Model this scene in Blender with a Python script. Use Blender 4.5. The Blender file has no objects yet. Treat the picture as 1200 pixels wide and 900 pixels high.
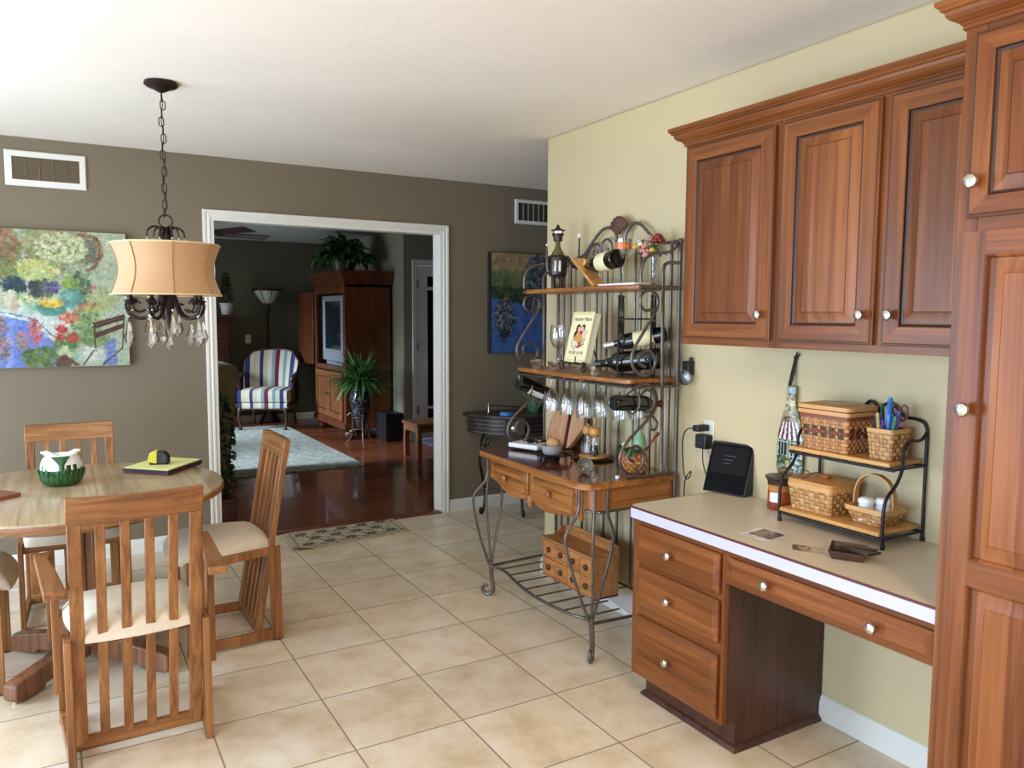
import bpy, math, random
import numpy as np
from mathutils import Vector, Matrix, Euler
R = math.radians
PI = math.pi
SC = bpy.context.scene
COL = SC.collection
rng = random.Random(7)

# ------------------------------------------------------------------ colour
def lin(c):
    c = c / 255.0
    return c / 12.92 if c <= 0.04045 else ((c + 0.055) / 1.055) ** 2.4
def rgb(r, g, b): return (lin(r), lin(g), lin(b), 1.0)

# ------------------------------------------------------------------ materials
def new_mat(name):
    m = bpy.data.materials.new(name); m.use_nodes = True
    nt = m.node_tree; nt.nodes.clear()
    out = nt.nodes.new('ShaderNodeOutputMaterial')
    b = nt.nodes.new('ShaderNodeBsdfPrincipled')
    nt.links.new(b.outputs[0], out.inputs[0])
    return m, nt, b, out
def nd(nt, t, **kw):
    n = nt.nodes.new(t)
    for k, v in kw.items():
        if k in n.inputs.keys(): n.inputs[k].default_value = v
        else: setattr(n, k, v)
    return n
def ramp(nt, stops):
    n = nt.nodes.new('ShaderNodeValToRGB'); e = n.color_ramp.elements
    e[0].position, e[0].color = stops[0]; e[1].position, e[1].color = stops[-1]
    for p, c in stops[1:-1]:
        x = e.new(p); x.color = c
    return n
def plain(name, c, rough=0.5, metal=0.0, var=0.06, scale=8.0, bump=0.0, bscale=80, spec=0.5, sheen=0):
    """solid colour with slight procedural mottling"""
    m, nt, b, out = new_mat(name)
    tc = nd(nt, 'ShaderNodeTexCoord')
    n = nd(nt, 'ShaderNodeTexNoise', Scale=scale, Detail=3.0)
    nt.links.new(tc.outputs['Object'], n.inputs['Vector'])
    k = lambda f: tuple(min(1, v * f) for v in c[:3]) + (1,)
    r = ramp(nt, [(0.3, k(1 - var)), (0.7, k(1 + var))])
    nt.links.new(n.outputs['Fac'], r.inputs[0]); nt.links.new(r.outputs[0], b.inputs['Base Color'])
    b.inputs['Roughness'].default_value = rough; b.inputs['Metallic'].default_value = metal
    b.inputs['Specular IOR Level'].default_value = spec
    if sheen: b.inputs['Sheen Weight'].default_value = sheen
    if bump:
        n2 = nd(nt, 'ShaderNodeTexNoise', Scale=bscale, Detail=4.0)
        nt.links.new(tc.outputs['Object'], n2.inputs['Vector'])
        bp = nd(nt, 'ShaderNodeBump', Strength=bump, Distance=0.01)
        nt.links.new(n2.outputs['Fac'], bp.inputs['Height']); nt.links.new(bp.outputs[0], b.inputs['Normal'])
    return m
def wood(name, ca, cb, cc=None, axis='z', rough=0.35, scale=1.0, coat=0.0, contrast=(0.36, 0.64), boards=0.0, spec=0.5):
    """straight grained timber: noise stretched along one axis, plus fine pores"""
    m, nt, b, out = new_mat(name)
    tc = nd(nt, 'ShaderNodeTexCoord'); oi = nd(nt, 'ShaderNodeObjectInfo')
    ad = nd(nt, 'ShaderNodeVectorMath', operation='ADD')
    nt.links.new(tc.outputs['Object'], ad.inputs[0])
    sc3 = nd(nt, 'ShaderNodeVectorMath', operation='SCALE'); sc3.inputs['Scale'].default_value = 13.0
    cmb = nd(nt, 'ShaderNodeCombineXYZ')
    for i in range(3): nt.links.new(oi.outputs['Random'], cmb.inputs[i])
    nt.links.new(cmb.outputs[0], sc3.inputs[0]); nt.links.new(sc3.outputs[0], ad.inputs[1])
    mp = nd(nt, 'ShaderNodeMapping'); nt.links.new(ad.outputs[0], mp.inputs[0])
    s = {'x': (1.6, 48, 48), 'y': (48, 1.6, 48), 'z': (48, 48, 1.6)}[axis]
    mp.inputs['Scale'].default_value = tuple(v * scale for v in s)
    n = nd(nt, 'ShaderNodeTexNoise', Scale=1.0, Detail=6.0, Roughness=0.62, Distortion=0.6)
    nt.links.new(mp.outputs[0], n.inputs['Vector'])
    mp2 = nd(nt, 'ShaderNodeMapping'); nt.links.new(ad.outputs[0], mp2.inputs[0])
    s2 = {'x': (2, 9, 9), 'y': (9, 2, 9), 'z': (9, 9, 2)}[axis]
    mp2.inputs['Scale'].default_value = tuple(v * scale for v in s2)
    n2 = nd(nt, 'ShaderNodeTexNoise', Scale=1.0, Detail=2.0)
    nt.links.new(mp2.outputs[0], n2.inputs['Vector'])
    mx = nd(nt, 'ShaderNodeMath', operation='MULTIPLY_ADD'); mx.inputs[1].default_value = 0.35
    nt.links.new(n2.outputs['Fac'], mx.inputs[0])
    hf = nd(nt, 'ShaderNodeMath', operation='MULTIPLY'); hf.inputs[1].default_value = 0.65
    nt.links.new(n.outputs['Fac'], hf.inputs[0]); nt.links.new(hf.outputs[0], mx.inputs[2])
    src = mx.outputs[0]
    if boards:
        # glued-up boards of slightly different tone
        ax = {'x': 1, 'y': 0, 'z': 1}[axis]
        sp = nd(nt, 'ShaderNodeSeparateXYZ'); nt.links.new(tc.outputs['Object'], sp.inputs[0])
        ml = nd(nt, 'ShaderNodeMath', operation='MULTIPLY'); ml.inputs[1].default_value = 1 / boards
        nt.links.new(sp.outputs[ax], ml.inputs[0])
        fl = nd(nt, 'ShaderNodeMath', operation='FLOOR'); nt.links.new(ml.outputs[0], fl.inputs[0])
        a2 = nd(nt, 'ShaderNodeMath', operation='ADD'); nt.links.new(fl.outputs[0], a2.inputs[0])
        r2 = nd(nt, 'ShaderNodeMath', operation='MULTIPLY'); r2.inputs[1].default_value = 77.0
        nt.links.new(oi.outputs['Random'], r2.inputs[0]); nt.links.new(r2.outputs[0], a2.inputs[1])
        wn = nd(nt, 'ShaderNodeTexWhiteNoise', noise_dimensions='1D'); nt.links.new(a2.outputs[0], wn.inputs['W'])
        a3 = nd(nt, 'ShaderNodeMath', operation='MULTIPLY_ADD'); a3.inputs[1].default_value = 0.22
        nt.links.new(wn.outputs['Value'], a3.inputs[0])
        s3 = nd(nt, 'ShaderNodeMath', operation='SUBTRACT'); s3.inputs[1].default_value = 0.11
        nt.links.new(src, s3.inputs[0]); nt.links.new(s3.outputs[0], a3.inputs[2]); src = a3.outputs[0]
    st = [(contrast[0], ca), (contrast[1], cb)] if cc is None else [(contrast[0], ca), (0.5, cc), (contrast[1], cb)]
    r = ramp(nt, st)
    nt.links.new(src, r.inputs[0]); nt.links.new(r.outputs[0], b.inputs['Base Color'])
    b.inputs['Roughness'].default_value = rough
    b.inputs['Specular IOR Level'].default_value = spec
    b.inputs['Coat Weight'].default_value = coat; b.inputs['Coat Roughness'].default_value = 0.15
    bp = nd(nt, 'ShaderNodeBump', Strength=0.06, Distance=0.004)
    nt.links.new(n.outputs['Fac'], bp.inputs['Height']); nt.links.new(bp.outputs[0], b.inputs['Normal'])
    return m
def vcol(name, rough=0.6, coat=0.0, metal=0.0, bump=0.0, bscale=200):
    """colour from the mesh's own colour attribute"""
    m, nt, b, out = new_mat(name)
    a = nd(nt, 'ShaderNodeAttribute'); a.attribute_name = 'Col'
    nt.links.new(a.outputs['Color'], b.inputs['Base Color'])
    b.inputs['Roughness'].default_value = rough; b.inputs['Coat Weight'].default_value = coat
    b.inputs['Metallic'].default_value = metal
    if bump:
        tc = nd(nt, 'ShaderNodeTexCoord')
        n2 = nd(nt, 'ShaderNodeTexNoise', Scale=bscale, Detail=3.0)
        nt.links.new(tc.outputs['Object'], n2.inputs['Vector'])
        bp = nd(nt, 'ShaderNodeBump', Strength=bump, Distance=0.004)
        nt.links.new(n2.outputs['Fac'], bp.inputs['Height']); nt.links.new(bp.outputs[0], b.inputs['Normal'])
    return m
def glassy(name, tint=(1, 1, 1, 1), rough=0.03, refl=0.12):
    m = bpy.data.materials.new(name); m.use_nodes = True
    nt = m.node_tree; nt.nodes.clear()
    out = nt.nodes.new('ShaderNodeOutputMaterial')
    t = nd(nt, 'ShaderNodeBsdfTransparent'); t.inputs[0].default_value = tint
    g = nd(nt, 'ShaderNodeBsdfGlossy'); g.inputs['Roughness'].default_value = rough
    lw = nd(nt, 'ShaderNodeLayerWeight', Blend=0.35)
    ma = nd(nt, 'ShaderNodeMath', operation='MULTIPLY_ADD'); ma.inputs[1].default_value = 0.75; ma.inputs[2].default_value = refl
    nt.links.new(lw.outputs['Facing'], ma.inputs[0])
    mx = nd(nt, 'ShaderNodeMixShader'); nt.links.new(ma.outputs[0], mx.inputs[0])
    nt.links.new(t.outputs[0], mx.inputs[1]); nt.links.new(g.outputs[0], mx.inputs[2]); nt.links.new(mx.outputs[0], out.inputs[0])
    return m

# ------------------------------------------------------------------ mesh builder
class MB:
    def __init__(s): s.v = []; s.f = []; s.m = []; s.c = []; s.col = None; s.mi = 0; s.xf = None
    def vert(s, p):
        p = Vector(p)
        if s.xf is not None: p = s.xf @ p
        s.v.append(tuple(p)); return len(s.v) - 1
    def face(s, idx, col=None, mi=None):
        s.f.append(tuple(idx)); s.m.append(s.mi if mi is None else mi); s.c.append(col if col is not None else s.col)
    def box(s, a, b, col=None):
        x0, y0, z0 = a; x1, y1, z1 = b
        if x0 > x1: x0, x1 = x1, x0
        if y0 > y1: y0, y1 = y1, y0
        if z0 > z1: z0, z1 = z1, z0
        i = [s.vert(p) for p in ((x0,y0,z0),(x1,y0,z0),(x1,y1,z0),(x0,y1,z0),(x0,y0,z1),(x1,y0,z1),(x1,y1,z1),(x0,y1,z1))]
        for q in ((3,2,1,0),(4,5,6,7),(0,1,5,4),(1,2,6,5),(2,3,7,6),(3,0,4,7)): s.face([i[k] for k in q], col)
        return s
    def obox(s, c, size, rot=(0,0,0), col=None):
        old = s.xf; m = Matrix.Translation(c) @ Euler(rot).to_matrix().to_4x4()
        s.xf = m if old is None else old @ m
        h = [v / 2 for v in size]; s.box((-h[0],-h[1],-h[2]), h, col); s.xf = old
        return s
    def beam(s, p, q, w, t, up=(0,0,1), w2=None, t2=None, col=None):
        """bar from p to q, w across (side), t along 'up'"""
        p, q = Vector(p), Vector(q); d = (q - p).normalized(); u = Vector(up)
        sd = d.cross(u)
        if sd.length < 1e-5: sd = d.cross(Vector((0,1,0)))
        sd.normalize(); u = sd.cross(d).normalized(); w2 = w if w2 is None else w2; t2 = t if t2 is None else t2
        i = []
        for c, ww, tt in ((p, w, t), (q, w2, t2)):
            for a, b in ((-1,-1),(1,-1),(1,1),(-1,1)): i.append(s.vert(c + sd * a * ww / 2 + u * b * tt / 2))
        for k in ((0,1,2,3),(7,6,5,4),(4,5,1,0),(5,6,2,1),(6,7,3,2),(7,4,0,3)): s.face([i[j] for j in k], col)
        return s
    def tube(s, pts, r, n=8, closed=False, col=None, flat=1.0, cap=True):
        P = [Vector(p) for p in pts]; N = len(P)
        rr = r if isinstance(r, (list, tuple)) else [r] * N
        rings = []; ref = None
        for k in range(N):
            a = P[(k - 1) % N] if (closed or k > 0) else P[k]
            b = P[(k + 1) % N] if (closed or k < N - 1) else P[k]
            t = (b - a)
            if t.length < 1e-9: t = Vector((0,0,1))
            t.normalize()
            if ref is None:
                ref = Vector((0,0,1)) if abs(t.z) < 0.9 else Vector((1,0,0))
                ref = (ref - t * ref.dot(t)).normalized()
            else:
                ref = ref - t * ref.dot(t)
                if ref.length < 1e-6: ref = Vector((1,0,0)) - t * t.x
                ref.normalize()
            bn = t.cross(ref)
            rings.append([s.vert(P[k] + (ref * math.cos(2*PI*j/n) + bn * math.sin(2*PI*j/n) * flat) * rr[k]) for j in range(n)])
        M = N if closed else N - 1
        for k in range(M):
            a, b = rings[k], rings[(k + 1) % N]
            for j in range(n): s.face([a[j], a[(j+1)%n], b[(j+1)%n], b[j]], col)
        if cap and not closed:
            s.face(rings[0][::-1], col); s.face(rings[-1], col)
        return s
    def lathe(s, prof, c=(0,0,0), n=24, axis=None, col=None, colfn=None, arc=None):
        """prof: (r, h) list; revolved about axis through c"""
        M = Matrix.Translation(c)
        if axis is not None: M = M @ Vector((0,0,1)).rotation_difference(Vector(axis)).to_matrix().to_4x4()
        rings = []
        for r, h in prof:
            if r < 1e-6: rings.append([s.vert(M @ Vector((0,0,h)))] * n)
            else: rings.append([s.vert(M @ Vector((r*math.cos(2*PI*j/n), r*math.sin(2*PI*j/n), h))) for j in range(n)])
        for k in range(len(rings) - 1):
            a, b = rings[k], rings[k+1]
            for j in range(n):
                q = []
                for x in (a[j], a[(j+1)%n], b[(j+1)%n], b[j]):
                    if x not in q: q.append(x)
                if len(q) >= 3: s.face(q, colfn(k, j) if colfn else col)
        return s
    def ell(s, c, r, n=14, m=9, col=None):
        prof = [(math.sin(PI*k/m), -math.cos(PI*k/m)) for k in range(m+1)]
        old = s.xf; M = Matrix.Translation(c) @ Matrix.Diagonal((r[0], r[1], r[2], 1))
        s.xf = M if old is None else old @ M
        s.lathe(prof, n=n, col=col); s.xf = old
        return s
    def prism(s, poly, a, b, fr=None, col=None):
        """poly in local (u,v), extruded a..b on w; fr = (origin,U,V,W)"""
        O, U, V, W = [Vector(x) for x in (fr or ((0,0,0),(1,0,0),(0,1,0),(0,0,1)))]
        lo = [s.vert(O + U*p[0] + V*p[1] + W*a) for p in poly]; hi = [s.vert(O + U*p[0] + V*p[1] + W*b) for p in poly]
        n = len(poly); s.face(lo[::-1], col); s.face(hi, col)
        for k in range(n): s.face([lo[k], lo[(k+1)%n], hi[(k+1)%n], hi[k]], col)
        return s
    def grid(s, fn, nu, nv, colfn=None, closeu=False):
        ids = [[s.vert(fn(i/nu, j/nv)) for j in range(nv+1)] for i in range(nu+1)]
        for i in range(nu):
            for j in range(nv): s.face([ids[i][j], ids[i+1][j], ids[i+1][j+1], ids[i][j+1]], colfn(i, j) if colfn else None)
        return s
    def loft(s, rings, fr, mats=None):
        """rings: (u0,v0,u1,v1,w) rectangles in frame fr; mats: per side face index by ring"""
        O, U, V, W = [Vector(x) for x in fr]; prev = None
        for k, (u0, v0, u1, v1, w) in enumerate(rings):
            cur = [s.vert(O + U*u + V*v + W*w) for u, v in ((u0,v0),(u1,v0),(u1,v1),(u0,v1))]
            if prev:
                for j in range(4): s.face([prev[j], prev[(j+1)%4], cur[(j+1)%4], cur[j]], None, (mats[k] if mats else (0,0,0,0))[j] if mats else None)
            else: s.face(cur[::-1])
            prev = cur
        s.face(prev); return s
    def sweep(s, prof, path, closed=False, col=None):
        """2D profile (out,up) swept along plan path of (x,y,z,nx,ny) points"""
        rings = [[s.vert((x + nx*o, y + ny*o, z + u)) for o, u in prof] for x, y, z, nx, ny in path]
        n = len(prof)
        for k in range(len(rings) - (0 if closed else 1)):
            a, b = rings[k], rings[(k+1) % len(rings)]
            for j in range(n): s.face([a[j], a[(j+1)%n], b[(j+1)%n], b[j]], col)
        if not closed: s.face(rings[0][::-1], col); s.face(rings[-1], col)
        return s
    def build(s, name, mat, parent=None, world=True, bevel=0.0, seg=2, smooth=40, kind=None):
        me = bpy.data.meshes.new(name); me.from_pydata(s.v, [], s.f)
        mats = mat if isinstance(mat, (list, tuple)) else [mat]
        for m in mats: me.materials.append(m)
        if len(mats) > 1: me.polygons.foreach_set('material_index', s.m)
        if any(c is not None for c in s.c):
            ca = me.color_attributes.new('Col', 'FLOAT_COLOR', 'CORNER')
            buf = []
            for f, c in zip(s.f, s.c):
                c = c if c is not None else (0.5, 0.5, 0.5, 1)
                buf.extend(list(c[:4]) * len(f))
            ca.data.foreach_set('color', buf)
        me.update()
        import bmesh
        bm = bmesh.new(); bm.from_mesh(me); bmesh.ops.recalc_face_normals(bm, faces=bm.faces); bm.to_mesh(me); bm.free()
        if smooth:
            me.shade_smooth(); me.set_sharp_from_angle(angle=R(smooth))
        return link(name, me, parent, world, bevel, seg, kind)
def link(name, me, parent=None, world=True, bevel=0.0, seg=2, kind=None):
    o = bpy.data.objects.new(name, me); COL.objects.link(o)
    if parent is not None: adopt(o, parent, world)
    if bevel:
        md = o.modifiers.new('bevel', 'BEVEL'); md.width = bevel; md.segments = seg; md.limit_method = 'ANGLE'; md.angle_limit = R(50)
        md.harden_normals = False
    if kind: o['kind'] = kind
    return o
def wmat(o):
    m = o.matrix_basis.copy()
    return m if o.parent is None else wmat(o.parent) @ o.matrix_parent_inverse @ m
def adopt(o, parent, world=True):
    o.parent = parent
    if world: o.matrix_parent_inverse = wmat(parent).inverted()
def tag(o, label, cat, group=None, kind=None):
    o['label'] = label; o['category'] = cat
    if group: o['group'] = group
    if kind: o['kind'] = kind
    return o
def thing(name, label, cat, loc=(0,0,0), rotz=0.0, group=None):
    o = bpy.data.objects.new(name, None); COL.objects.link(o); o.empty_display_size = 0.05
    o.location = loc; o.rotation_euler = (0, 0, rotz)
    return tag(o, label, cat, group)
def dup(root, loc=None, rotz=None, label=None):
    def cp(o, par):
        c = o.copy(); COL.objects.link(c)
        if par is not None: c.parent = par
        for ch in list(o.children): cp(ch, c)
        return c
    r = cp(root, None)
    if loc is not None: r.location = loc
    if rotz is not None: r.rotation_euler = (0, 0, rotz)
    if label: r['label'] = label
    return r
def struct(name, mb, mat, **kw):
    return mb.build(name, mat, kind='structure', **kw)
def smooth_path(pts, k=6, closed=False):
    """Catmull-Rom"""
    P = [Vector(p) for p in pts]; n = len(P); out = []
    rg = range(n if closed else n - 1)
    for i in rg:
        p0 = P[(i-1) % n] if (closed or i > 0) else P[i]*2 - P[i+1]
        p1 = P[i]; p2 = P[(i+1) % n]
        p3 = P[(i+2) % n] if (closed or i < n-2) else p2*2 - p1
        for j in range(k):
            t = j / k
            out.append(0.5*((2*p1) + (p2-p0)*t + (2*p0-5*p1+4*p2-p3)*t*t + (3*p1-p0-3*p2+p3)*t**3))
    if not closed: out.append(P[-1])
    return out
def spiral(c, U, V, r0, r1, a0, a1, n=24):
    c, U, V = Vector(c), Vector(U), Vector(V)
    return [c + (U*math.cos(a) + V*math.sin(a))*r for a, r in ((a0+(a1-a0)*k/n, r0+(r1-r0)*k/n) for k in range(n+1))]

# ------------------------------------------------------------------ raster pictures -> coloured mesh
class Pic:
    def __init__(s, w, h, bg):
        s.w, s.h = w, h; s.a = np.zeros((h, w, 3)); s.a[:] = np.array(bg) / 255.0
        s.Y, s.X = np.mgrid[0:h, 0:w].astype(float); s.X += .5; s.Y += .5; s.r = np.random.RandomState(3)
    def put(s, mask, c, al=1.0, w=None):
        m = (np.clip(mask, 0, 1) * al)[..., None]
        if w: v = s.a[w[0]:w[1], w[2]:w[3]]; v[:] = v * (1 - m) + np.array(c) / 255.0 * m
        else: s.a = s.a * (1 - m) + np.array(c) / 255.0 * m
    def dabs(s, n, r, jit=26, al=.55, pull=3):
        for k in range(n):
            x, y = s.r.rand()*s.w, s.r.rand()*s.h; q = int(min(s.w - 1, max(0, x + s.r.randint(-pull, pull + 1)))), int(min(s.h - 1, max(0, y + s.r.randint(-pull, pull + 1))))
            s.ell(x, y, r*(.7 + s.r.rand()*1.6), r*(.5 + .5*s.r.rand()), np.clip(s.a[q[1], q[0]]*255 + s.r.randint(-jit, jit + 1) + s.r.randint(-8, 9, 3), 0, 255), s.r.rand()*PI, al, .5)
    def ell(s, x, y, rx, ry, c, rot=0, al=1.0, soft=0.15):
        q = max(rx, ry)*(1 + soft) + 1; a, b, e, f = [int(max(0, v)) for v in (y - q, y + q + 1, x - q, x + q + 1)]
        if b <= a or f <= e or a >= s.h or e >= s.w: return
        cs, sn = math.cos(rot), math.sin(rot); dx, dy = s.X[a:b, e:f] - x, s.Y[a:b, e:f] - y
        d = np.sqrt(((dx*cs + dy*sn)/rx)**2 + ((-dx*sn + dy*cs)/ry)**2); s.put((1 - d)/soft + .5, c, al, (a, b, e, f))
    def poly(s, pts, c, al=1.0):
        ins = np.zeros((s.h, s.w), bool); n = len(pts)
        for i in range(n):
            x0, y0 = pts[i]; x1, y1 = pts[(i+1) % n]
            if y0 == y1: continue
            cr = ((s.Y < y0) != (s.Y < y1)) & (s.X < (x1-x0)*(s.Y-y0)/(y1-y0) + x0); ins ^= cr
        s.put(ins.astype(float), c, al)
    def line(s, pts, w, c, al=1.0):
        for (x0, y0), (x1, y1) in zip(pts, pts[1:]):
            L = max(1e-6, (x1-x0)**2 + (y1-y0)**2); t = np.clip(((s.X-x0)*(x1-x0) + (s.Y-y0)*(y1-y0))/L, 0, 1)
            d = np.hypot(s.X - x0 - t*(x1-x0), s.Y - y0 - t*(y1-y0)); s.put(w/2 - d + .5, c, al)
    def scat(s, x, y, rx, ry, n, r, cols, al=0.9, el=1.6):
        for k in range(n):
            a = s.r.rand()*2*PI; q = math.sqrt(s.r.rand()); c = np.array(cols[s.r.randint(len(cols))]) + s.r.randint(-14, 15, 3)
            rr = r*(.6 + .8*s.r.rand()); s.ell(x + rx*q*math.cos(a), y + ry*q*math.sin(a), rr*el, rr, np.clip(c, 0, 255), s.r.rand()*PI, al, .5)
    def noise(s, amt, sc):
        g = s.r.rand(s.h//sc + 3, s.w//sc + 3); yy, xx = s.Y/sc, s.X/sc; y0, x0 = yy.astype(int), xx.astype(int); fy, fx = yy-y0, xx-x0
        v = g[y0,x0]*(1-fy)*(1-fx) + g[y0+1,x0]*fy*(1-fx) + g[y0,x0+1]*(1-fy)*fx + g[y0+1,x0+1]*fy*fx
        s.a = np.clip(s.a*(1 + amt*(v[..., None]-.5)*2), 0, 1)
    def mesh(s, name, fr, W, H, mat, parent=None, world=True, zfn=None):
        """fr=(origin top-left, U right, V down, N)"""
        O, U, V, N = [np.array(x, float) for x in fr]
        jj, ii = np.mgrid[0:s.h+1, 0:s.w+1]; u = ii.ravel()/s.w; v = jj.ravel()/s.h
        P = O + U*(u*W)[:, None] + V*(v*H)[:, None]
        if zfn is not None: P = P + N*np.array([zfn(a, b) for a, b in zip(u, v)])[:, None]
        j, i = np.mgrid[0:s.h, 0:s.w]; a = (j*(s.w+1) + i).ravel()
        F = np.stack([a, a + s.w + 1, a + s.w + 2, a + 1], 1)
        me = bpy.data.meshes.new(name); me.from_pydata(P.tolist(), [], F.tolist()); me.materials.append(mat)
        c = s.a.reshape(-1, 3); L = np.where(c <= .04045, c/12.92, ((c + .055)/1.055)**2.4)
        L = np.repeat(np.concatenate([L, np.ones((len(L), 1))], 1), 4, 0)
        ca = me.color_attributes.new('Col', 'FLOAT_COLOR', 'CORNER'); ca.data.foreach_set('color', L.ravel())
        nrm = np.cross(V, U)
        if np.dot(nrm, N) < 0: me.flip_normals()
        me.update()
        if zfn is not None: me.shade_smooth()
        return link(name, me, parent, world)
def text(name, s, size, mat, fr, parent, ext=0.0004, align='CENTER', shear=0.0, width=1.0):
    cu = bpy.data.curves.new(name, 'FONT'); cu.body = s; cu.size = size; cu.align_x = align; cu.align_y = 'CENTER'; cu.extrude = ext; cu.shear = shear
    t = bpy.data.objects.new(name, cu); COL.objects.link(t)
    dg = bpy.context.evaluated_depsgraph_get(); dg.update()
    me = bpy.data.meshes.new_from_object(t.evaluated_get(dg)); bpy.data.objects.remove(t); bpy.data.curves.remove(cu)
    O, U, V, N = [Vector(x) for x in fr]
    M = Matrix.Translation(O) @ Matrix((U*width, V, N)).transposed().to_4x4()
    me.transform(M); me.materials.clear(); me.materials.append(mat)
    return link(name, me, parent, True)

# ------------------------------------------------------------------ palette
M = {}
M['white_trim'] = plain('white_trim', rgb(226, 222, 211), 0.4, var=0.02)
M['taupe'] = plain('taupe_paint', rgb(120, 107, 86), 0.75, var=0.03, scale=2, bump=0.03, bscale=300)
M['sage'] = plain('khaki_paint', rgb(202, 184, 143), 0.75, var=0.02, scale=2, bump=0.03, bscale=300)
M['ceil'] = plain('textured_ceiling', rgb(243, 232, 217), 0.9, var=0.02, scale=3, bump=0.10, bscale=30)
M['living_wall'] = plain('living_room_paint', rgb(90, 86, 70), 0.75, var=0.03, scale=2)
M['iron'] = plain('pewter_iron', rgb(112, 104, 98), 0.40, 0.75, var=0.2, scale=30)
M['black_iron'] = plain('black_iron', rgb(34, 32, 32), 0.5, 0.4, var=0.15, scale=30)
M['bronze'] = plain('dark_bronze', rgb(48, 36, 32), 0.4, 0.6, var=0.2, scale=30)
M['nickel'] = plain('brushed_nickel', rgb(205, 200, 192), 0.25, 1.0, var=0.03)
M['black'] = plain('black_plastic', rgb(24, 24, 26), 0.45, var=0.1)
M['blackglass'] = plain('black_glass', rgb(7, 7, 8), 0.3, var=0.1, spec=0.06)
M['bottle'] = plain('dark_bottle_glass', rgb(16, 17, 15), 0.08, var=0.2, spec=0.7)
M['label'] = plain('cream_label', rgb(226, 216, 170), 0.7, var=0.05)
M['cream'] = plain('cream_upholstery', rgb(214, 200, 176), 0.9, var=0.05, scale=20, bump=0.1, bscale=400, sheen=0.2)
M['shade'] = plain('silk_shade', rgb(190, 148, 104), 0.7, var=0.04, bump=0.05, bscale=300, sheen=0.3)
M['white_cer'] = plain('white_ceramic', rgb(236, 236, 234), 0.25, var=0.02)
M['vcol'] = vcol('painted_surface', 0.6)
M['vcol_gloss'] = vcol('painted_gloss', 0.25)
M['fabric'] = vcol('striped_fabric', 0.9, bump=0.15, bscale=350)
M['weave'] = vcol('basket_splint', 0.5, bump=0.15, bscale=150)
M['glass'] = glassy('clear_glass', refl=.07)
M['crystal'] = glassy('cut_crystal', (.97, .97, .95, 1), 0.05, 0.3)
M['frost'] = plain('frosted_glass', rgb(142, 142, 142), 0.5, var=0.1, scale=60)
oak = (rgb(98, 58, 28), rgb(168, 116, 66), rgb(138, 88, 46))
for a in 'xyz': M['oak_'+a] = wood('chair_oak_'+a, *oak, axis=a, rough=0.4)
ch = (rgb(88, 46, 21), rgb(144, 87, 44), rgb(117, 66, 31))
for a in 'xyz': M['cherry_'+a] = wood('cherry_'+a, *ch, axis=a, rough=0.32, scale=0.8, spec=.28, contrast=(0.33, 0.67))
M['cherry_panel'] = wood('cherry_panel', *ch, axis='z', rough=0.32, scale=0.8, spec=.28, contrast=(0.33, 0.67), boards=0.075)
M['cherry_dark'] = wood('cherry_dark', rgb(46, 23, 15), rgb(88, 48, 31), axis='z', rough=0.35)
M['table_wood'] = wood('worn_table_oak', rgb(150, 122, 86), rgb(196, 174, 138), axis='y', rough=0.3, coat=0.2, boards=0.13)
rk = (rgb(104, 58, 24), rgb(178, 118, 62), rgb(146, 90, 42))
for a in 'xyz': M['rack_'+a] = wood('rack_oak_'+a, *rk, axis=a, rough=0.35, scale=0.9)
M['rack_top'] = wood('rack_top_oak', rgb(66, 36, 20), rgb(118, 70, 40), axis='y', rough=0.16, coat=0.5)
M['pine'] = wood('honey_pine', rgb(186, 128, 66), rgb(220, 168, 100), axis='y', rough=0.35)
M['box_wood'] = wood('spice_box_wood', rgb(134, 80, 40), rgb(196, 134, 78), axis='y', rough=0.4)
M['armoire_x'] = wood('armoire_wood', rgb(66, 31, 15), rgb(112, 58, 30), axis='z', rough=0.35)
M['mahogany'] = wood('mahogany', rgb(52, 23, 14), rgb(86, 40, 24), axis='z', rough=0.3)
M['walnut'] = wood('walnut', rgb(46, 30, 22), rgb(80, 52, 36), axis='z', rough=0.35)
M['green_glaze'] = plain('green_glaze', rgb(42, 88, 44), 0.2, var=0.25, scale=40)
M['leaf'] = vcol('plant_leaf', 0.4); M['groove'] = plain('dark_glaze', rgb(52, 27, 15), .4); M['ped'] = wood('pedestal_oak', rgb(78, 46, 28), rgb(150, 98, 62), axis='z', rough=.35)
M['terracotta'] = plain('white_pot', rgb(205, 205, 205), 0.5)
# ------------------------------------------------------------------ room shell
CEIL = 2.44; FY = 5.194; RX = 2.368; RE = 3.70
LX, BY = -1.95, -3.2        # left / back limits of the kitchen
OX0, OX1, OZ = 0.858, 2.415, 2.052   # clear opening of the doorway
m = MB(); m.box((LX, BY, -0.05), (5.0, FY + 0.02, 0))
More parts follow.
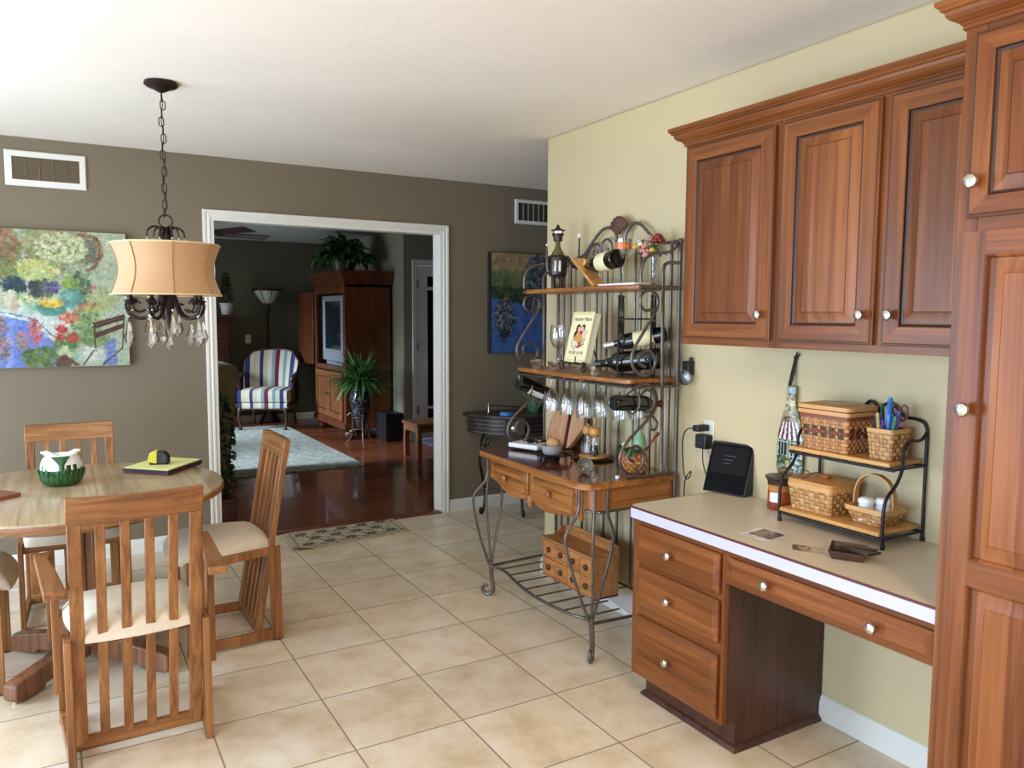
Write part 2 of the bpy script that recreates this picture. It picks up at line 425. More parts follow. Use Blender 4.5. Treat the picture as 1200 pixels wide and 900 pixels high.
# tiled floor: grout grid, per-tile tone
def tile_mat():
    mt, nt, b, out = new_mat('ceramic_tile'); TS = 0.4023
    tc = nd(nt, 'ShaderNodeTexCoord'); mp = nd(nt, 'ShaderNodeMapping')
    mp.inputs['Location'].default_value = (-0.815/TS, -2.8386/TS, 0); mp.inputs['Scale'].default_value = (1/TS, 1/TS, 1)
    nt.links.new(tc.outputs['Object'], mp.inputs[0])
    sp = nd(nt, 'ShaderNodeSeparateXYZ'); nt.links.new(mp.outputs[0], sp.inputs[0])
    ed = []
    cell = nd(nt, 'ShaderNodeCombineXYZ')
    for i in (0, 1):
        fr = nd(nt, 'ShaderNodeMath', operation='FRACT'); nt.links.new(sp.outputs[i], fr.inputs[0])
        sb = nd(nt, 'ShaderNodeMath', operation='SUBTRACT'); sb.inputs[1].default_value = 0.5; nt.links.new(fr.outputs[0], sb.inputs[0])
        ab = nd(nt, 'ShaderNodeMath', operation='ABSOLUTE'); nt.links.new(sb.outputs[0], ab.inputs[0]); ed.append(ab)
        fl = nd(nt, 'ShaderNodeMath', operation='FLOOR'); nt.links.new(sp.outputs[i], fl.inputs[0]); nt.links.new(fl.outputs[0], cell.inputs[i])
    mxm = nd(nt, 'ShaderNodeMath', operation='MAXIMUM'); nt.links.new(ed[0].outputs[0], mxm.inputs[0]); nt.links.new(ed[1].outputs[0], mxm.inputs[1])
    gr = nd(nt, 'ShaderNodeMapRange'); gr.inputs[1].default_value = 0.4905; gr.inputs[2].default_value = 0.4945; nt.links.new(mxm.outputs[0], gr.inputs[0])
    wn = nd(nt, 'ShaderNodeTexWhiteNoise', noise_dimensions='3D'); nt.links.new(cell.outputs[0], wn.inputs['Vector'])
    n1 = nd(nt, 'ShaderNodeTexNoise', Scale=5.5, Detail=7.0, Roughness=0.65)
    off = nd(nt, 'ShaderNodeVectorMath', operation='MULTIPLY_ADD'); off.inputs[1].default_value = (9, 9, 9)
    nt.links.new(wn.outputs['Color'], off.inputs[0]); nt.links.new(tc.outputs['Object'], off.inputs[2]); nt.links.new(off.outputs[0], n1.inputs['Vector'])
    rp = ramp(nt, [(0.30, rgb(204, 182, 149)), (0.46, rgb(221, 202, 172)), (0.56, rgb(228, 212, 187)), (0.72, rgb(236, 224, 206))]); nt.links.new(n1.outputs['Fac'], rp.inputs[0])
    hs = nd(nt, 'ShaderNodeHueSaturation'); nt.links.new(rp.outputs[0], hs.inputs['Color'])
    vr = nd(nt, 'ShaderNodeMapRange'); vr.inputs[3].default_value = 0.93; vr.inputs[4].default_value = 1.06
    nt.links.new(wn.outputs['Value'], vr.inputs[0]); nt.links.new(vr.outputs[0], hs.inputs['Value'])
    mx = nd(nt, 'ShaderNodeMix', data_type='RGBA'); nt.links.new(gr.outputs[0], mx.inputs[0])
    nt.links.new(hs.outputs[0], mx.inputs[6]); mx.inputs[7].default_value = rgb(150, 132, 108)
    nt.links.new(mx.outputs[2], b.inputs['Base Color'])
    rr = nd(nt, 'ShaderNodeMapRange'); rr.inputs[3].default_value = 0.33; rr.inputs[4].default_value = 0.8; nt.links.new(gr.outputs[0], rr.inputs[0])
    nt.links.new(rr.outputs[0], b.inputs['Roughness'])
    h = nd(nt, 'ShaderNodeMath', operation='MULTIPLY_ADD'); h.inputs[1].default_value = -1.0
    nt.links.new(gr.outputs[0], h.inputs[0])
    n2 = nd(nt, 'ShaderNodeMath', operation='MULTIPLY'); n2.inputs[1].default_value = 0.25; nt.links.new(n1.outputs['Fac'], n2.inputs[0]); nt.links.new(n2.outputs[0], h.inputs[2])
    bp = nd(nt, 'ShaderNodeBump', Strength=0.35, Distance=0.003); nt.links.new(h.outputs[0], bp.inputs['Height']); nt.links.new(bp.outputs[0], b.inputs['Normal'])
    return mt
struct('floor', m, tile_mat(), smooth=0)
def plank_mat():
    mt, nt, b, out = new_mat('hardwood_planks')
    tc = nd(nt, 'ShaderNodeTexCoord'); mp = nd(nt, 'ShaderNodeMapping'); nt.links.new(tc.outputs['Object'], mp.inputs[0])
    br = nd(nt, 'ShaderNodeTexBrick'); nt.links.new(mp.outputs[0], br.inputs['Vector'])
    for k, v in {'Scale': 1.0, 'Brick Width': 0.9, 'Row Height': 0.085, 'Mortar Size': 0.0016, 'Bias': 0.0}.items(): br.inputs[k].default_value = v
    br.inputs['Color1'].default_value = rgb(104, 52, 32); br.inputs['Color2'].default_value = rgb(148, 84, 53); br.inputs['Mortar'].default_value = rgb(44, 22, 14)
    mp2 = nd(nt, 'ShaderNodeMapping'); mp2.inputs['Scale'].default_value = (2, 30, 1); nt.links.new(tc.outputs['Object'], mp2.inputs[0])
    n = nd(nt, 'ShaderNodeTexNoise', Scale=1.0, Detail=5.0); nt.links.new(mp2.outputs[0], n.inputs['Vector'])
    r = ramp(nt, [(0.3, (.62, .6, .6, 1)), (0.7, (1.15, 1.1, 1.1, 1))]); nt.links.new(n.outputs['Fac'], r.inputs[0])
    mx = nd(nt, 'ShaderNodeMix', data_type='RGBA', blend_type='MULTIPLY'); mx.inputs[0].default_value = 1.0
    nt.links.new(br.outputs[0], mx.inputs[6]); nt.links.new(r.outputs[0], mx.inputs[7]); nt.links.new(mx.outputs[2], b.inputs['Base Color'])
    b.inputs['Roughness'].default_value = 0.22; b.inputs['Coat Weight'].default_value = 0.3
    return mt
m = MB(); m.box((-2.7, FY + 0.02, -0.05), (5.0, 11.1, 0)); struct('floor_living', m, plank_mat(), smooth=0)
m = MB(); m.prism([(0, 0), (0.09, 0), (0.075, 0.012), (0.015, 0.012)], OX0, OX1, ((0, FY - 0.02, 0), (0, 1, 0), (0, 0, 1), (1, 0, 0)))
struct('trim_3', m, wood('threshold_wood', rgb(84, 42, 26), rgb(120, 66, 42), axis='x', rough=0.3))
m = MB(); m.box((LX, BY, CEIL), (5.0, FY + 0.13, CEIL + 0.08)); struct('ceiling', m, M['ceil'], smooth=0)
m = MB(); m.box((-2.7, FY + 0.13, CEIL + 0.02), (5.0, 11.1, CEIL + 0.1)); struct('ceiling_living', m, plain('living_ceiling', rgb(205, 210, 206), 0.9, var=0.02, bump=0.3, bscale=26), smooth=0)
# far wall with the doorway
m = MB()
m.box((LX, FY, 0), (OX0 - 0.012, FY + 0.13, CEIL)); m.box((OX1 + 0.012, FY, 0), (5.0, FY + 0.13, CEIL)); m.box((OX0 - 0.012, FY, OZ + 0.012), (OX1 + 0.012, FY + 0.13, CEIL))
struct('wall_far', m, M['taupe'], smooth=0)
m = MB(); m.box((RX, BY, 0), (RX + 0.12, RE, CEIL)); struct('wall_right', m, M['sage'], bevel=0.012, seg=3)
m = MB(); m.box((LX - 0.1, BY, 0), (LX, FY, CEIL)); struct('wall_left', m, M['taupe'], smooth=0)
m = MB(); m.box((LX, BY - 0.1, 0), (5.0, BY, CEIL)); struct('wall_back', m, M['sage'], smooth=0)
m = MB(); m.box((5.0, BY, 0), (5.1, FY + 0.13, CEIL)); struct('wall_hall', m, M['taupe'], smooth=0)
# living room walls
LBY, LSX, LFY = 10.95, 3.46, 8.45
m = MB(); m.box((-2.7, LBY, 0), (LSX + 0.1, LBY + 0.1, 2.5)); struct('wall_living_back', m, M['living_wall'], smooth=0)
m = MB(); m.box((LSX, LFY, 0), (LSX + 0.1, LBY, 2.5)); struct('wall_living_side', m, plain('side_paint', rgb(132, 130, 108), 0.75, var=0.03), smooth=0)
m = MB(); m.box((LSX + 0.1, LFY, 0), (3.60, LFY + 0.1, 2.5)); m.box((3.60, LFY, 2.05), (4.5, LFY + 0.1, 2.5)); m.box((4.5, LFY, 0), (5.0, LFY + 0.1, 2.5))
struct('wall_living_front', m, plain('entry_paint', rgb(134, 126, 108), 0.75, var=0.03), smooth=0)
m = MB(); m.box((-2.8, FY + 0.13, 0), (-2.7, LBY, 2.5)); struct('wall_living_left', m, M['living_wall'], smooth=0)
m = MB(); m.box((5.0, FY + 0.13, 0), (5.1, LFY, 2.5)); struct('wall_living_right', m, M['living_wall'], smooth=0)
# baseboards
BP = [(0, 0), (0.014, 0), (0.014, 0.066), (0.009, 0.074), (0.009, 0.08), (0.004, 0.088), (0, 0.09)]
def baseboard(name, path):
    m = MB(); m.sweep(BP, path); return struct(name, m, M['white_trim'], smooth=20)
baseboard('baseboard_far', [(LX, FY, 0, 0, -1), (0.79, FY, 0, 0, -1)])
baseboard('baseboard_hall', [(2.482, FY, 0, 0, -1), (5.0, FY, 0, 0, -1)])
baseboard('baseboard_right', [(RX, BY, 0, -1, 0), (RX, RE, 0, -1, 1), (RX + 0.12, RE, 0, 1, 1), (RX + .12, BY, 0, 1, 0)])
baseboard('baseboard_living', [(-2.7, LBY, 0, 0, -1), (LSX, LBY, 0, -1, -1), (LSX, LFY, 0, -1, -1), (3.55, LFY, 0, 0, -1)])
# doorway casing: fluted face, jamb lining
CP = [(0, 0), (0.012, 0), (0.016, 0.004), (0.016, 0.016), (0.011, 0.021), (0.011, 0.028), (0.014, 0.033), (0.014, 0.042), (0.009, 0.047), (0.009, 0.056), (0.007, 0.062), (0.007, 0.066), (0, 0.066)]
m = MB()
def casing(m, x0, x1, z1, y, prof, w, sgn=-1):
    """prof (depth, distance from the outer edge) mitred round an opening"""
    pts = [((x0 - w), (z1 + w)), ((x1 + w), (z1 + w))]
    rings = []
    for cx, cz, dx, dz in ((x0 - w, 0, 1, 0), (x0 - w, z1 + w, 1, -1), (x1 + w, z1 + w, -1, -1), (x1 + w, 0, -1, 0)):
        rings.append([m.vert((cx + dx*d, y + sgn*t, cz + dz*d)) for t, d in prof])
    n = len(prof)
    for k in range(3):
        for j in range(n): m.face([rings[k][j], rings[k][(j+1) % n], rings[k+1][(j+1) % n], rings[k+1][j]])
    m.face(rings[0]); m.face(rings[3])
casing(m, OX0 + 0.004, OX1 - 0.004, OZ - 0.004, FY, CP, 0.066)
struct('trim_1', m, M['white_trim'], smooth=20)
m = MB()
m.box((OX0 - 0.012, FY - 0.002, 0), (OX0, FY + 0.132, OZ + 0.012)); m.box((OX1, FY - 0.002, 0), (OX1 + 0.012, FY + 0.132, OZ + 0.012)); m.box((OX0, FY - 0.002, OZ), (OX1, FY + 0.132, OZ + 0.012))
struct('trim_2', m, M['white_trim'], bevel=0.002)
# white entry door with glass beyond, in the living room
m = MB(); casing(m, 3.625, 4.45, 2.05, LFY, [(a, b*0.9) for a, b in CP], 0.06); struct('trim_4', m, M['white_trim'], smooth=20)
d = thing('door_1', 'white panelled door with dark glass in the living room', 'door', (3.63, LFY + 0.01, 0)); d['kind'] = 'structure'
fr = ((3.63, LFY + 0.0, 0.012), (1, 0, 0), (0, 0, 1), (0, -1, 0))
m = MB(); m.box((3.628, LFY + 0.0, 0.01), (3.76, LFY + 0.04, 2.04)); m.box((4.31, LFY, 0.01), (4.44, LFY + 0.04, 2.04))
for z0, z1 in ((0.01, 0.24), (1.76, 1.80), (1.92, 2.04), (0.36, 0.39)): m.box((3.76, LFY, z0), (4.31, LFY + 0.04, z1))
m.build('door_frame', M['white_trim'], d, bevel=0.004)
m = MB(); m.box((3.755, LFY + 0.015, 0.2), (4.315, LFY + 0.025, 1.95)); m.build('door_glass', M['blackglass'], d)
for z in (0.35, 1.1, 1.83):
    m = MB(); m.box((3.615, LFY - 0.012, z - 0.045), (3.645, LFY + 0.002, z + 0.045)); m.tube([(3.63, LFY - 0.014, z - 0.05), (3.63, LFY - 0.014, z + 0.05)], 0.006)
    m.build('hinge', plain('brass_hinge', rgb(150, 140, 110), 0.4, 0.8), d)

# ------------------------------------------------------------------ wall vents
def vent(name, x0, x1, z0, z1, label, vertical, b=0.034):
    t = thing(name, label, 'vent', ((x0 + x1)/2, FY - 0.002, z0))
    m = MB(); y = FY - 0.001
    m.loft([(x0, z0, x1, z1, 0), (x0, z0, x1, z1, 0.006), (x0 + .006, z0 + .006, x1 - .006, z1 - .006, 0.012), (x0 + b, z0 + b, x1 - b, z1 - b, 0.012), (x0 + b, z0 + b, x1 - b, z1 - b, 0.004)], ((0, y, 0), (1, 0, 0), (0, 0, 1), (0, -1, 0)))
    m.build('frame', M['white_trim'], t, smooth=20)
    m = MB(); m.box((x0 + b, y - 0.0045, z0 + b), (x1 - b, y - 0.004, z1 - b)); m.build('duct_shadow', plain('duct_dark', rgb(62, 54, 44), 0.8), t)
    m = MB()
    if vertical:
        n = int((x1 - x0 - 2*b) / 0.047)
        for k in range(1, n + 1):
            x = x0 + b + (x1 - x0 - 2*b) * k / (n + 1); m.box((x - .0035, y - 0.012, z0 + b), (x + .0035, y - 0.005, z1 - b))
    else:
        n = 15
        for k in range(n):
            z = z0 + b + (z1 - z0 - 2*b) * (k + .5) / n; m.obox(((x0 + x1)/2, y - 0.008, z), (x1 - x0 - 2*b, 0.009, 0.0022), (R(-38), 0, 0))
        for k in range(1, 5):
            x = x0 + b + (x1 - x0 - 2*b) * k / 5; m.box((x - .0015, y - 0.013, z0 + b), (x + .0015, y - 0.011, z1 - b))
    m.build('louver', plain('louver_tan', rgb(124, 108, 86), 0.5) if not vertical else plain('register_bar', rgb(150, 142, 124), .5), t)
vent('air_vent', -0.222, 0.174, 2.172, 2.366, 'white framed air return grille above the flower painting', False)
vent('air_vent', 3.034, 3.50, 2.166, 2.351, 'white register with upright bars above the blue water picture', True, 0.026)

# ------------------------------------------------------------------ paintings
def paint_flowers():
    K = 0.0031; x0, x1, z0, z1 = -0.62, 0.361, 1.161, 1.933
    w, h = int((x1 - x0)/K), int((z1 - z0)/K); p = Pic(w, h, (176, 186, 162))
    ux = (0.361 + 0.255)/728/K; uy = h/782; ox = (-0.255 - x0)/K
    X = lambda x: ox + x*ux
    Y = lambda y: (y - 72)*uy
    E = lambda x, y, rx, ry, c, **k: p.ell(X(x), Y(y), rx*ux, ry*uy, c, **k)
    P = lambda pts, c, **k: p.poly([(X(a), Y(b)) for a, b in pts], c, **k)
    L = lambda pts, wd, c, **k: p.line([(X(a), Y(b)) for a, b in pts], wd*ux, c, **k)
    S = lambda x, y, rx, ry, n, r, cols, **k: p.scat(X(x), Y(y), rx*ux, ry*uy, int(n*2.2), r*ux*.62, cols, **k)
    P([(-500, 40), (60, 40), (40, 330), (-500, 400)], (128, 104, 74)); E(130, 130, 110, 80, (158, 172, 148)); E(300, 130, 190, 110, (150, 152, 112))
    S(640, 330, 90, 230, 90, 16, [(196, 204, 178), (168, 182, 158), (206, 206, 160), (150, 170, 150)], al=.5)
    P([(470, 120), (560, 110), (540, 250), (450, 270)], (112, 112, 96)); L([(445, 88), (540, 98), (572, 150), (565, 220), (530, 275), (488, 298)], 22, (128, 84, 56)); L([(450, 100), (530, 108), (556, 150)], 6, (170, 130, 90))
    S(-150, 250, 330, 170, 260, 13, [(110, 84, 58), (128, 128, 70), (96, 110, 62), (124, 92, 70), (170, 160, 110)])
    S(40, 150, 60, 80, 60, 9, [(140, 110, 70), (150, 106, 84)])
    S(320, 220, 170, 120, 150, 9, [(112, 130, 70), (138, 152, 92), (92, 112, 62)], al=.8)
    S(340, 165, 160, 85, 150, 8, [(222, 222, 190), (206, 210, 168), (232, 230, 206)])
    S(60, 300, 90, 50, 60, 9, [(126, 148, 70), (100, 120, 60)])
    S(190, 300, 120, 62, 170, 9, [(202, 206, 136), (184, 190, 112), (160, 172, 90), (214, 214, 160)])
    E(170, 410, 60, 50, (44, 50, 58)); E(58, 388, 66, 52, (28, 62, 72)); E(-120, 400, 90, 70, (60, 90, 100))
    S(240, 400, 60, 50, 50, 9, [(60, 66, 60), (86, 104, 62)]); S(275, 398, 58, 34, 45, 8, [(84, 74, 132), (110, 98, 160), (58, 52, 96)])
    S(440, 380, 70, 90, 60, 12, [(80, 104, 66), (112, 134, 84), (60, 84, 66)])
    P([(345, 330), (400, 340), (435, 400), (420, 430), (360, 420), (330, 380)], (126, 156, 70)); L([(370, 340), (380, 420)], 5, (158, 180, 100))
    E(385, 455, 70, 54, (92, 146, 138)); E(370, 445, 28, 24, (130, 178, 168)); L([(130, 350), (136, 430)], 9, (190, 196, 180))
    P([(-560, 560), (0, 525), (190, 505), (300, 498), (440, 545), (330, 640), (280, 700), (160, 585), (0, 560), (-560, 640)], (206, 214, 210))
    P([(-560, 600), (0, 550), (165, 592), (275, 715), (300, 860), (-560, 860)], (102, 124, 206)); P([(20, 580), (60, 580), (30, 860), (-10, 860)], (128, 148, 220)); P([(180, 640), (240, 720), (230, 860), (190, 860)], (122, 142, 216))
    L([(-500, 590), (0, 548), (160, 588), (278, 708)], 26, (214, 220, 224)); L([(-500, 585), (0, 541), (165, 577), (285, 695)], 7, (58, 72, 126)); L([(0, 566), (150, 600), (268, 722)], 5, (96, 108, 160))
    E(45, 475, 46, 58, (206, 194, 172)); E(40, 440, 26, 26, (222, 212, 190)); E(60, 490, 20, 40, (184, 170, 150)); E(-160, 520, 70, 60, (190, 120, 90))
    P([(88, 480), (178, 480), (166, 545), (102, 548)], (156, 190, 172)); P([(88, 480), (120, 480), (120, 547), (102, 548)], (182, 208, 192)); S(125, 458, 55, 28, 50, 8, [(188, 196, 140), (120, 140, 80), (214, 214, 176)])
    E(264, 516, 90, 44, (78, 142, 130)); E(264, 496, 86, 25, (60, 112, 104)); E(264, 491, 78, 22, (222, 186, 66)); S(262, 488, 70, 14, 26, 9, [(236, 206, 92), (206, 164, 48)])
    S(470, 600, 95, 120, 200, 9, [(132, 156, 92), (100, 128, 76), (160, 178, 120), (84, 108, 70)]); S(560, 470, 90, 80, 90, 8, [(176, 178, 110), (146, 160, 100), (190, 186, 130)])
    S(480, 500, 60, 26, 40, 7, [(214, 186, 78), (206, 150, 120), (130, 80, 70)]); S(515, 390, 24, 10, 12, 7, [(204, 112, 128)])
    S(370, 570, 52, 36, 60, 8, [(206, 118, 92), (220, 146, 120), (170, 84, 64)]); S(340, 720, 80, 40, 60, 10, [(96, 124, 66), (70, 100, 56)])
    for x, y, r in ((318, 636, 30), (308, 682, 28), (382, 692, 32)): S(x, y, r, r*.75, 22, 9, [(176, 48, 42), (200, 80, 66), (140, 34, 34)])
    S(165, 650, 36, 70, 60, 8, [(196, 92, 92), (212, 128, 116), (160, 66, 70)]); S(90, 710, 40, 60, 40, 8, [(172, 96, 130), (190, 110, 110), (120, 130, 100)])
    S(190, 800, 110, 60, 90, 13, [(92, 118, 60), (126, 146, 84), (68, 92, 50)]); S(-10, 700, 26, 130, 40, 10, [(150, 90, 80), (90, 90, 70), (210, 130, 120)])
    P([(560, 700), (640, 690), (650, 850), (560, 850)], (112, 130, 190)); E(510, 785, 76, 62, (190, 194, 186)); E(490, 780, 40, 44, (208, 210, 204))
    S(520, 690, 90, 50, 80, 9, [(134, 156, 94), (104, 130, 78)])
    P([(308, 745), (345, 728), (388, 828), (350, 840)], (192, 202, 160)); P([(392, 770), (420, 765), (418, 830), (395, 830)], (150, 190, 170)); P([(280, 800), (330, 780), (430, 850), (280, 855)], (96, 68, 52))
    p.dabs(6500, 2.2)
    P([(505, 600), (700, 548), (706, 578), (520, 634)], (74, 46, 36)); P([(518, 660), (696, 600), (694, 630), (524, 692)], (82, 50, 38)); L([(520, 612), (700, 562)], 5, (130, 88, 66))
    L([(514, 600), (518, 750), (440, 846)], 9, (66, 40, 32)); L([(702, 552), (684, 750), (560, 846)], 8, (66, 40, 32)); L([(640, 810), (720, 815)], 4, (206, 212, 190), al=.7)
    p.dabs(1800, 1.6, 20, .45); p.noise(0.08, 3); p.a *= np.array([.90, .90, .86]); p.a = np.clip(p.a, 0, 1)
    t = thing('painting', 'large unframed canvas of garden flowers, a blue tablecloth and a folding chair', 'painting', (-0.13, FY - 0.02, 1.161))
    m = MB(); m.box((x0, FY - 0.002, z0), (x1, FY - 0.040, z1)); m.build('canvas', plain('canvas_edge', rgb(176, 184, 160), 0.8), t, bevel=0.003)
    p.mesh('picture', ((x0 + .001, FY - 0.0412, z1 - .001), (1, 0, 0), (0, 0, -1), (0, -1, 0)), x1 - x0 - .002, z1 - z0 - .002, M['vcol'], t)
paint_flowers()
def paint_water():
    K = 0.0034; x0, x1, z0, z1 = 2.80, 3.55, 1.183, 1.941
    w, h = int((x1 - x0)/K), int((z1 - z0)/K); p = Pic(w, h, (66, 94, 146))
    f = lambda x: (x - 112)/370*0.50/K      # crop coordinates -> raster
    g = lambda y: (y - 97)/(805 - 97)*h
    X, Y = p.X, p.Y
    p.poly([(0, 0), (w, 0), (w, g(350)), (0, g(350))], (142, 124, 88)); p.poly([(0, g(220)), (w, g(215)), (w, g(400)), (0, g(400))], (92, 98, 66))
    p.scat(w/2, g(150), w*.6, g(190), 240, 3.5, [(160, 136, 96), (126, 110, 76), (150, 122, 84)], al=.6, el=5); p.scat(w/2, g(280), w*.6, g(150), 160, 3.5, [(86, 100, 60), (112, 112, 74), (72, 84, 52)], al=.6, el=3)
    p.poly([(0, g(335)), (w*.4, g(345)), (w, g(330)), (w, g(470)), (w*.45, g(470)), (0, g(410))], (44, 54, 30)); p.scat(w*.4, g(385), w*.6, g(135), 260, 3, [(54, 66, 34), (30, 38, 24), (70, 78, 44)], el=2)
    p.poly([(0, g(415)), (w*.3, g(455)), (w*.5, g(480)), (w, g(480)), (w, h), (0, h)], (62, 92, 148)); p.scat(w*.5, g(640), w*.6, g(260), 130, 5, [(70, 102, 160), (56, 84, 138), (62, 90, 150)], al=.5, el=6)
    # speckled animal drinking at the bank and its mirrored image
    def pelt(cx, cy, rx, ry, n):
        p.ell(cx, cy, rx, ry, (58, 62, 70)); p.scat(cx, cy, rx*.95, ry*.95, n, 2.0, [(120, 124, 126), (30, 32, 38), (88, 92, 98), (140, 142, 140), (44, 48, 56)], el=1.5)
    pelt(f(200), g(560), 26, 46, 260); p.line([(f(192), g(650)), (f(196), g(735))], 5, (34, 42, 64)); p.ell(f(196), g(665), 13, 10, (34, 38, 52))
    pelt(f(420), g(290), 34, 60, 420); pelt(f(405), g(165), 12, 22, 60); pelt(f(446), g(165), 10, 18, 40); pelt(f(540), g(330), 70, 70, 600); pelt(f(420), g(430), 30, 26, 160)
    p.line([(f(345), g(440)), (f(345), g(520))], 6, (34, 40, 54)); p.line([(f(372), g(440)), (f(370), g(520))], 5, (34, 40, 54))
    p.dabs(2500, 1.8, 14); p.noise(0.10, 4)
    t = thing('painting', 'dark-edged canvas of a speckled animal drinking at blue water, hung beside the doorway', 'painting', (3.17, FY - 0.02, 1.183))
    m = MB(); m.box((x0, FY - 0.002, z0), (x1, FY - 0.036, z1)); m.build('canvas', plain('black_canvas_edge', rgb(26, 24, 24), 0.7), t, bevel=0.003)
    p.mesh('picture', ((x0 + .016, FY - 0.0372, z1 - .003), (1, 0, 0), (0, 0, -1), (0, -1, 0)), x1 - x0 - .018, z1 - z0 - .006, M['vcol'], t)
paint_water()

# ------------------------------------------------------------------ cabinets on the right wall
KN = [(0.0, 0.0), (0.006, 0.0), (0.006, 0.012), (0.011, 0.016), (0.0155, 0.021), (0.0155, 0.024), (0.013, 0.028), (0.007, 0.0305), (0, 0.031)]
def knob(parent, x, y, z, s=1.0):
    m = MB(); m.lathe([(a*s, b*s) for a, b in KN], (x, y, z), 20, (-1, 0, 0))
    return m.build('knob', M['nickel'], parent, smooth=35)
def part(name, mat, t, a, b, bevel=0.0):
    m = MB(); m.box(a, b); return m.build(name, mat, t, bevel=bevel)
WD = [M['cherry_z'], M['cherry_y'], M['cherry_panel'], M['groove']]
def panel_door(name, parent, x, y0, y1, z0, z1, fr=0.058, label=None):
    """raised panel door facing -x; x is the plane it is mounted on"""
    a, b = min(y0, y1), max(y0, y1); W, H = b - a, z1 - z0; m = MB()
    I = lambda i, d: (i, i, W - i, H - i, d)
    fm = (1, 0, 1, 0); pm = (2, 2, 2, 2)
    rings = [I(0, 0), I(0, .013), I(.003, .015), I(.006, .015), I(.009, .019), I(fr - .006, .019), I(fr - .003, .017), I(fr, .011), I(fr + .004, .009), I(fr + .006, .009), I(fr + .036, .016), I(fr + .038, .0175), I(fr + .042, .0175)]
    gm = (3, 3, 3, 3)
    m.loft(rings, ((x, b, z0), (0, -1, 0), (0, 0, 1), (-1, 0, 0)), [fm]*3 + [gm] + [fm]*3 + [gm]*3 + [pm] + [gm] + [pm]*2)
    m.m[-1] = 2
    o = m.build(name, WD, parent, smooth=18)
    if label: o['label'] = label
    return o
def drawer_front(parent, x, y0, y1, z0, z1, bev=0.02):
    a, b = min(y0, y1), max(y0, y1); W, H = b - a, z1 - z0; m = MB()
    I = lambda i, d: (i, i, W - i, H - i, d)
    m.loft([I(0, 0), I(0, .010), I(.003, .012), I(.005, .012), I(bev, .0195), I(bev + .002, .0195)], ((x, b, z0), (0, -1, 0), (0, 0, 1), (-1, 0, 0)))
    return m.build('drawer', M['cherry_y'], parent, smooth=18)
def wall_cab(y0, y1, doors, label):
    t = thing('wall_cabinet', label, 'cabinet', (2.2, (y0 + y1)/2, 1.364), group=None)
    m = MB(); m.box((2.062, y0, 1.364), (2.366, y1, 2.13)); m.build('carcass', M['cherry_dark'], t, bevel=0.001)
    ed = sorted([y0] + [e for d in doors for e in d[:2]] + [y1])
    for k in range(0, len(ed), 2): part('face_stile', M['cherry_z'], t, (2.042, ed[k] - (0.012 if k else 0), 1.364), (2.062, ed[k+1] + (0.012 if k + 2 < len(ed) else 0), 2.13), .001)
    for a, b in ((1.3645, 1.402), (2.07, 2.129)): part('face_rail', M['cherry_y'], t, (2.0425, y0 + .001, a), (2.062, y1 - .001, b), .001)
    for a, b, ky in doors:
        d = panel_door('door', t, 2.0415, a, b, 1.387, 2.085)
        knob(d, 2.0225, ky, 1.474)
    return t
wall_cab(1.787, 2.231, [(1.803, 2.212, 1.832)], 'single-door cherry wall cabinet at the end beside the wine rack')
wall_cab(1.083, 1.786, [(1.424, 1.770, 1.452), (1.094, 1.396, 1.362)], 'double-door cherry wall cabinet next to the tall pantry')
CR = [(0, 0), (0.008, 0), (0.008, 0.012), (0.014, 0.016), (0.014, 0.021), (0.022, 0.026), (0.038, 0.034), (0.046, 0.046), (0.048, 0.058), (0.058, 0.062), (0.058, 0.068), (0.066, 0.074), (0.07, 0.08), (0.07, 0.092), (0, 0.092)]
def crown(name, x, y0, y1, z, label, s=1.0):
    m = MB(); pr = [(a*s, b*s) for a, b in CR]
    m.sweep(pr, [(2.366, y1, z, 0, 1), (x, y1, z, -1, 1), (x, y0, z, -1, 0)])
    return tag(m.build(name, M['cherry_y'], smooth=12), label, 'moulding')
crown('crown_moulding', 2.041, 1.1, 2.231, 2.093, 'cherry crown moulding along the top of the wall cabinets', 0.72)
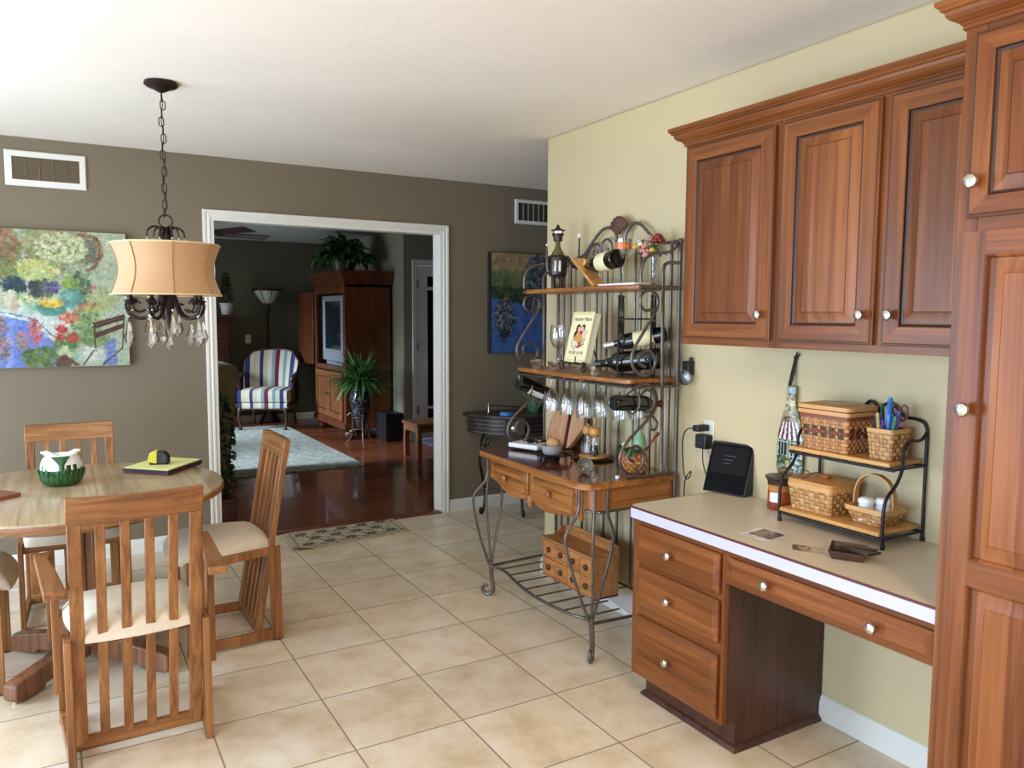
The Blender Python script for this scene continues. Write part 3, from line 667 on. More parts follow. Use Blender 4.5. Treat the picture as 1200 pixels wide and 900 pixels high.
# tall pantry
t = thing('pantry_cabinet', 'tall cherry pantry cabinet at the right edge', 'cabinet', (2.1, 0.7, 0))
m = MB(); m.box((1.85, 0.28, 0.0), (2.366, 1.079, 2.135)); m.build('carcass', M['cherry_z'], t, bevel=0.001)
part('face_stile', M['cherry_z'], t, (1.83, 1.030, 0.1), (1.85, 1.0795, 2.135), .0015); part('face_stile', M['cherry_z'], t, (1.83, 0.28, 0.1), (1.85, 0.33, 2.135), .0015)
for a, b in ((0.1, 0.13), (1.64, 1.72), (2.09, 2.135)): part('face_rail', M['cherry_y'], t, (1.8305, 0.33, a), (1.85, 1.03, b), .001)
d = panel_door('door', t, 1.8295, 0.66, 1.049, 1.695, 2.108, 0.05, 'small upper pantry door'); knob(d, 1.8105, 1.026, 1.774, 1.1)
def two_panel_door():
    a, b, z0, z1 = 0.66, 1.049, 0.115, 1.663; x = 1.8295; W = b - a; m = MB()
    # frame as stiles and rails, then two raised fields
    fr = ((x, b, z0), (0, -1, 0), (0, 0, 1), (-1, 0, 0)); H = z1 - z0; s = 0.052; mid = 0.875 - z0
    bx = lambda u0, v0, u1, v1, d0, d1, mi: (setattr(m, 'mi', mi), m.box((x - d0, b - u0, z0 + v0), (x - d1, b - u1, z0 + v1)))
    bx(0, 0, s, H, 0, .019, 0); bx(W - s, 0, W, H, 0, .019, 0)
    for v0, v1 in ((0, .06), (mid - .032, mid + .032), (H - .055, H)): bx(s, v0, W - s, v1, 0, .0188, 1)
    m.mi = 2
    for v0, v1 in ((.06, mid - .032), (mid + .032, H - .055)):
        I = lambda i, d: (s + i, v0 + i, W - s - i, v1 - i, d)
        m.loft([I(-.002, .0), I(-.002, .0195), I(.003, .0165), I(.007, .009), I(.009, .009), I(.04, .016), I(.043, .0178), I(.046, .0178)], fr)
    return m.build('door', WD, t, smooth=18, bevel=0.0)
d = two_panel_door(); d['label'] = 'tall lower pantry door with two fields'; knob(d, 1.8105, 1.017, 1.257, 1.1)
m = MB(); m.box((1.90, 0.28, 0.0), (1.92, 1.07, 0.1)); m.build('toe_kick', M['cherry_dark'], t)
crown('crown_moulding', 1.83, 0.28, 1.079, 2.125, 'bolder cherry crown moulding on top of the tall pantry', 0.72)
# desk: drawer pedestal
CZ = 0.757
t = thing('desk_drawer_cabinet', 'cherry desk pedestal with three drawers', 'cabinet', (2.1, 2.03, 0))
m = MB()
m.box((1.88, 1.80, 0.105), (2.366, 2.272, 0.712)); m.box((1.925, 1.80, 0), (2.366, 2.26, 0.105)); m.build('carcass', M['cherry_dark'], t, bevel=0.001)
part('face_stile', M['cherry_z'], t, (1.86, 2.238, 0.105), (1.88, 2.2725, 0.712), .001); part('face_stile', M['cherry_z'], t, (1.86, 1.7995, 0.105), (1.88, 1.815, 0.712), .001)
for a, b in ((0.105, 0.13), (0.34, 0.39), (0.525, 0.56), (0.685, 0.712)): part('face_rail', M['cherry_y'], t, (1.8605, 1.815, a), (1.88, 2.238, b), .001)
for z0, z1, kz in ((0.553, 0.690, 0.625), (0.386, 0.532, 0.458), (0.122, 0.345, 0.236)):
    d = drawer_front(t, 1.8595, 1.817, 2.235, z0, z1); knob(d, 1.84, 2.040, kz)
m = MB(); pr = [(0, 0), (0.016, 0), (0.014, 0.008), (0.006, 0.017), (0, 0.02)]
m.sweep(pr, [(2.3, 2.26, 0, 0, 1), (1.925, 2.26, 0, -1, 1), (1.925, 1.80, 0, -1, -1), (2.35, 1.80, 0, 0, -1)]); m.build('toe_moulding', M['cherry_dark'], t, smooth=30)
t = thing('pencil_drawer', 'shallow wide cherry pencil drawer over the knee space', 'drawer', (1.9, 1.44, 0.6))
m = MB(); m.box((1.86, 1.081, 0.596), (1.88, 1.7985, 0.712)); m.build('apron_rail', M['cherry_y'], t, bevel=0.001)
m = MB(); m.box((1.88, 1.10, 0.61), (2.25, 1.78, 0.70)); m.build('drawer_box', M['cherry_dark'], t)
d = drawer_front(t, 1.8595, 1.089, 1.775, 0.610, 0.690, 0.018); knob(d, 1.84, 1.604, 0.652); knob(d, 1.84, 1.243, 0.650)
# countertop
t = thing('countertop', 'beige laminate desk top with white front edge and thin red line', 'countertop', (2.08, 1.68, CZ))
m = MB(); m.prism([(1.842, 1.0795), (1.842, 2.262), (1.862, 2.282), (2.366, 2.282), (2.366, 1.0795)], CZ - 0.042, CZ); m.build('slab', plain('beige_laminate', rgb(212, 200, 178), 0.35, var=0.04, scale=120), t)
m = MB(); m.prism([(1.8365, 1.0795), (1.8365, 2.264), (1.86, 2.2875), (2.366, 2.2875), (2.366, 2.2822), (1.862, 2.2822), (1.8418, 2.262), (1.8418, 1.0795)], CZ - 0.0425, CZ - 0.0065); m.build('edge_band', plain('white_laminate', rgb(192, 190, 206), 0.4, var=0.01), t)
m = MB(); m.prism([(1.8365, 1.0795), (1.8365, 2.264), (1.86, 2.2875), (2.366, 2.2875), (2.366, 2.2822), (1.862, 2.2822), (1.8418, 2.262), (1.8418, 1.0795)], CZ - 0.0065, CZ); m.build('edge_line', plain('maroon_edge', rgb(88, 34, 30), 0.4), t)
# ------------------------------------------------------------------ dining chairs
def make_chair(name, label, arms=False):
    """faces +y in its own frame, built round the origin"""
    t = thing(name, label, 'chair')
    wr, wf, d = 0.435, 0.470, 0.40           # outside widths behind and in front, frame depth
    hx = lambda y: (wr + (wf - wr)*(y + d/2)/d)/2
    for s in (-1, 1):
        m = MB(); y0, y1 = -d/2, d/2; T = 0.023
        def pt(y, z): return (s*(hx(y) - T/2), y, z)
        m.beam(pt(y1 - .02, 0.004), pt(y1 - .02, 0.415), T, 0.038, (0, 1, 0))
        m.beam(pt(y0 + .016, 0.004), pt(y0 + .026, 0.432), T, 0.046, (0, 1, 0), T, 0.052)
        m.beam(pt(y0 + .045, 0.414), pt(y1 - .038, 0.397), T - .002, 0.036, (0, 0, 1))
        m.beam(pt(y0 + .038, 0.034), pt(y1 - .038, 0.034), T - .002, 0.044, (0, 0, 1))
        f = m.build('side_frame', M['oak_z'], t, world=False, bevel=0.003)
        m = MB()
        for y in (y0 + .018, y1 - .02): m.lathe([(0, 0), (.011, 0), (.012, .004), (0, .0045)], (s*(hx(y) - T/2), y, 0), 10)
        m.build('glide', M['walnut'], f, world=False)
    # leaning back: passes down between the frames to the floor rail
    zb, zt = 0.03, 0.905; yb, yt = -d/2 + 0.098, -d/2 - 0.048
    Y = lambda z: yb + (yt - yb)*(z - zb)/(zt - zb)
    bi = wr/2 - 0.024 + 0.003
    for s in (-1, 1):
        m = MB(); x = s*(bi - 0.019); m.beam((x, Y(zb), zb), (x, Y(zt - .084), zt - .084), 0.040, 0.024, (0, 1, 0)); m.build('back_stile', M['oak_z'], t, world=False, bevel=0.003)
    for k in range(4):
        x = (k - 1.5)*0.071; bow = 0.010*(1 - (x/bi)**2)
        m = MB(); m.beam((x, Y(zb + .03) - bow*.2, zb + .03), (x, Y(zt - .09) - bow, zt - .08), 0.029, 0.015, (0, 1, 0)); m.build('back_slat', M['oak_z'], t, world=False, bevel=0.002)
    m = MB()                                     # curved top rail
    N = 10
    def rail(u, v):
        x = (u*2 - 1)*(bi + 0.003); a = v*2*PI
    ring = []
    for k in range(N + 1):
        x = (k/N*2 - 1)*(bi + 0.003); bow = -0.014*(1 - (x/bi)**2); z0, z1 = zt - 0.088, zt - 0.004*(1 - (x/bi)**2)
        ring.append([m.vert(p) for p in ((x, Y(z0) + bow - .014, z0), (x, Y(z0) + bow + .013, z0), (x, Y(z1) + bow + .013, z1), (x, Y(z1) + bow - .014, z1))])
    for k in range(N):
        for j in range(4): m.face([ring[k][j], ring[k][(j+1) % 4], ring[k+1][(j+1) % 4], ring[k+1][j]])
    m.face(ring[0]); m.face(ring[-1]); m.build('top_rail', M['oak_x'], t, world=False, bevel=0.003)
    m = MB(); m.beam((-bi, Y(.05), .05), (bi, Y(.05), .05), 0.022, 0.045, (0, 0, 1)); m.build('bottom_rail', M['oak_x'], t, world=False, bevel=0.002)
    for y, z, h in ((.178, .385, .05), (-.085, .39, .04)):
        m = MB(); m.beam((-hx(y) + .02, y, z), (hx(y) - .02, y, z), .02, h, (0, 0, 1)); m.build('seat_rail', M['oak_x'], t, world=False, bevel=0.002)
    # upholstered seat
    m = MB(); nu = 20
    def seat(sign):
        def f(u, v):
            a, b = u*2 - 1, v*2 - 1
            # square to rounded-square map
            x = a*math.sqrt(1 - 0.18*b*b); y = b*math.sqrt(1 - 0.18*a*a)
            edge = max(abs(a), abs(b)); yy = y*0.222 + 0.028
            w = (0.196 + 0.026*(b + 1)/2)
            if sign > 0: z = 0.432 + 0.046*(1 - edge**6) + 0.012*(1 - a*a)*(1 - b*b) - (0.018*max(0, b)**4)
            else: z = 0.412 - (0.012*max(0, b)**4)
            return (x*w, yy, z)
        return f
    m.grid(seat(1), nu, nu); m.grid(seat(-1), nu, nu)
    top = lambda i, j: i*(nu+1) + j
    off = (nu+1)**2
    loop = [top(i, 0) for i in range(nu)] + [top(nu, j) for j in range(nu)] + [top(i, nu) for i in range(nu, 0, -1)] + [top(0, j) for j in range(nu, 0, -1)]
    for k in range(len(loop)): m.face([loop[k], loop[(k+1) % len(loop)], loop[(k+1) % len(loop)] + off, loop[k] + off])
    m.build('seat_cushion', M['cream'], t, world=False, smooth=60)
    if arms:
        for s in (-1, 1):
            yA, yB = -0.275, 0.200; T = 0.024
            px = lambda y: s*(hx(y) + T/2 + .002)
            m = MB()                             # tapering flat arm, wider at the front, notched for the hand
            pts = [(px(-.2) - s*.026, yA + .004), (px(-.2) + s*.034, yA), (px(yB) + s*.040, yB - .004), (px(yB) - s*.020, yB + .010), (px(yB) - s*.012, yB - .055), (px(yB) - s*.002, yB - .075), (px(0) - s*.012, -.02)]
            m.prism(pts, 0.600, 0.628); a = m.build('arm', M['oak_y'], t, world=False, bevel=0.003)
            for y in (-.115, yB - .06):
                m = MB(); m.beam((px(y), y, 0.245 if y < 0 else 0.33), (px(y), y, 0.602), T, 0.040, (0, 1, 0)); m.build('arm_post', M['oak_z'], t, world=False, bevel=0.002)
    return t
c = make_chair('dining_armchair', 'oak slat-back armchair nearest the camera, seen from behind', True)
c.location = (0.187, 2.952, 0); c.rotation_euler = (0, 0, R(1.5))
c = make_chair('dining_chair', 'armless oak slat-back chair at the right of the round table, seen side-on'); c.location = (0.618, 3.688, 0); c.rotation_euler = (0, 0, R(91))
dup(c, (0.03, 4.345, 0), R(180), 'oak slat-back chair behind the table, against the dark wall')
dup(c, (-0.43, 3.705, 0), R(-90), 'oak slat-back chair cut off by the left edge of the picture')

# ------------------------------------------------------------------ dining table
TC = (0.025, 3.675); TR = 0.588
t = thing('dining_table', 'round oak pedestal dining table with worn pale top', 'table', (TC[0], TC[1], 0))
m = MB(); m.lathe([(0, .702), (TR - .012, .702), (TR, .708), (TR, .731), (TR - .004, .738), (TR - .010, .74), (0, .74)], (*TC, 0), 96); o = m.build('tabletop', M['table_wood'], t, smooth=30)
m = MB(); m.lathe([(TR + .0003, .7085), (TR + .0012, .712), (TR + .0012, .727), (TR + .0003, .731)], (*TC, 0), 96); m.build('edge_band', M['oak_x'], t)
m = MB(); m.box((TC[0] + .0845, TC[1] - .57, .7396), (TC[0] + .086, TC[1] + .57, .7404)); m.build('leaf_joint', M['walnut'], t)
m = MB(); m.lathe([(.40, .655), (.43, .655), (.43, .702), (.40, .702), (.40, .655)], (*TC, 0), 64); m.build('apron', M['oak_x'], t, smooth=30)
m = MB(); pc = (0.07, 3.645)
for sx in (-1, 1):
    for sy in (-1, 1): m.box((pc[0] + sx*.012, pc[1] + sy*.012, .06), (pc[0] + sx*.062, pc[1] + sy*.062, .70))
m.box((pc[0] - .05, pc[1] - .05, .10), (pc[0] + .05, pc[1] + .05, .69)); m.build('pedestal', M['ped'], t, bevel=0.004)
for k in range(4):
    a = R(45 + 90*k); dr = Vector((math.cos(a), math.sin(a), 0)); sd = Vector((-dr.y, dr.x, 0)); m = MB()
    m.prism([(0.03, .045), (.10, .040), (.26, .028), (.265, .012), (.385, .008), (.40, .02), (.40, .07), (.385, .085), (.22, .108), (.08, .155), (.03, .165)], -.03, .03, ((pc[0], pc[1], 0), dr, (0, 0, 1), sd))
    f = m.build('foot', M['ped'], t, bevel=0.006)
    m = MB(); q = Vector((pc[0], pc[1], 0)) + dr*.375; m.lathe([(0, 0), (.012, 0), (.012, .01), (0, .01)], q, 10); m.build('glide', M['nickel'], f)
# things on the table
def cabbage_jar():
    t = thing('ceramic_jar', 'white ceramic jar with green leaf relief and two winged tips on the dining table', 'jar', (-0.012, 3.80, .74)); cx, cy = -0.012, 3.80
    prof = [(0, 0), (.050, 0), (.064, .006), (.074, .022), (.080, .045), (.081, .070), (.078, .092), (.070, .112), (.058, .126), (.050, .130), (.046, .126), (.044, .10), (0, .10)]
    m = MB(); n = 56
    fa = math.atan2(-cy, -cx)
    G, G2, Wt = rgb(44, 92, 46), rgb(30, 66, 34), rgb(238, 238, 236)
    def cf(k, j):
        z = prof[k][1]; a = 2*PI*(j + .5)/n; lim = 0.050 + 0.022*abs(math.sin(a*9)) + .008*math.sin(a*4)
        if k < 8 and z < lim: return G if (j % 3) else G2
        return Wt
    m.lathe(prof, (cx, cy, .74), n, colfn=cf); m.build('body', M['vcol_gloss'], t, smooth=60)
    m = MB()                                      # raised leaves round the base
    for k in range(22):
        a = 2*PI*k/22; h = .060 + .018*((k*7) % 3)/2; U = Vector((-math.sin(a), math.cos(a), 0)); N = Vector((math.cos(a), math.sin(a), 0))
        def leaf(u, v, a=a, U=U, N=N, h=h):
            z = .004 + v*h; r = np.interp(z, [p[1] for p in prof[:9]], [p[0] for p in prof[:9]]); w = .013*math.sin(PI*min(1, .15 + v*.85))**.7*(1 + .2*math.sin(v*20))
            return Vector((cx, cy, .74 + z)) + N*(r + .003 + .004*math.sin(PI*u)*(1 - .3*v) + .004*v**3) + U*((u - .5)*2*w)
        m.grid(leaf, 4, 8)
    m.build('leaf_relief', M['green_glaze'], t, smooth=70)
    m = MB()                                      # palm stem facing the room, spreading to a fan
    N = Vector((math.cos(fa), math.sin(fa), 0)); U = Vector((-N.y, N.x, 0))
    def stem(u, v):
        z = .03 + v*.098; r = np.interp(z, [p[1] for p in prof[:10]], [p[0] for p in prof[:10]]); w = .010 + .030*max(0, (v - .6)/.4)**1.6
        w *= 1 + .12*math.sin(u*30)*(v > .8)
        return Vector((cx, cy, .74 + z)) + N*(r + .002 + .006*math.sin(PI*u)) + U*((u - .5)*2*w)
    m.grid(stem, 10, 14); m.build('palm_relief', M['green_glaze'], t, smooth=70)
    m = MB()
    for s in (-1, 1):
        b = Vector((cx, cy, .74 + .118)) + U*s*.022 + N*.035
        m.tube([b - U*s*.012, b + U*s*.012 + Vector((0, 0, .012)), b + U*s*.034 + Vector((0, 0, .026)), b + U*s*.052 + Vector((0, 0, .030))], [.012, .014, .011, .003], 10, flat=.7)
    m.build('wing_tip', M['white_cer'], t, smooth=70)
cabbage_jar()
def flat_pad(name, label, cat, corners, z, h, mat, bevel=.001):
    m = MB(); m.prism([(a, b) for a, b in corners], z, z + h)
    return tag(m.build(name, mat, bevel=bevel), label, cat)
Q = [Vector((.240, 3.945)), Vector((.398, 3.765)), Vector((.570, 4.040)), Vector((.400, 4.150))]
Q = [Vector((.232, 3.93)), Vector((.402, 3.765)), Vector((.575, 3.985)), Vector((.405, 4.150))]
cen = sum(Q, Vector((0, 0)))/4
grow = lambda f: [cen + (q - cen)*f for q in Q]
flat_pad('folder', 'dark red-brown folder at the bottom of the stack on the dining table', 'folder', grow(1.0), .7405, .010, plain('maroon_folder', rgb(88, 36, 34), 0.5))
flat_pad('binder', 'navy black portfolio between the yellow pad and the red folder', 'folder', grow(1.02), .7508, .011, plain('navy_binder', rgb(34, 36, 48), 0.5))
flat_pad('notepad', 'yellow legal notepad on top of the dark folders', 'notepad', grow(.985), .7620, .005, plain('legal_yellow', rgb(226, 224, 150), 0.7, var=0.01))
t = thing('tape_measure', 'black and yellow tape measure on the yellow notepad', 'tape measure', (.385, 3.935, .767), R(-20)); t.scale = (1.22, 1.22, 1.22); TAPE = t
m = MB(); m.prism([(-.034, 0), (.034, 0), (.036, .012), (.034, .034), (.020, .050), (-.012, .052), (-.030, .042), (-.036, .022)], -.017, .017, ((0, 0, 0), (1, 0, 0), (0, 0, 1), (0, -1, 0))); m.build('case', M['black'], t, world=False, bevel=.005, seg=3)
m = MB(); m.prism([(-.037, .010), (-.006, .004), (-.004, .053), (-.014, .0545), (-.032, .045), (-.039, .024)], -.0185, .0185, ((0, 0, 0), (1, 0, 0), (0, 0, 1), (0, -1, 0))); m.build('grip', plain('tape_yellow', rgb(214, 198, 52), 0.45), t, world=False, bevel=.003)
m = MB(); m.box((.012, -.0195, .008), (.030, .0195, .040)); m.build('side_panel', plain('dark_rubber', rgb(52, 52, 54), .6), t, world=False, bevel=.003)
t = thing('notebook', 'brown leather notebook at the left edge of the dining table', 'book', (-.265, 3.61, .7405), R(38))
m = MB(); m.box((-.09, -.062, 0), (.09, .062, .004)); m.box((-.09, -.062, .012), (.09, .062, .016)); m.box((-.09, -.064, 0), (.09, -.060, .016)); m.build('cover', plain('brown_leather', rgb(130, 82, 58), .45, bump=.2, bscale=300), t, world=False, bevel=.001)
m = MB(); m.box((-.087, -.060, .004), (.087, .059, .012)); m.build('pages', M['label'], t, world=False)

# ------------------------------------------------------------------ chandelier
def chandelier():
    cx, cy = 0.415, 3.675
    t = thing('chandelier', 'dark bronze chandelier with tan drum shade and crystal drops', 'chandelier', (cx, cy, CEIL))
    B = M['bronze']
    m = MB(); m.lathe([(0, CEIL - .001), (.066, CEIL - .001), (.068, CEIL - .012), (.058, CEIL - .020), (.040, CEIL - .026), (.022, CEIL - .036), (.010, CEIL - .042), (0, CEIL - .044)], (cx, cy, 0), 36); m.build('canopy', B, t)
    m = MB(); z = CEIL - .040; k = 0
    while z > 1.905:
        U = (1, 0, 0) if k % 2 else (0.25, 1, 0); U = Vector(U).normalized()
        c = Vector((cx + .004*math.sin(k*1.7), cy, z - .019)); pts = []
        for j in range(16):
            a = 2*PI*j/16; pts.append(c + U*math.cos(a)*.0095 + Vector((0, 0, 1))*(math.sin(a)*.0125 + (.0075 if math.sin(a) > 0 else -.0075)))
        m.tube(pts, .0022, 6, closed=True); z -= .0345; k += 1
    m.tube([(cx + .004*math.sin(i*1.3), cy + .004*math.cos(i*1.3), CEIL - .04 - i*.03) for i in range(18)], .0018, 6); m.build('chain', B, t)
    m = MB(); pts = [(cx + .027*math.cos(2*PI*j/24), cy, 1.862 + .027*math.sin(2*PI*j/24)) for j in range(24)]; m.tube(pts, .0032, 8, closed=True); m.build('loop', B, t)
    m = MB()
    m.lathe([(0, 1.836), (.012, 1.836), (.016, 1.828), (.010, 1.818), (.024, 1.80), (.026, 1.76), (.020, 1.70), (.012, 1.66), (.012, 1.60), (.020, 1.57), (.032, 1.54), (.030, 1.51), (.020, 1.48), (.012, 1.45), (.010, 1.425), (.004, 1.405), (0, 1.403)], (cx, cy, 0), 24)
    for k in range(8):                            # ribs of the column head
        a = 2*PI*k/8; d = Vector((math.cos(a), math.sin(a), 0)); o = Vector((cx, cy, 0))
        m.tube([o + d*.020 + Vector((0, 0, 1.72)), o + d*.026 + Vector((0, 0, 1.80)), o + d*.018 + Vector((0, 0, 1.835))], .0045, 6)
    m.build('column', B, t)
    drops = MB()
    for k in range(8):                            # small fountain arms above the shade, a bead on each
        a = 2*PI*k/8 + .2; d = Vector((math.cos(a), math.sin(a), 0)); o = Vector((cx, cy, 0)); L = .078 if k % 2 == 0 else .055
        m = MB(); m.tube(smooth_path([o + d*.016 + Vector((0, 0, 1.79)), o + d*.022 + Vector((0, 0, 1.826)), o + d*L*.6 + Vector((0, 0, 1.838)), o + d*L*.93 + Vector((0, 0, 1.822)), o + d*L + Vector((0, 0, 1.796))], 5), [.0045]*16 + [.003]*5, 7)
        ar = m.build('top_arm', B, t)
        m = MB(); m.ell(o + d*L + Vector((0, 0, 1.784)), (.006, .006, .0075), 8, 6); m.build('bead', M['crystal'], ar)
    # drum shade with a waist and eight panels
    zt, zb = 1.762, 1.548; n = 96
    def shade(inner):
        def f(u, v):
            r = .2175 - .030*math.sin(PI*v)**1.0 + .003*v - (.003 if inner else 0); a = 2*PI*u
            r *= 1 - .012*abs(math.sin(a*4))
            return (cx + r*math.cos(a), cy + r*math.sin(a), zt + (zb - zt)*v)
        return f
    m = MB(); m.grid(shade(False), n, 14); m.grid(shade(True), n, 14); s = m.build('lamp_shade', M['shade'], t, smooth=70)
    m = MB()
    for k in range(8):
        a = 2*PI*k/8 + 2*PI*0.0; pts = []
        for j in range(13):
            v = j/12; r = .2175 - .030*math.sin(PI*v) + .003*v + .001; pts.append((cx + r*math.cos(a), cy + r*math.sin(a), zt + (zb - zt)*v))
        m.tube(pts, .0025, 6)
    m.build('seam', plain('shade_seam', rgb(160, 116, 70), .7), s)
    m = MB()
    for z, r in ((zt, .2175), (zb, .2205)): m.tube([(cx + r*math.cos(2*PI*j/72)*(1 - .012*abs(math.sin(8*PI*j/72))), cy + r*math.sin(2*PI*j/72)*(1 - .012*abs(math.sin(8*PI*j/72))), z) for j in range(72)], .0035, 6, closed=True)
    m.build('trim', plain('shade_trim', rgb(222, 196, 152), .7), s)
    m = MB()                                      # spider holding the shade
    for k in range(3):
        a = 2*PI*k/3; m.tube([(cx, cy, 1.755), (cx + .21*math.cos(a), cy + .21*math.sin(a), 1.755)], .002, 6)
    m.build('spider', B, s)
    for k in range(5):
        a = R(-122) + 2*PI*k/5; d = Vector((math.cos(a), math.sin(a), 0)); o = Vector((cx, cy, 0)); Z = Vector((0, 0, 1)); m = MB()
        main = smooth_path([o + d*.018 + Z*1.59, o + d*.034 + Z*1.53, o + d*.062 + Z*1.468, o + d*.105 + Z*1.447, o + d*.150 + Z*1.462, o + d*.168 + Z*1.502, o + d*.148 + Z*1.532, o + d*.120 + Z*1.525], 6)
        m.tube(main, [.0095 - .0045*i/len(main) for i in range(len(main))], 8)
        m.tube(spiral(o + d*.118 + Z*1.503, d, Z, .032, .010, -2.6, 2.4, 26), .0055, 7); m.tube(spiral(o + d*.066 + Z*1.50, d, Z, .004, .030, 1.2, 4.8, 20), .0052, 7)
        m.lathe([(0, 1.505), (.008, 1.505), (.024, 1.520), (.026, 1.524), (.010, 1.527), (.010, 1.60), (0, 1.60)], o + d*.150, 14)
        arm = m.build('arm', B, t)
        m = MB()                                  # long faceted drop at the tip, string of beads above
        def drop(c, L, w):
            m.ell(c + Z*.008, (.006, .006, .006), 8, 5); m.lathe([(0, 0), (w*.30, -L*.14), (w*.56, -L*.42), (w, -L*.66), (w*.72, -L*.82), (0, -L)], c, 6)
        drop(o + d*.158 + Z*1.447, .125, .030 if k % 2 else .024); m.build('crystal_drop', M['crystal'], arm, smooth=0)
        m = MB(); a2 = a + 2*PI/10; d2 = Vector((math.cos(a2), math.sin(a2), 0)); drop(o + d2*.088 + Z*(1.437 if k % 2 else 1.475), .112, .022); m.tube([o + d2*.088 + Z*1.45, o + d2*.060 + Z*1.535], .0012, 5); m.build('crystal_drop', M['crystal'], t, smooth=0)
        m = MB()
        for j in range(8):
            f = j/7; m.ell(o + d*(.165 - .03*math.sin(PI*f)) + Z*(1.462 + .075*f), (.0045, .0045, .0055), 7, 5)
        m.build('bead_string', M['crystal'], arm)
    m = MB(); m.ell((cx, cy, 1.392), (.009, .009, .010), 8, 6); m.lathe([(0, 0), (.006, -.012), (.013, -.04), (.016, -.052), (0, -.074)], (cx, cy, 1.384), 6); m.build('crystal_drop', M['crystal'], t, smooth=0)
chandelier()

# ------------------------------------------------------------------ doorway mat
def mat_pic():
    p = Pic(220, 134, (178, 164, 136)); p.r = np.random.RandomState(11)
    p.poly([(11, 11), (209, 11), (209, 123), (11, 123)], (92, 80, 64)); p.poly([(13, 13), (207, 13), (207, 121), (13, 121)], (184, 172, 144))
    dk = (86, 74, 60)
    for i in range(5):
        for j in range(3):
            x = 30 + i*40 + (20 if j % 2 else 0); y = 30 + j*37
            if x > 200: continue
            for k in range(8): a = 2*PI*k/8; p.ell(x + 8*math.cos(a), y + 8*math.sin(a), 5.2, 3, dk, a, soft=.4)
            p.ell(x, y, 5, 5, dk); p.ell(x, y, 2, 2, (170, 156, 126))
            p.line([(x + 13, y), (x + 20, y + 9), (x + 27, y + 6)], 2, dk); p.line([(x, y + 13), (x + 9, y + 19)], 2, dk); p.ell(x + 22, y + 11, 5, 2.4, dk, .7); p.ell(x + 9, y + 21, 5, 2.4, dk, -.6); p.ell(x - 12, y + 16, 5, 2.4, dk, .6)
    p.noise(.12, 2)
    P0, P1, P3 = Vector((1.232, 5.168, 0)), Vector((2.035, 5.262, 0)), Vector((1.215, 4.752, 0))
    U = (P1 - P0); W = U.length; U.normalize(); V = (P3 - P0); H = V.length; V.normalize()
    curl = lambda u, v: .006 + .035*max(0, (v - .8)/.2)**2*max(0, 1 - u/.18)**1.5
    o = p.mesh('door_mat', ((P0.x, P0.y, 0.001), U, V, (0, 0, 1)), W, H, vcol('mat_weave', .95, bump=.3, bscale=600), zfn=curl)
    md = o.modifiers.new('thick', 'SOLIDIFY'); md.thickness = .005; md.offset = -1
    tag(o, 'beige floral doorway mat with a curled corner on the tile', 'mat')
mat_pic()
# ------------------------------------------------------------------ wrought-iron rack with oak shelves
RYN, RYF, RB = 2.575, 3.525, 2.335
T0, S1, S2, SB = 0.774, 1.600, 1.200, 0.162
SC_TOP = [(2.119,1.608),(2.122,1.669),(2.149,1.712),(2.199,1.732),(2.27,1.742),(2.308,1.762),(2.317,1.785),(2.293,1.787),(2.284,1.761)]
SC_POST = [(2.255,0.79),(2.247,1.213),(2.241,1.597),(2.243,1.673),(2.267,1.695),(2.335,1.698)]
SC_MID = [(2.192,1.499),(2.15,1.491),(2.122,1.516),(2.125,1.555),(2.162,1.577),(2.204,1.56),(2.215,1.52),(2.197,1.48),(2.143,1.405),(2.094,1.337),(2.077,1.291),(2.092,1.245),(2.134,1.217),(2.18,1.226),(2.207,1.269),(2.187,1.31),(2.154,1.321),(2.118,1.304),(2.119,1.268),(2.152,1.252)]
SC_LOW = [(2.104,1.109),(2.094,1.149),(2.126,1.177),(2.172,1.175),(2.206,1.148),(2.221,1.107),(2.208,1.063),(2.158,1.014),(2.076,0.95),(2.031,0.895),(2.028,0.841),(2.061,0.805),(2.107,0.797),(2.144,0.827),(2.152,0.874),(2.118,0.914),(2.081,0.902),(2.073,0.866),(2.101,0.849)]
SC_CURL = [(2.152,1.037),(2.195,1.038),(2.224,1.01),(2.215,0.981),(2.192,0.982),(2.191,1.001)]
ARCH_L = [(3.525,1.705),(3.474,1.739),(3.379,1.76),(3.288,1.776),(3.215,1.835),(3.139,1.887),(3.077,1.894),(3.036,1.874),(3.008,1.815),(3.019,1.755)]
ARCH_R = [(2.962,1.78),(2.95,1.85),(2.919,1.887),(2.882,1.899),(2.833,1.882),(2.76,1.826),(2.701,1.795),(2.633,1.79),(2.575,1.789)]
CURL1 = [(3.294,1.738),(3.244,1.795),(3.194,1.825),(3.158,1.814),(3.15,1.78),(3.178,1.761),(3.207,1.775),(3.193,1.795)]
CURL2 = [(3.135,1.762),(3.137,1.82),(3.096,1.842),(3.061,1.819),(3.06,1.782),(3.094,1.772)]
CURL3 = [(2.70,1.735),(2.75,1.79),(2.80,1.815),(2.84,1.80),(2.845,1.77),(2.815,1.755),(2.79,1.77)]
I = M['iron']; Z0 = Vector((0, 0, 1))
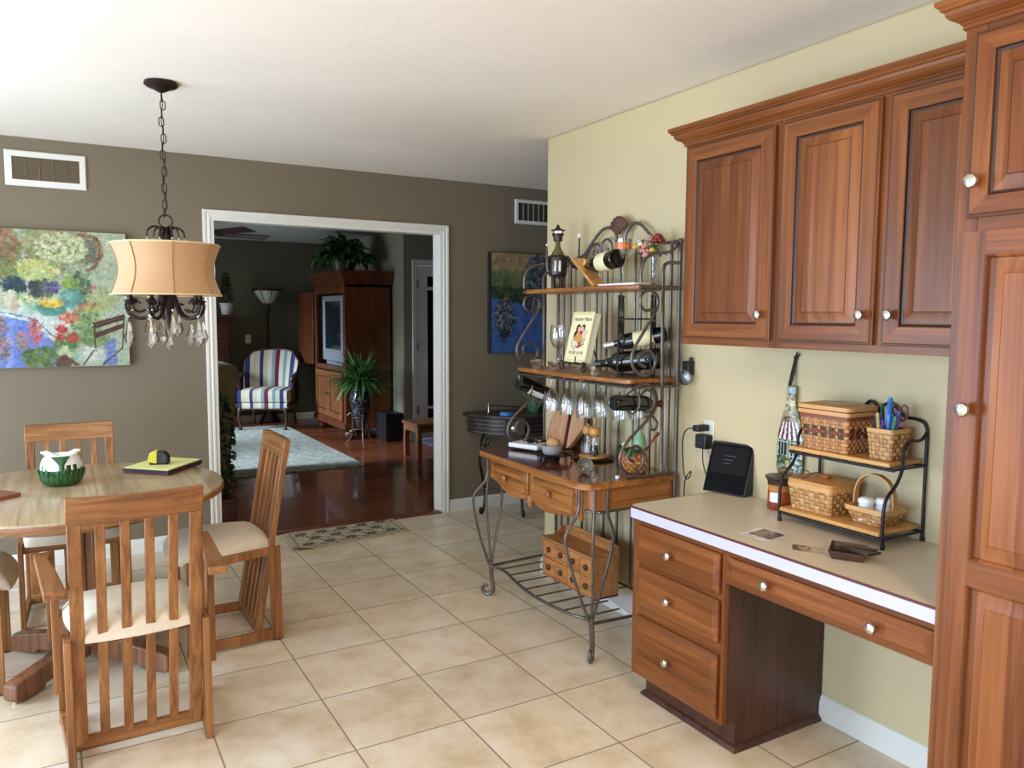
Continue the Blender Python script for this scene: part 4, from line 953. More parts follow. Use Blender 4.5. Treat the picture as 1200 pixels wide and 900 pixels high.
def rack():
    t = thing('wine_rack', 'wrought-iron rack with oak shelves, drawers and a wavy front against the wall', 'rack', (2.1, 3.05, 0))
    tp = [(2.345, 2.577), (1.915, 2.577), (1.880, 2.590), (1.858, 2.615), (1.848, 2.650), (1.852, 3.485), (1.862, 3.52), (1.88, 3.54), (1.91, 3.552), (2.345, 3.552)]
    m = MB(); m.prism(tp, T0 - .024, T0); m.build('tabletop', M['rack_top'], t, bevel=.003)
    m = MB(); cx, cy = 2.1, 3.06
    def off(p, d):
        v = Vector((p[0] - cx, p[1] - cy)); return (p[0] + d*(-1 if p[0] < 2.3 and v.x < 0 else 0) if False else p[0] + d*v.x/abs(v.x)*(abs(v.x) > .15), p[1] + d*v.y/abs(v.y)*(abs(v.y) > .3))
    op = [off(p, .006) for p in tp[1:-1]]; ip = [off(p, -.004) for p in tp[1:-1]]
    op = [(2.345, op[0][1])] + op + [(2.345, op[-1][1])]; ip = [(2.345, ip[0][1])] + ip + [(2.345, ip[-1][1])]
    n = len(op); zz = (T0 - .027, T0 - .004, T0 + .0005)
    a = [m.vert((x, y, zz[0])) for x, y in op]; b = [m.vert((x, y, zz[1])) for x, y in op]; c = [m.vert((x, y, zz[2])) for x, y in ip]; e = [m.vert((x, y, zz[0])) for x, y in ip]
    for k in range(n - 1):
        for p, q in ((a, b), (b, c), (e, a)): m.face([p[k], p[k+1], q[k+1], q[k]])
    m.build('edge_band', M['rack_y'], t, smooth=50)
    # frieze: two scalloped drawers, rounded corner blocks, side panels
    zt = T0 - .028
    for s, (ya, yb) in enumerate(((3.075, 3.43), (2.675, 3.045))):
        w = yb - ya; P = [(yb, zt), (ya, zt)]
        lo = [(0, .618), (.12, .600), (.3, .588), (.5, .590), (.68, .612), (.85, .640), (1, .650)] if s == 0 else [(0, .612), (.2, .602), (.4, .590), (.6, .582), (.8, .586), (1, .612)]
        P += [(ya + w*u, z) for u, z in (lo if s == 0 else lo)]
        m = MB(); m.prism(P, 0, .018, ((1.893, 0, 0), (0, 1, 0), (0, 0, 1), (-1, 0, 0))); d = m.build('drawer', M['rack_y'], t, bevel=.004)
        c = (sum(p[0] for p in P)/len(P), .68)
        m = MB(); m.prism([(c[0] + (p[0] - c[0])*.86, c[1] + (p[1] - c[1])*.78 - .004) for p in P], .018, .022, ((1.893, 0, 0), (0, 1, 0), (0, 0, 1), (-1, 0, 0))); m.build('raised_field', M['rack_y'], d, bevel=.003)
        m = MB(); m.lathe([(0, 0), (.007, 0), (.007, .008), (.016, .014), (.017, .020), (.011, .026), (0, .027)], (1.872, (ya + yb)/2 + .01, .675), 16, (-1, 0, 0)); m.build('knob', M['rack_x'], d, smooth=60)
    m = MB(); m.box((1.893, 2.66, .63), (1.90, 3.46, zt)); m.box((1.884, 3.44, .64), (1.90, 3.475, zt)); m.box((1.884, 3.046, .62), (1.90, 3.074, zt)); m.box((1.884, 2.65, .60), (1.90, 2.674, zt)); m.build('frieze_rail', M['rack_z'], t, bevel=.002)
    m = MB(); m.lathe([(.0, -.004), (.010, 0), (.020, .02), (.022, .04), (.012, .055), (0, .06)], (1.884, 3.058, .575), 12); m.build('leaf_carving', M['rack_z'], t)
    for y, s in ((RYN + .012, 1), (RYF - .012, -1)):
        m = MB(); pts = []
        for k in range(9):
            a = PI + PI/2*k/8; pts.append((1.965 + .065*math.cos(a), y + s*.055 + s*.055*math.sin(a)))
        pts = [(1.965, y + s*.055)] + pts
        m.prism(pts, .645, zt); m.build('corner_block', M['rack_z'], t, bevel=.002)
        m = MB(); m.box((1.985, y, .652), (2.325, y + s*.014, zt)); m.box((2.0, y - s*.003, .668), (2.31, y, zt - .016)); m.build('side_panel', M['rack_x'], t, bevel=.002)
        m = MB(); m.tube([(1.895, y + s*.09, .645), (1.90, y + s*.03, .645), (1.93, y, .645), (2.33, y - s*.002, .648)], .006, 8); m.build('apron_bar', I, t)
    m = MB(); m.box((1.905, 2.60, .735), (2.33, 3.53, T0 - .025)); m.build('subframe', M['rack_y'], t)
    # cabriole front legs of three rods, scrolled feet
    for y, s in ((RYN, 1), (RYF, -1)):
        foot = y + s*.03; fc = Vector((-.72, -.69 if s > 0 else .69, 0)); q0 = Vector((1.915, foot, 0))
        m = MB()
        A = smooth_path([(1.868, y + s*.07, T0 - .03), (1.862, y + s*.07, .64), (1.800, y + s*.06, .565), (1.795, y + s*.055, .50), (1.84, y + s*.04, .33), (1.90, foot, .17)], 6)
        B_ = smooth_path([(1.905, y + s*.012, T0 - .03), (1.905, y + s*.012, .645), (1.895, y + s*.005, .50), (1.905, y + s*.015, .33), (1.91, foot, .17)], 6)
        Cc = smooth_path([(1.965, y, T0 - .03), (1.965, y, .645), (1.992, y - s*.004, .56), (1.985, y, .46), (1.945, y + s*.015, .30), (1.915, foot, .17)], 6)
        for pth in (A, B_, Cc): m.tube(pth, .0068, 8)
        F = smooth_path([(1.908, foot, .19)] + [tuple(q0 + fc*a + Z0*b) for a, b in ((0, .10), (-.008, .04), (.006, .012), (.032, .010), (.050, .032), (.040, .054), (.020, .052))], 6)
        m.tube(F, [.013 - .005*k/len(F) for k in range(len(F))], 8); m.build('leg', I, t)
    # bottom shelf: wavy front bar, side bars, cross wires
    bow = [(1.90, 3.495), (1.925, 3.44), (1.925, 3.36), (1.895, 3.20), (1.875, 3.05), (1.875, 2.90), (1.895, 2.74), (1.925, 2.66), (1.91, 2.605)]
    fb = smooth_path([(a, b, SB) for a, b in bow], 6)
    m = MB(); m.tube(fb, .0075, 8); m.tube([(1.905, RYN + .03, SB), (2.335, RYN, SB)], .0075, 8); m.tube([(1.905, RYF - .03, SB), (2.335, RYF, SB)], .0075, 8); m.tube([(2.335, RYN, SB), (2.335, RYF, SB)], .0065, 8)
    for k in range(8):
        y = RYN + .11 + k*.105; x = min(fb, key=lambda p: abs(p.y - y)).x; m.tube([(x, y, SB), (2.335, y, SB)], .0045, 6)
    m.build('bottom_shelf', I, t)
    # back: posts, upright bars, arched crest with shell
    for y in (RYN, RYF):
        m = MB(); m.tube([(RB, y, 0), (RB, y, 1.79)], .0095, 8); m.lathe([(0, 0), (.013, 0), (.014, .008), (.010, .014), (0, .016)], (RB, y, 1.788), 12); m.build('back_post', I, t)
    for k, y in enumerate((2.63, 2.755, 2.835, 2.877, 2.986, 3.094, 3.179, 3.282, 3.409, 3.47)):
        z1 = min(np.interp(y, [p[0] for p in ARCH_R][::-1], [p[1] for p in ARCH_R][::-1]) if y < 2.96 else np.interp(y, [p[0] for p in ARCH_L][::-1], [p[1] for p in ARCH_L][::-1]), 1.80 if y > 2.75 else 1.8)
        m = MB(); m.tube([(RB, y, SB), (RB, y, z1)], .0075 if k not in (2, 3) else .006, 8); m.build('back_bar', I, t)
    m = MB(); X = lambda P, k=6: smooth_path([(RB - .003, a, b) for a, b in P], k)
    m.tube(X(ARCH_L), .0075, 8); m.tube(X(ARCH_R), .0075, 8)
    for c in (CURL1, CURL2, CURL3): m.tube(X(c), .006, 8)
    m.tube([(RB, 3.525, 1.72), (RB, 3.40, 1.735), (RB, 3.29, 1.738)], .006, 8); m.build('crest', I, t)
    m = MB()                                     # fluted shell
    def shell(u, v):
        a = R(28) + R(124)*u; r = .012 + .078*v; fl = .004*math.cos(u*14*PI)*v
        return (RB - .012 - fl - .006*math.sin(PI*v), 2.99 + r*math.cos(a)*.85, 1.846 + r*math.sin(a) + .004*v*abs(math.cos(u*7*PI)))
    m.grid(shell, 56, 8); o = m.build('shell_ornament', plain('rusty_shell', rgb(96, 62, 52), .6, .3, var=.2, scale=60), t, smooth=60)
    md = o.modifiers.new('thick', 'SOLIDIFY'); md.thickness = .006
    # shaped sides
    for y in (RYN, RYF):
        m = MB(); Z = lambda P, k=6: smooth_path([(a, y, b) for a, b in P], k)
        for P, r in ((SC_TOP, .0065), (SC_MID, .0068), (SC_LOW, .0068), (SC_CURL, .0055)): m.tube(Z(P), r, 8)
        m.build('side_scroll', I, t)
        m = MB(); m.tube(Z(SC_POST), .0078, 8); m.build('side_post', I, t)
        m = MB(); m.tube([(2.06, y, T0 + .006), (2.335, y, T0 + .006)], .006, 6); m.tube([(2.08, y, S2 - .035), (2.335, y, S2 - .035)], .006, 6); m.tube([(2.115, y, S1 - .012), (2.335, y, S1 - .012)], .008, 6); m.build('side_bar', I, t)
        z = 1.105 if y == RYN else 1.075
        for x in (2.085, 2.165):
            m = MB(); q = .048; xx = x if y == RYN else x + .06; zz2 = z - (x - 2.085)*(0 if y == RYN else .40) + (.0 if y == RYN else .010)
            m.tube([(xx + .006*math.sin(2*PI*j/28), y + q*math.cos(2*PI*j/28), zz2 + q*math.sin(2*PI*j/28)) for j in range(28)], .005, 7, closed=True); m.build('bottle_ring', I, t)
    # oak shelves with bowed fronts
    def shelf(z, x0, xm, label=None):
        pts = [(RB + .005, RYN + .012)]
        pts += [(x0 + .02, RYN + .012), (x0 + .004, RYN + .03)]
        for k in range(11):
            f = k/10; pts.append((x0 - (x0 - xm)*math.sin(PI*f)**.8, RYN + .04 + (RYF - RYN - .08)*f))
        pts += [(x0 + .004, RYF - .03), (x0 + .02, RYF - .012), (RB + .005, RYF - .012)]
        m = MB(); m.prism(pts, z - .020, z); return m.build('shelf', M['rack_y'], t, bevel=.004)
    shelf(S1, 2.105, 2.085); shelf(S2, 2.062, 2.03)
    m = MB()                                     # stemware rails below the lower shelf
    for x in (2.075, 2.115, 2.175, 2.215, 2.275, 2.315): m.tube([(x, RYN + .02, S2 - .035), (x, RYF - .02, S2 - .035)], .0045, 6)
    for y in (2.60, 3.05, 3.50): m.tube([(2.07, y, S2 - .028), (2.33, y, S2 - .028)], .0045, 6)
    m.build('stemware_rail', I, t)
rack()
# ------------------------------------------------------------------ bottles and glasses
BPROF = [(0, .004), (.020, .004), (.034, 0), (.0375, .004), (.038, .012), (.038, .185), (.036, .200), (.028, .218), (.018, .235), (.0145, .25), (.0142, .285), (.0165, .286), (.0165, .297), (.0135, .300), (0, .300)]
def bottle(label, base, tip, lab=None, foil=None, s=1.0, glass=None, group=None, cat='bottle', name='wine_bottle', rad=1.0, long=False):
    """base point and a point toward the neck"""
    t = thing(name, label, cat, base); a = (Vector(tip) - Vector(base)).normalized()
    pr_ = BPROF if not long else [(0, .004), (.034, 0), (.038, .012), (.038, .235), (.034, .255), (.016, .275), (.0145, .298), (0, .299)]
    m = MB(); m.lathe([(r*s*rad, h*s) for r, h in pr_], base, 28, a); m.build('glass_body', glass or M['bottle'], t, smooth=50)
    if long:
        sv_ = Vector((-a.y, a.x, 0)).normalized(); uv_ = a.cross(sv_); uv_ = uv_ if uv_.z > 0 else -uv_; sv_ = sv_ if sv_.y < 0 else -sv_
        m = MB(); m.grid(lambda u, v: Vector(base) + a*s*(.07 + .125*u) + (sv_*math.cos(-1.25 + .9*v) + uv_*math.sin(-1.25 + .9*v))*.0385*s*rad, 4, 6); m.build('paper_label', M['white_cer'], t, smooth=60)
    if lab:
        m = MB(); m.lathe([(.0382*s*rad, .055*s), (.0385*s*rad, .056*s), (.0385*s*rad, .150*s), (.0382*s*rad, .151*s)], base, 28, a); m.build('paper_label', lab, t, smooth=60)
    if foil:
        m = MB(); m.lathe([(.0148*s, .245*s), (.0150*s, .284*s), (.0172*s, .2855*s), (.0172*s, .2975*s), (.014*s, .301*s), (0, .301*s)], base, 20, a); m.build('foil', foil, t, smooth=50)
    return t
silver = plain('silver_foil', rgb(200, 200, 204), .3, .8); redf = plain('red_foil', rgb(92, 24, 30), .35, .4)
bottle('wine bottle with cream label held slanting by the wooden stand on the top shelf', (2.145, 2.770, 1.722), (2.195, 3.08, 1.700), M['label'], None, 1.0, rad=1.12)
bottle('bottle in the near side rings of the iron rack, base toward the room', (1.985, RYN, 1.107), (2.2, RYN, 1.093), None, redf, .88)
bottle('bottle in the far side rings of the iron rack, with a white label', (2.085, RYF - .01, 1.118), (2.335, RYF - .01, 1.018), None, None, .84, rad=1.25, long=True)
bottle('upper bottle in the small black rack, with cream label and silver neck', (2.290, 2.606, 1.392), (2.125, 2.80, 1.338), M['label'], silver, .93)
bottle('lower bottle lying in the small black rack on the second shelf, without a label', (2.285, 2.628, 1.285), (2.10, 2.86, 1.250), None, M['black'], 1.0, rad=1.22)
# waiter figure holding a bottle
t = thing('bottle_holder', 'metal waiter figure bottle holder at the left of the top shelf', 'bottle holder', (2.19, 3.335, S1)); bx, by = 2.20, 3.33
tgt = Vector((-bx, -by, 0)).normalized(); sd = Vector((-tgt.y, tgt.x, 0)); Z = Vector((0, 0, 1)); o = Vector((bx, by, 0))
mi = plain('tarnished_metal', rgb(70, 66, 64), .35, .8, var=.3, scale=40)
m = MB(); m.lathe([(0, S1 + .0015), (.05, S1 + .0015), (.05, S1 + .006), (0, S1 + .006)], (bx, by, 0), 24); m.build('base', mi, t)
m = MB()                                         # jacket front
def jac(u, v):
    a = R(-105) + R(210)*u; r = .044 + .004*math.sin(PI*v); d = tgt*math.cos(a) + sd*math.sin(a)
    return o + d*r + Z*(1.665 + .105*v)
m.grid(jac, 18, 8); ob = m.build('jacket', mi, t); md = ob.modifiers.new('thick', 'SOLIDIFY'); md.thickness = .003
m = MB()
for s in (-1, 1): m.obox(o + tgt*.047 + sd*s*.011 + Z*1.715, (.012, .012, .055), (0, 0, math.atan2(tgt.y, tgt.x)))
m.build('shirt_front', silver, t, bevel=.002)
m = MB(); m.lathe([(.019, 1.842), (.024, 1.845), (.0235, 1.892), (.0185, 1.897), (.019, 1.842)], (bx, by, 0), 16)
f = o + tgt*.024; m.ell(f + Z*1.872, (.006, .006, .008), 8, 6)
for s in (-1, 1): m.ell(o + sd*s*.025 + Z*1.875, (.005, .005, .009), 8, 6)
hd = m.build('head', mi, t)
m = MB(); m.lathe([(0, 1.925), (.006, 1.924), (.010, 1.910), (.022, 1.902), (.036, 1.898), (.037, 1.894), (0, 1.894)], (bx, by, 0), 18); m.build('hat', M['black_iron'], hd)
m = MB(); m.obox(o + tgt*.0265 + Z*1.886, (.004, .036, .012), (0, 0, math.atan2(tgt.y, tgt.x))); m.build('hat_band', M['white_cer'], hd)
for s in (-1, 1):
    m = MB(); q = o - sd*s*.046 if False else o + sd*s*.046
    if s > 0: pth = [q + Z*1.765, q + sd*.034 + tgt*.015 + Z*1.715, q + sd*.058 + tgt*.02 + Z*1.70, q + sd*.062 + tgt*.02 + Z*1.86]
    else: pth = [q + Z*1.765, q - sd*.008 + tgt*.02 + Z*1.70, q - sd*.010 + tgt*.02 + Z*1.78, q - sd*.010 + tgt*.02 + Z*1.815]
    m.tube(pth, [.010, .009, .007, .004], 8); m.build('arm', mi, t)
    m = MB(); m.ell(pth[-1] + Z*.008, (.010, .010, .012) if s > 0 else (.005, .005, .006), 10, 7); m.build('raised_cup', M['white_cer'], t)
m = MB()
for s in (-1, 1): m.tube([o + tgt*.03 + sd*s*.018 + Z*1.67, o + tgt*.045 + sd*s*.02 + Z*1.64, o + tgt*.05 + sd*s*.016 + Z*(S1 + .004)], .008, 8)
m.build('leg', mi, t)
bottle('pale-necked bottle clasped by the metal waiter figure', (bx, by, S1 + .007), (bx, by, 2), M['black'], None, .86, plain('olive_glass', rgb(92, 84, 50), .1))
# leaning wooden bottle stand
t = thing('bottle_stand', 'slanting wooden plank bottle stand on the top shelf', 'bottle stand', (2.16, 2.94, S1))
m = MB(); m.beam((2.158, 2.918, S1 + .006), (2.196, 3.150, 1.742), .066, .014, (0, 0, 1)); m.build('plank', M['pine'], t, bevel=.003)
m = MB(); m.beam((2.20, 3.06, 1.722), (2.196, 3.075, 1.722), .05, .03, (0, 0, 1)); m.build('neck_collar', M['pine'], t, bevel=.002)
# white dish
m = MB(); m.box((2.105, 2.605, S1 + .0005), (2.20, 2.86, S1 + .010)); tag(m.build('serving_tray', M['white_cer'], bevel=.004), 'flat white tray on the top shelf under the coloured goblet', 'tray')
# martini glass with orange, and a bud vase
def goblet(name, label, c, prof, mat, group=None, up=True, n=20, cat='glass'):
    m = MB(); m.lathe(prof if up else [(r, -h) for r, h in prof], c, n); return tag(m.build(name, mat, smooth=60), label, cat, group)
gp = [(0, 0), (.028, 0), (.028, .002), (.006, .006), (.0032, .014), (.0032, .100), (.006, .106), (.022, .130), (.034, .158), (.0365, .196), (.035, .196), (.0325, .158), (.020, .132), (0, .110)]
t = thing('cocktail_glass', 'tall stemmed glass with orange decoration on the top shelf', 'glass', (2.18, 2.775, S1 + .0105))
m = MB(); m.lathe(gp, (2.18, 2.775, S1 + .0105), 22); m.build('glass_body', glassy('tinted_glass', (.75, .86, .80, 1), .05, .15), t, smooth=60)
m = MB(); m.lathe([(.0335, .152), (.0355, .160), (.0362, .178), (.0355, .180)], (2.18, 2.775, S1 + .0105), 22); m.build('orange_band', plain('orange_enamel', rgb(216, 118, 70), .3, var=.5, scale=70), t, smooth=60)
t = thing('flower_vase', 'slim glass bud vase with red, pink and yellow glass flowers on the top shelf', 'vase', (2.235, 2.625, S1)); vx, vy = 2.235, 2.632
m = MB(); m.lathe([(0, .001), (.022, .001), (.022, .004), (.010, .010), (.008, .03), (.009, .10), (.013, .135), (.012, .135), (.008, .10), (.007, .03), (0, .012)], (vx, vy, S1), 16); m.build('glass_body', M['glass'], t, smooth=60)
m = MB(); m.tube([(vx + .010*math.cos(k*.9), vy + .010*math.sin(k*.9), S1 + .012 + k*.0045) for k in range(27)], .0018, 6); m.build('twist', plain('twist_wire', rgb(80, 84, 80), .3, .6), t)
FLR = random.Random(4)
def blossom(c, r, col, n=7):
    m = MB(); c = Vector(c)
    for ring, (rr, z) in enumerate(((1, 0), (.62, .35), (.3, .55))):
        for k in range(n):
            a = 2*PI*k/n + ring*.5; d = Vector((math.cos(a), math.sin(a), 0)); f = .85 + .3*FLR.random()
            m.ell(c + d*r*rr*.55 + Vector((0, 0, z*r)), (r*.36*f, r*.36*f, r*.34), 7, 5, tuple(v*f for v in col[:3]) + (1,))
    return m
for c, r, col in (((vx - .035, vy + .012, 1.748), .033, rgb(206, 128, 128)), ((vx - .005, vy - .032, 1.79), .034, rgb(128, 34, 32)), ((vx - .052, vy + .062, 1.765), .016, rgb(214, 168, 56)), ((vx + .01, vy + .045, 1.80), .024, rgb(190, 158, 140)), ((vx - .045, vy + .035, 1.775), .014, rgb(230, 226, 214)), ((vx - .02, vy + .075, 1.79), .012, rgb(210, 214, 206)), ((vx - .05, vy - .005, 1.725), .018, rgb(216, 150, 150)), ((vx - .04, vy - .035, 1.745), .016, rgb(196, 170, 70))):
    b = blossom(c, r, col).build('blossom', M['vcol_gloss'], t, smooth=60)
m = MB()
def leafblade(m, b, d, L, w, droop, col, n=5, up=Vector((0, 0, 1)), fold=.25):
    b, d = Vector(b), Vector(d).normalized(); sdv = d.cross(up)
    if sdv.length < 1e-4: sdv = Vector((1, 0, 0))
    sdv.normalize(); pts = []; p = b.copy(); dd = d.copy()
    for k in range(n + 1):
        f = k/n; ww = w*math.sin(PI*min(1, .06 + .94*f))**.8*(1 if f < 1 else 0) if True else 0
        nn = sdv.cross(dd).normalized()
        pts.append((m.vert(p - sdv*ww/2 + nn*ww*fold), m.vert(p), m.vert(p + sdv*ww/2 + nn*ww*fold)))
        dd = (dd - up*droop/n).normalized(); p = p + dd*L/n
    for k in range(n):
        a, c = pts[k], pts[k+1]
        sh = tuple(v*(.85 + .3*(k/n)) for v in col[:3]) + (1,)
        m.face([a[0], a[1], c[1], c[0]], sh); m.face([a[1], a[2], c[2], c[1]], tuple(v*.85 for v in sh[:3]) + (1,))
for k in range(22):
    a = k*.75; leafblade(m, (vx - .01, vy + .01, 1.735), (math.cos(a), math.sin(a), .25 + (k % 4)*.4), .06 + .012*(k % 3), .020, .5, rgb(74 + 10*(k % 3), 104 + 8*(k % 4), 62))
m.build('leaves', M['leaf'], t)
# glasses on the second shelf
wg = [(0, 0), (.033, 0), (.033, .0025), (.008, .006), (.0038, .016), (.0038, .088), (.010, .098), (.030, .118), (.041, .145), (.042, .17), (.035, .222), (.0335, .222), (.040, .17), (.038, .146), (.028, .121), (0, .104)]
goblet('wine_glass', 'upright clear wine glass at the left of the second shelf', (2.165, 3.265, S2 + .0005), wg, M['glass'])
goblet('wine_glass', 'second upright wine glass, half behind the pie book on the second shelf', (2.265, 3.245, S2 + .0005), wg, M['glass'])
cup = [(0, 0), (.022, 0), (.024, .004), (.023, .010), (.030, .022), (.034, .040), (.0315, .040), (.027, .024), (0, .010)]
for c, lb in (((2.12, 3.395, S2 + .0005), 'cut-glass candle cup at the far end of the second shelf'), ((2.135, 3.255, S2 + .0005), 'cut-glass candle cup in front of the upright wine glass'), ((2.075, 2.835, S2 + .0005), 'cut-glass candle cup beside the neck of the dark bottle')):
    o_ = goblet('candle_cup', lb, c, cup, M['crystal'], n=9, cat='candle holder')
tm = [(0, 0), (.026, 0), (.030, .01), (.040, .085), (.0385, .085), (.028, .012), (0, .008)]
goblet('tumbler', 'clear tumbler behind the black bottle rack on the second shelf', (2.19, 2.845, S2 + .0005), tm, M['glass'])
# hanging stemware
wh = [(0, 0), (.034, 0), (.034, .002), (.006, .006), (.0034, .014), (.0034, .066), (.014, .078), (.034, .105), (.039, .135), (.033, .178), (.0318, .178), (.037, .135), (.032, .107), (0, .084)]
hang = [(x, y) for x in (2.095, 2.195, 2.295) for y in (3.36, 3.22, 3.08, 2.94, 2.80)]
for k, (x, y) in enumerate(hang):
    if x == 2.095 and y in (3.36, 2.80): continue
    goblet('wine_glass', 'stemmed glass hanging upside down below the second shelf', (x, y, S2 - .0285), wh, M['glass'], 'hanging stemware', up=False)
# cookery book on a wire easel
t = thing('book_easel', 'black scrolled wire easel holding the pie book', 'easel', (2.12, 3.02, S2)); K = M['black_iron']
BO = Vector((2.100, 3.118, S2 + .050)); BU = Vector((-.012, -.19, 0)).normalized(); BV = Vector((.058, 0, .235)).normalized(); BN = BU.cross(BV).normalized()
if BN.x > 0: BN = -BN
m = MB()
for f in (.16, .84):
    q = BO + BU*.19*f
    m.tube([q + BN*.032 + Z*.022, q + BN*.034 - Z*.004, q - Z*.006, q - BN*.036 + BV*.0, q - BN*.036 + BV*.17], .0035, 7)
m.tube([BO + BU*.0 - Z*.006 + BN*.004, BO + BU*.19 - Z*.006 + BN*.004], .0035, 7)
m.tube([BO + BU*.095 - BN*.036 + BV*.16, Vector((2.235, 3.0, S2 + .004))], .0035, 7); m.tube([BO + BU*.03 - BN*.036 + BV*.16, BO + BU*.16 - BN*.036 + BV*.16], .0035, 7)
for f in (-.02, 1.02):
    q = BO + BU*.19*f + BN*.008; c = Vector((q.x, q.y, S2 + .028)); m.tube(spiral(c, BU*(-1 if f < 0 else 1), Z, .0265, .008, 2.0, -5.5, 30), .0035, 7)
m.build('frame', K, t)
t = thing('cookbook', 'cream pie cookbook with a pictured cover standing on the wire easel', 'book', BO)
def slab(m, o, u0, u1, v0, v1, d0, d1):
    c = [o + BU*a + BV*b for a, b in ((u0, v0), (u1, v0), (u1, v1), (u0, v1))]; i = [m.vert(p + BN*d0) for p in c] + [m.vert(p + BN*d1) for p in c]
    for q in ((0, 1, 2, 3), (4, 5, 6, 7), (0, 1, 5, 4), (1, 2, 6, 5), (2, 3, 7, 6), (3, 0, 4, 7)): m.face([i[k] for k in q])
m = MB(); slab(m, BO, .003, .187, .003, .239, -.030, -.003); m.build('pages', plain('page_edge', rgb(222, 216, 204), .8), t)
m = MB(); slab(m, BO, 0, .19, 0, .243, -.003, 0); slab(m, BO, 0, .19, 0, .243, -.033, -.030); slab(m, BO, 0, .004, 0, .243, -.033, 0); m.build('cover', plain('book_cream', rgb(214, 204, 140), .5), t)
p = Pic(114, 146, (222, 214, 150)); p.poly([(6, 8), (108, 8), (108, 138), (6, 138)], (240, 228, 186))
p.ell(56, 76, 34, 30, (222, 200, 170)); p.ell(52, 78, 24, 16, (206, 150, 90)); p.ell(60, 52, 14, 11, (214, 172, 132)); p.ell(44, 48, 12, 12, (72, 40, 30)); p.ell(48, 52, 9, 9, (222, 178, 142)); p.ell(70, 46, 10, 10, (60, 34, 28)); p.ell(66, 50, 8, 8, (224, 180, 146))
p.poly([(26, 62), (42, 48), (44, 60), (30, 78)], (58, 38, 32)); p.ell(62, 60, 9, 5, (176, 52, 40)); p.ell(58, 96, 14, 9, (176, 68, 48)); p.line([(66, 92), (92, 78)], 2.5, (60, 64, 50)); p.line([(70, 100), (86, 92)], 5, (176, 72, 54)); p.ell(44, 92, 16, 6, (220, 214, 196), .3); p.ell(84, 64, 10, 14, (226, 196, 170), .5)
p.line([(20, 86), (28, 102), (46, 110)], 3, (120, 140, 100)); p.line([(42, 128), (74, 128)], 1.2, (176, 160, 120))
CU, CN = BU, BN
p.mesh('cover_picture', (BO + BV*.243 + BN*.0006, BU, -BV, BN), .19, .243, M['vcol_gloss'], t)
ink = plain('cover_ink', rgb(58, 52, 44), .6); inkr = plain('cover_ink_red', rgb(112, 44, 32), .6)
text('title_script', 'Hoosier Mama', .026, ink, (BO + BU*.095 + BV*.208 + BN*.001, BU, BV, BN), t, shear=.35)
text('title_caps', 'BOOK OF PIE', .021, inkr, (BO + BU*.095 + BV*.045 + BN*.001, BU, BV, BN), t)
# small black two-bottle rack
t = thing('tabletop_bottle_rack', 'small black scrolled two-bottle rack at the right of the second shelf', 'rack', (2.2, 2.68, S2))
m = MB()
for x, ya in ((2.13, 2.765), (2.25, 2.70)):
    pass
ax = Vector((2.125 - 2.29, 2.80 - 2.606, 0)).normalized(); sv = Vector((-ax.y, ax.x, 0)); ctr = Vector((2.205, 2.70, S2))
for e in (-.072, .072):
    for s in (-1, 1):
        b = ctr + ax*e + sv*s*.055; m.tube(smooth_path([b, b + Z*.27, b + Z*.315 + sv*-s*.002, b + Z*.345 - sv*s*.012, b + Z*.33 - sv*s*.026, b + Z*.29 - sv*s*.030], 5), .0038, 7)
        m.ell(b + Z*.352 - sv*s*.012, (.007, .007, .008), 8, 6)
    c = ctr + ax*e
    for z in (.005, .042, .150, .245, .262): m.tube([c - sv*.055 + Z*z, c + sv*.055 + Z*z], .0038, 7)
    for s in (-1, 1): m.tube(spiral(c + sv*s*.027 + Z*.215, sv, Z, .026, .010, 0 if s > 0 else PI, (PI*1.6) if s > 0 else PI*2.6, 18), .0045, 6)
    m.tube([c + sv*.048*math.cos(PI*k/12) + Z*(.185 + .055*math.sin(PI*k/12)) for k in range(13)], .0045, 6)
for s in (-1, 1):
    for z in (.005, .255): m.tube([ctr - ax*.072 + sv*s*.055 + Z*z, ctr + ax*.072 + sv*s*.055 + Z*z], .0038, 7)
m.build('frame', M['black_iron'], t)
# ------------------------------------------------------------------ things on the rack's table
t = thing('cutting_board', 'scalloped two-tone wooden cutting board with a dark stripe, leaning on the rack bars', 'cutting board', (2.27, 3.37, T0))
OUT = [(3.505,0.776),(3.515,0.892),(3.482,0.952),(3.425,0.976),(3.409,1.0),(3.322,1.005),(3.283,1.0),(3.267,0.966),(3.221,0.954),(3.212,0.907),(3.234,0.869),(3.271,0.824),(3.317,0.780),(3.381,0.776)]
pts = [(p.x, p.y) for p in smooth_path([(a, b, 0) for a, b in OUT], 4, True)]
lean = Vector((.045, 0, .23)).normalized(); nrm = Vector((-lean.z, 0, lean.x))
def strip(lo, hi, grow=0):
    q = []
    def clip(poly, lim, keep):
        res = []
        for i in range(len(poly)):
            a, b = poly[i], poly[(i+1) % len(poly)]; ia, ib = keep(a[0]), keep(b[0])
            if ia: res.append(a)
            if ia != ib: f = (lim - a[0])/(b[0] - a[0]); res.append((lim, a[1] + (b[1] - a[1])*f))
        return res
    return clip(clip(pts, lo, lambda v: v >= lo), hi, lambda v: v <= hi)
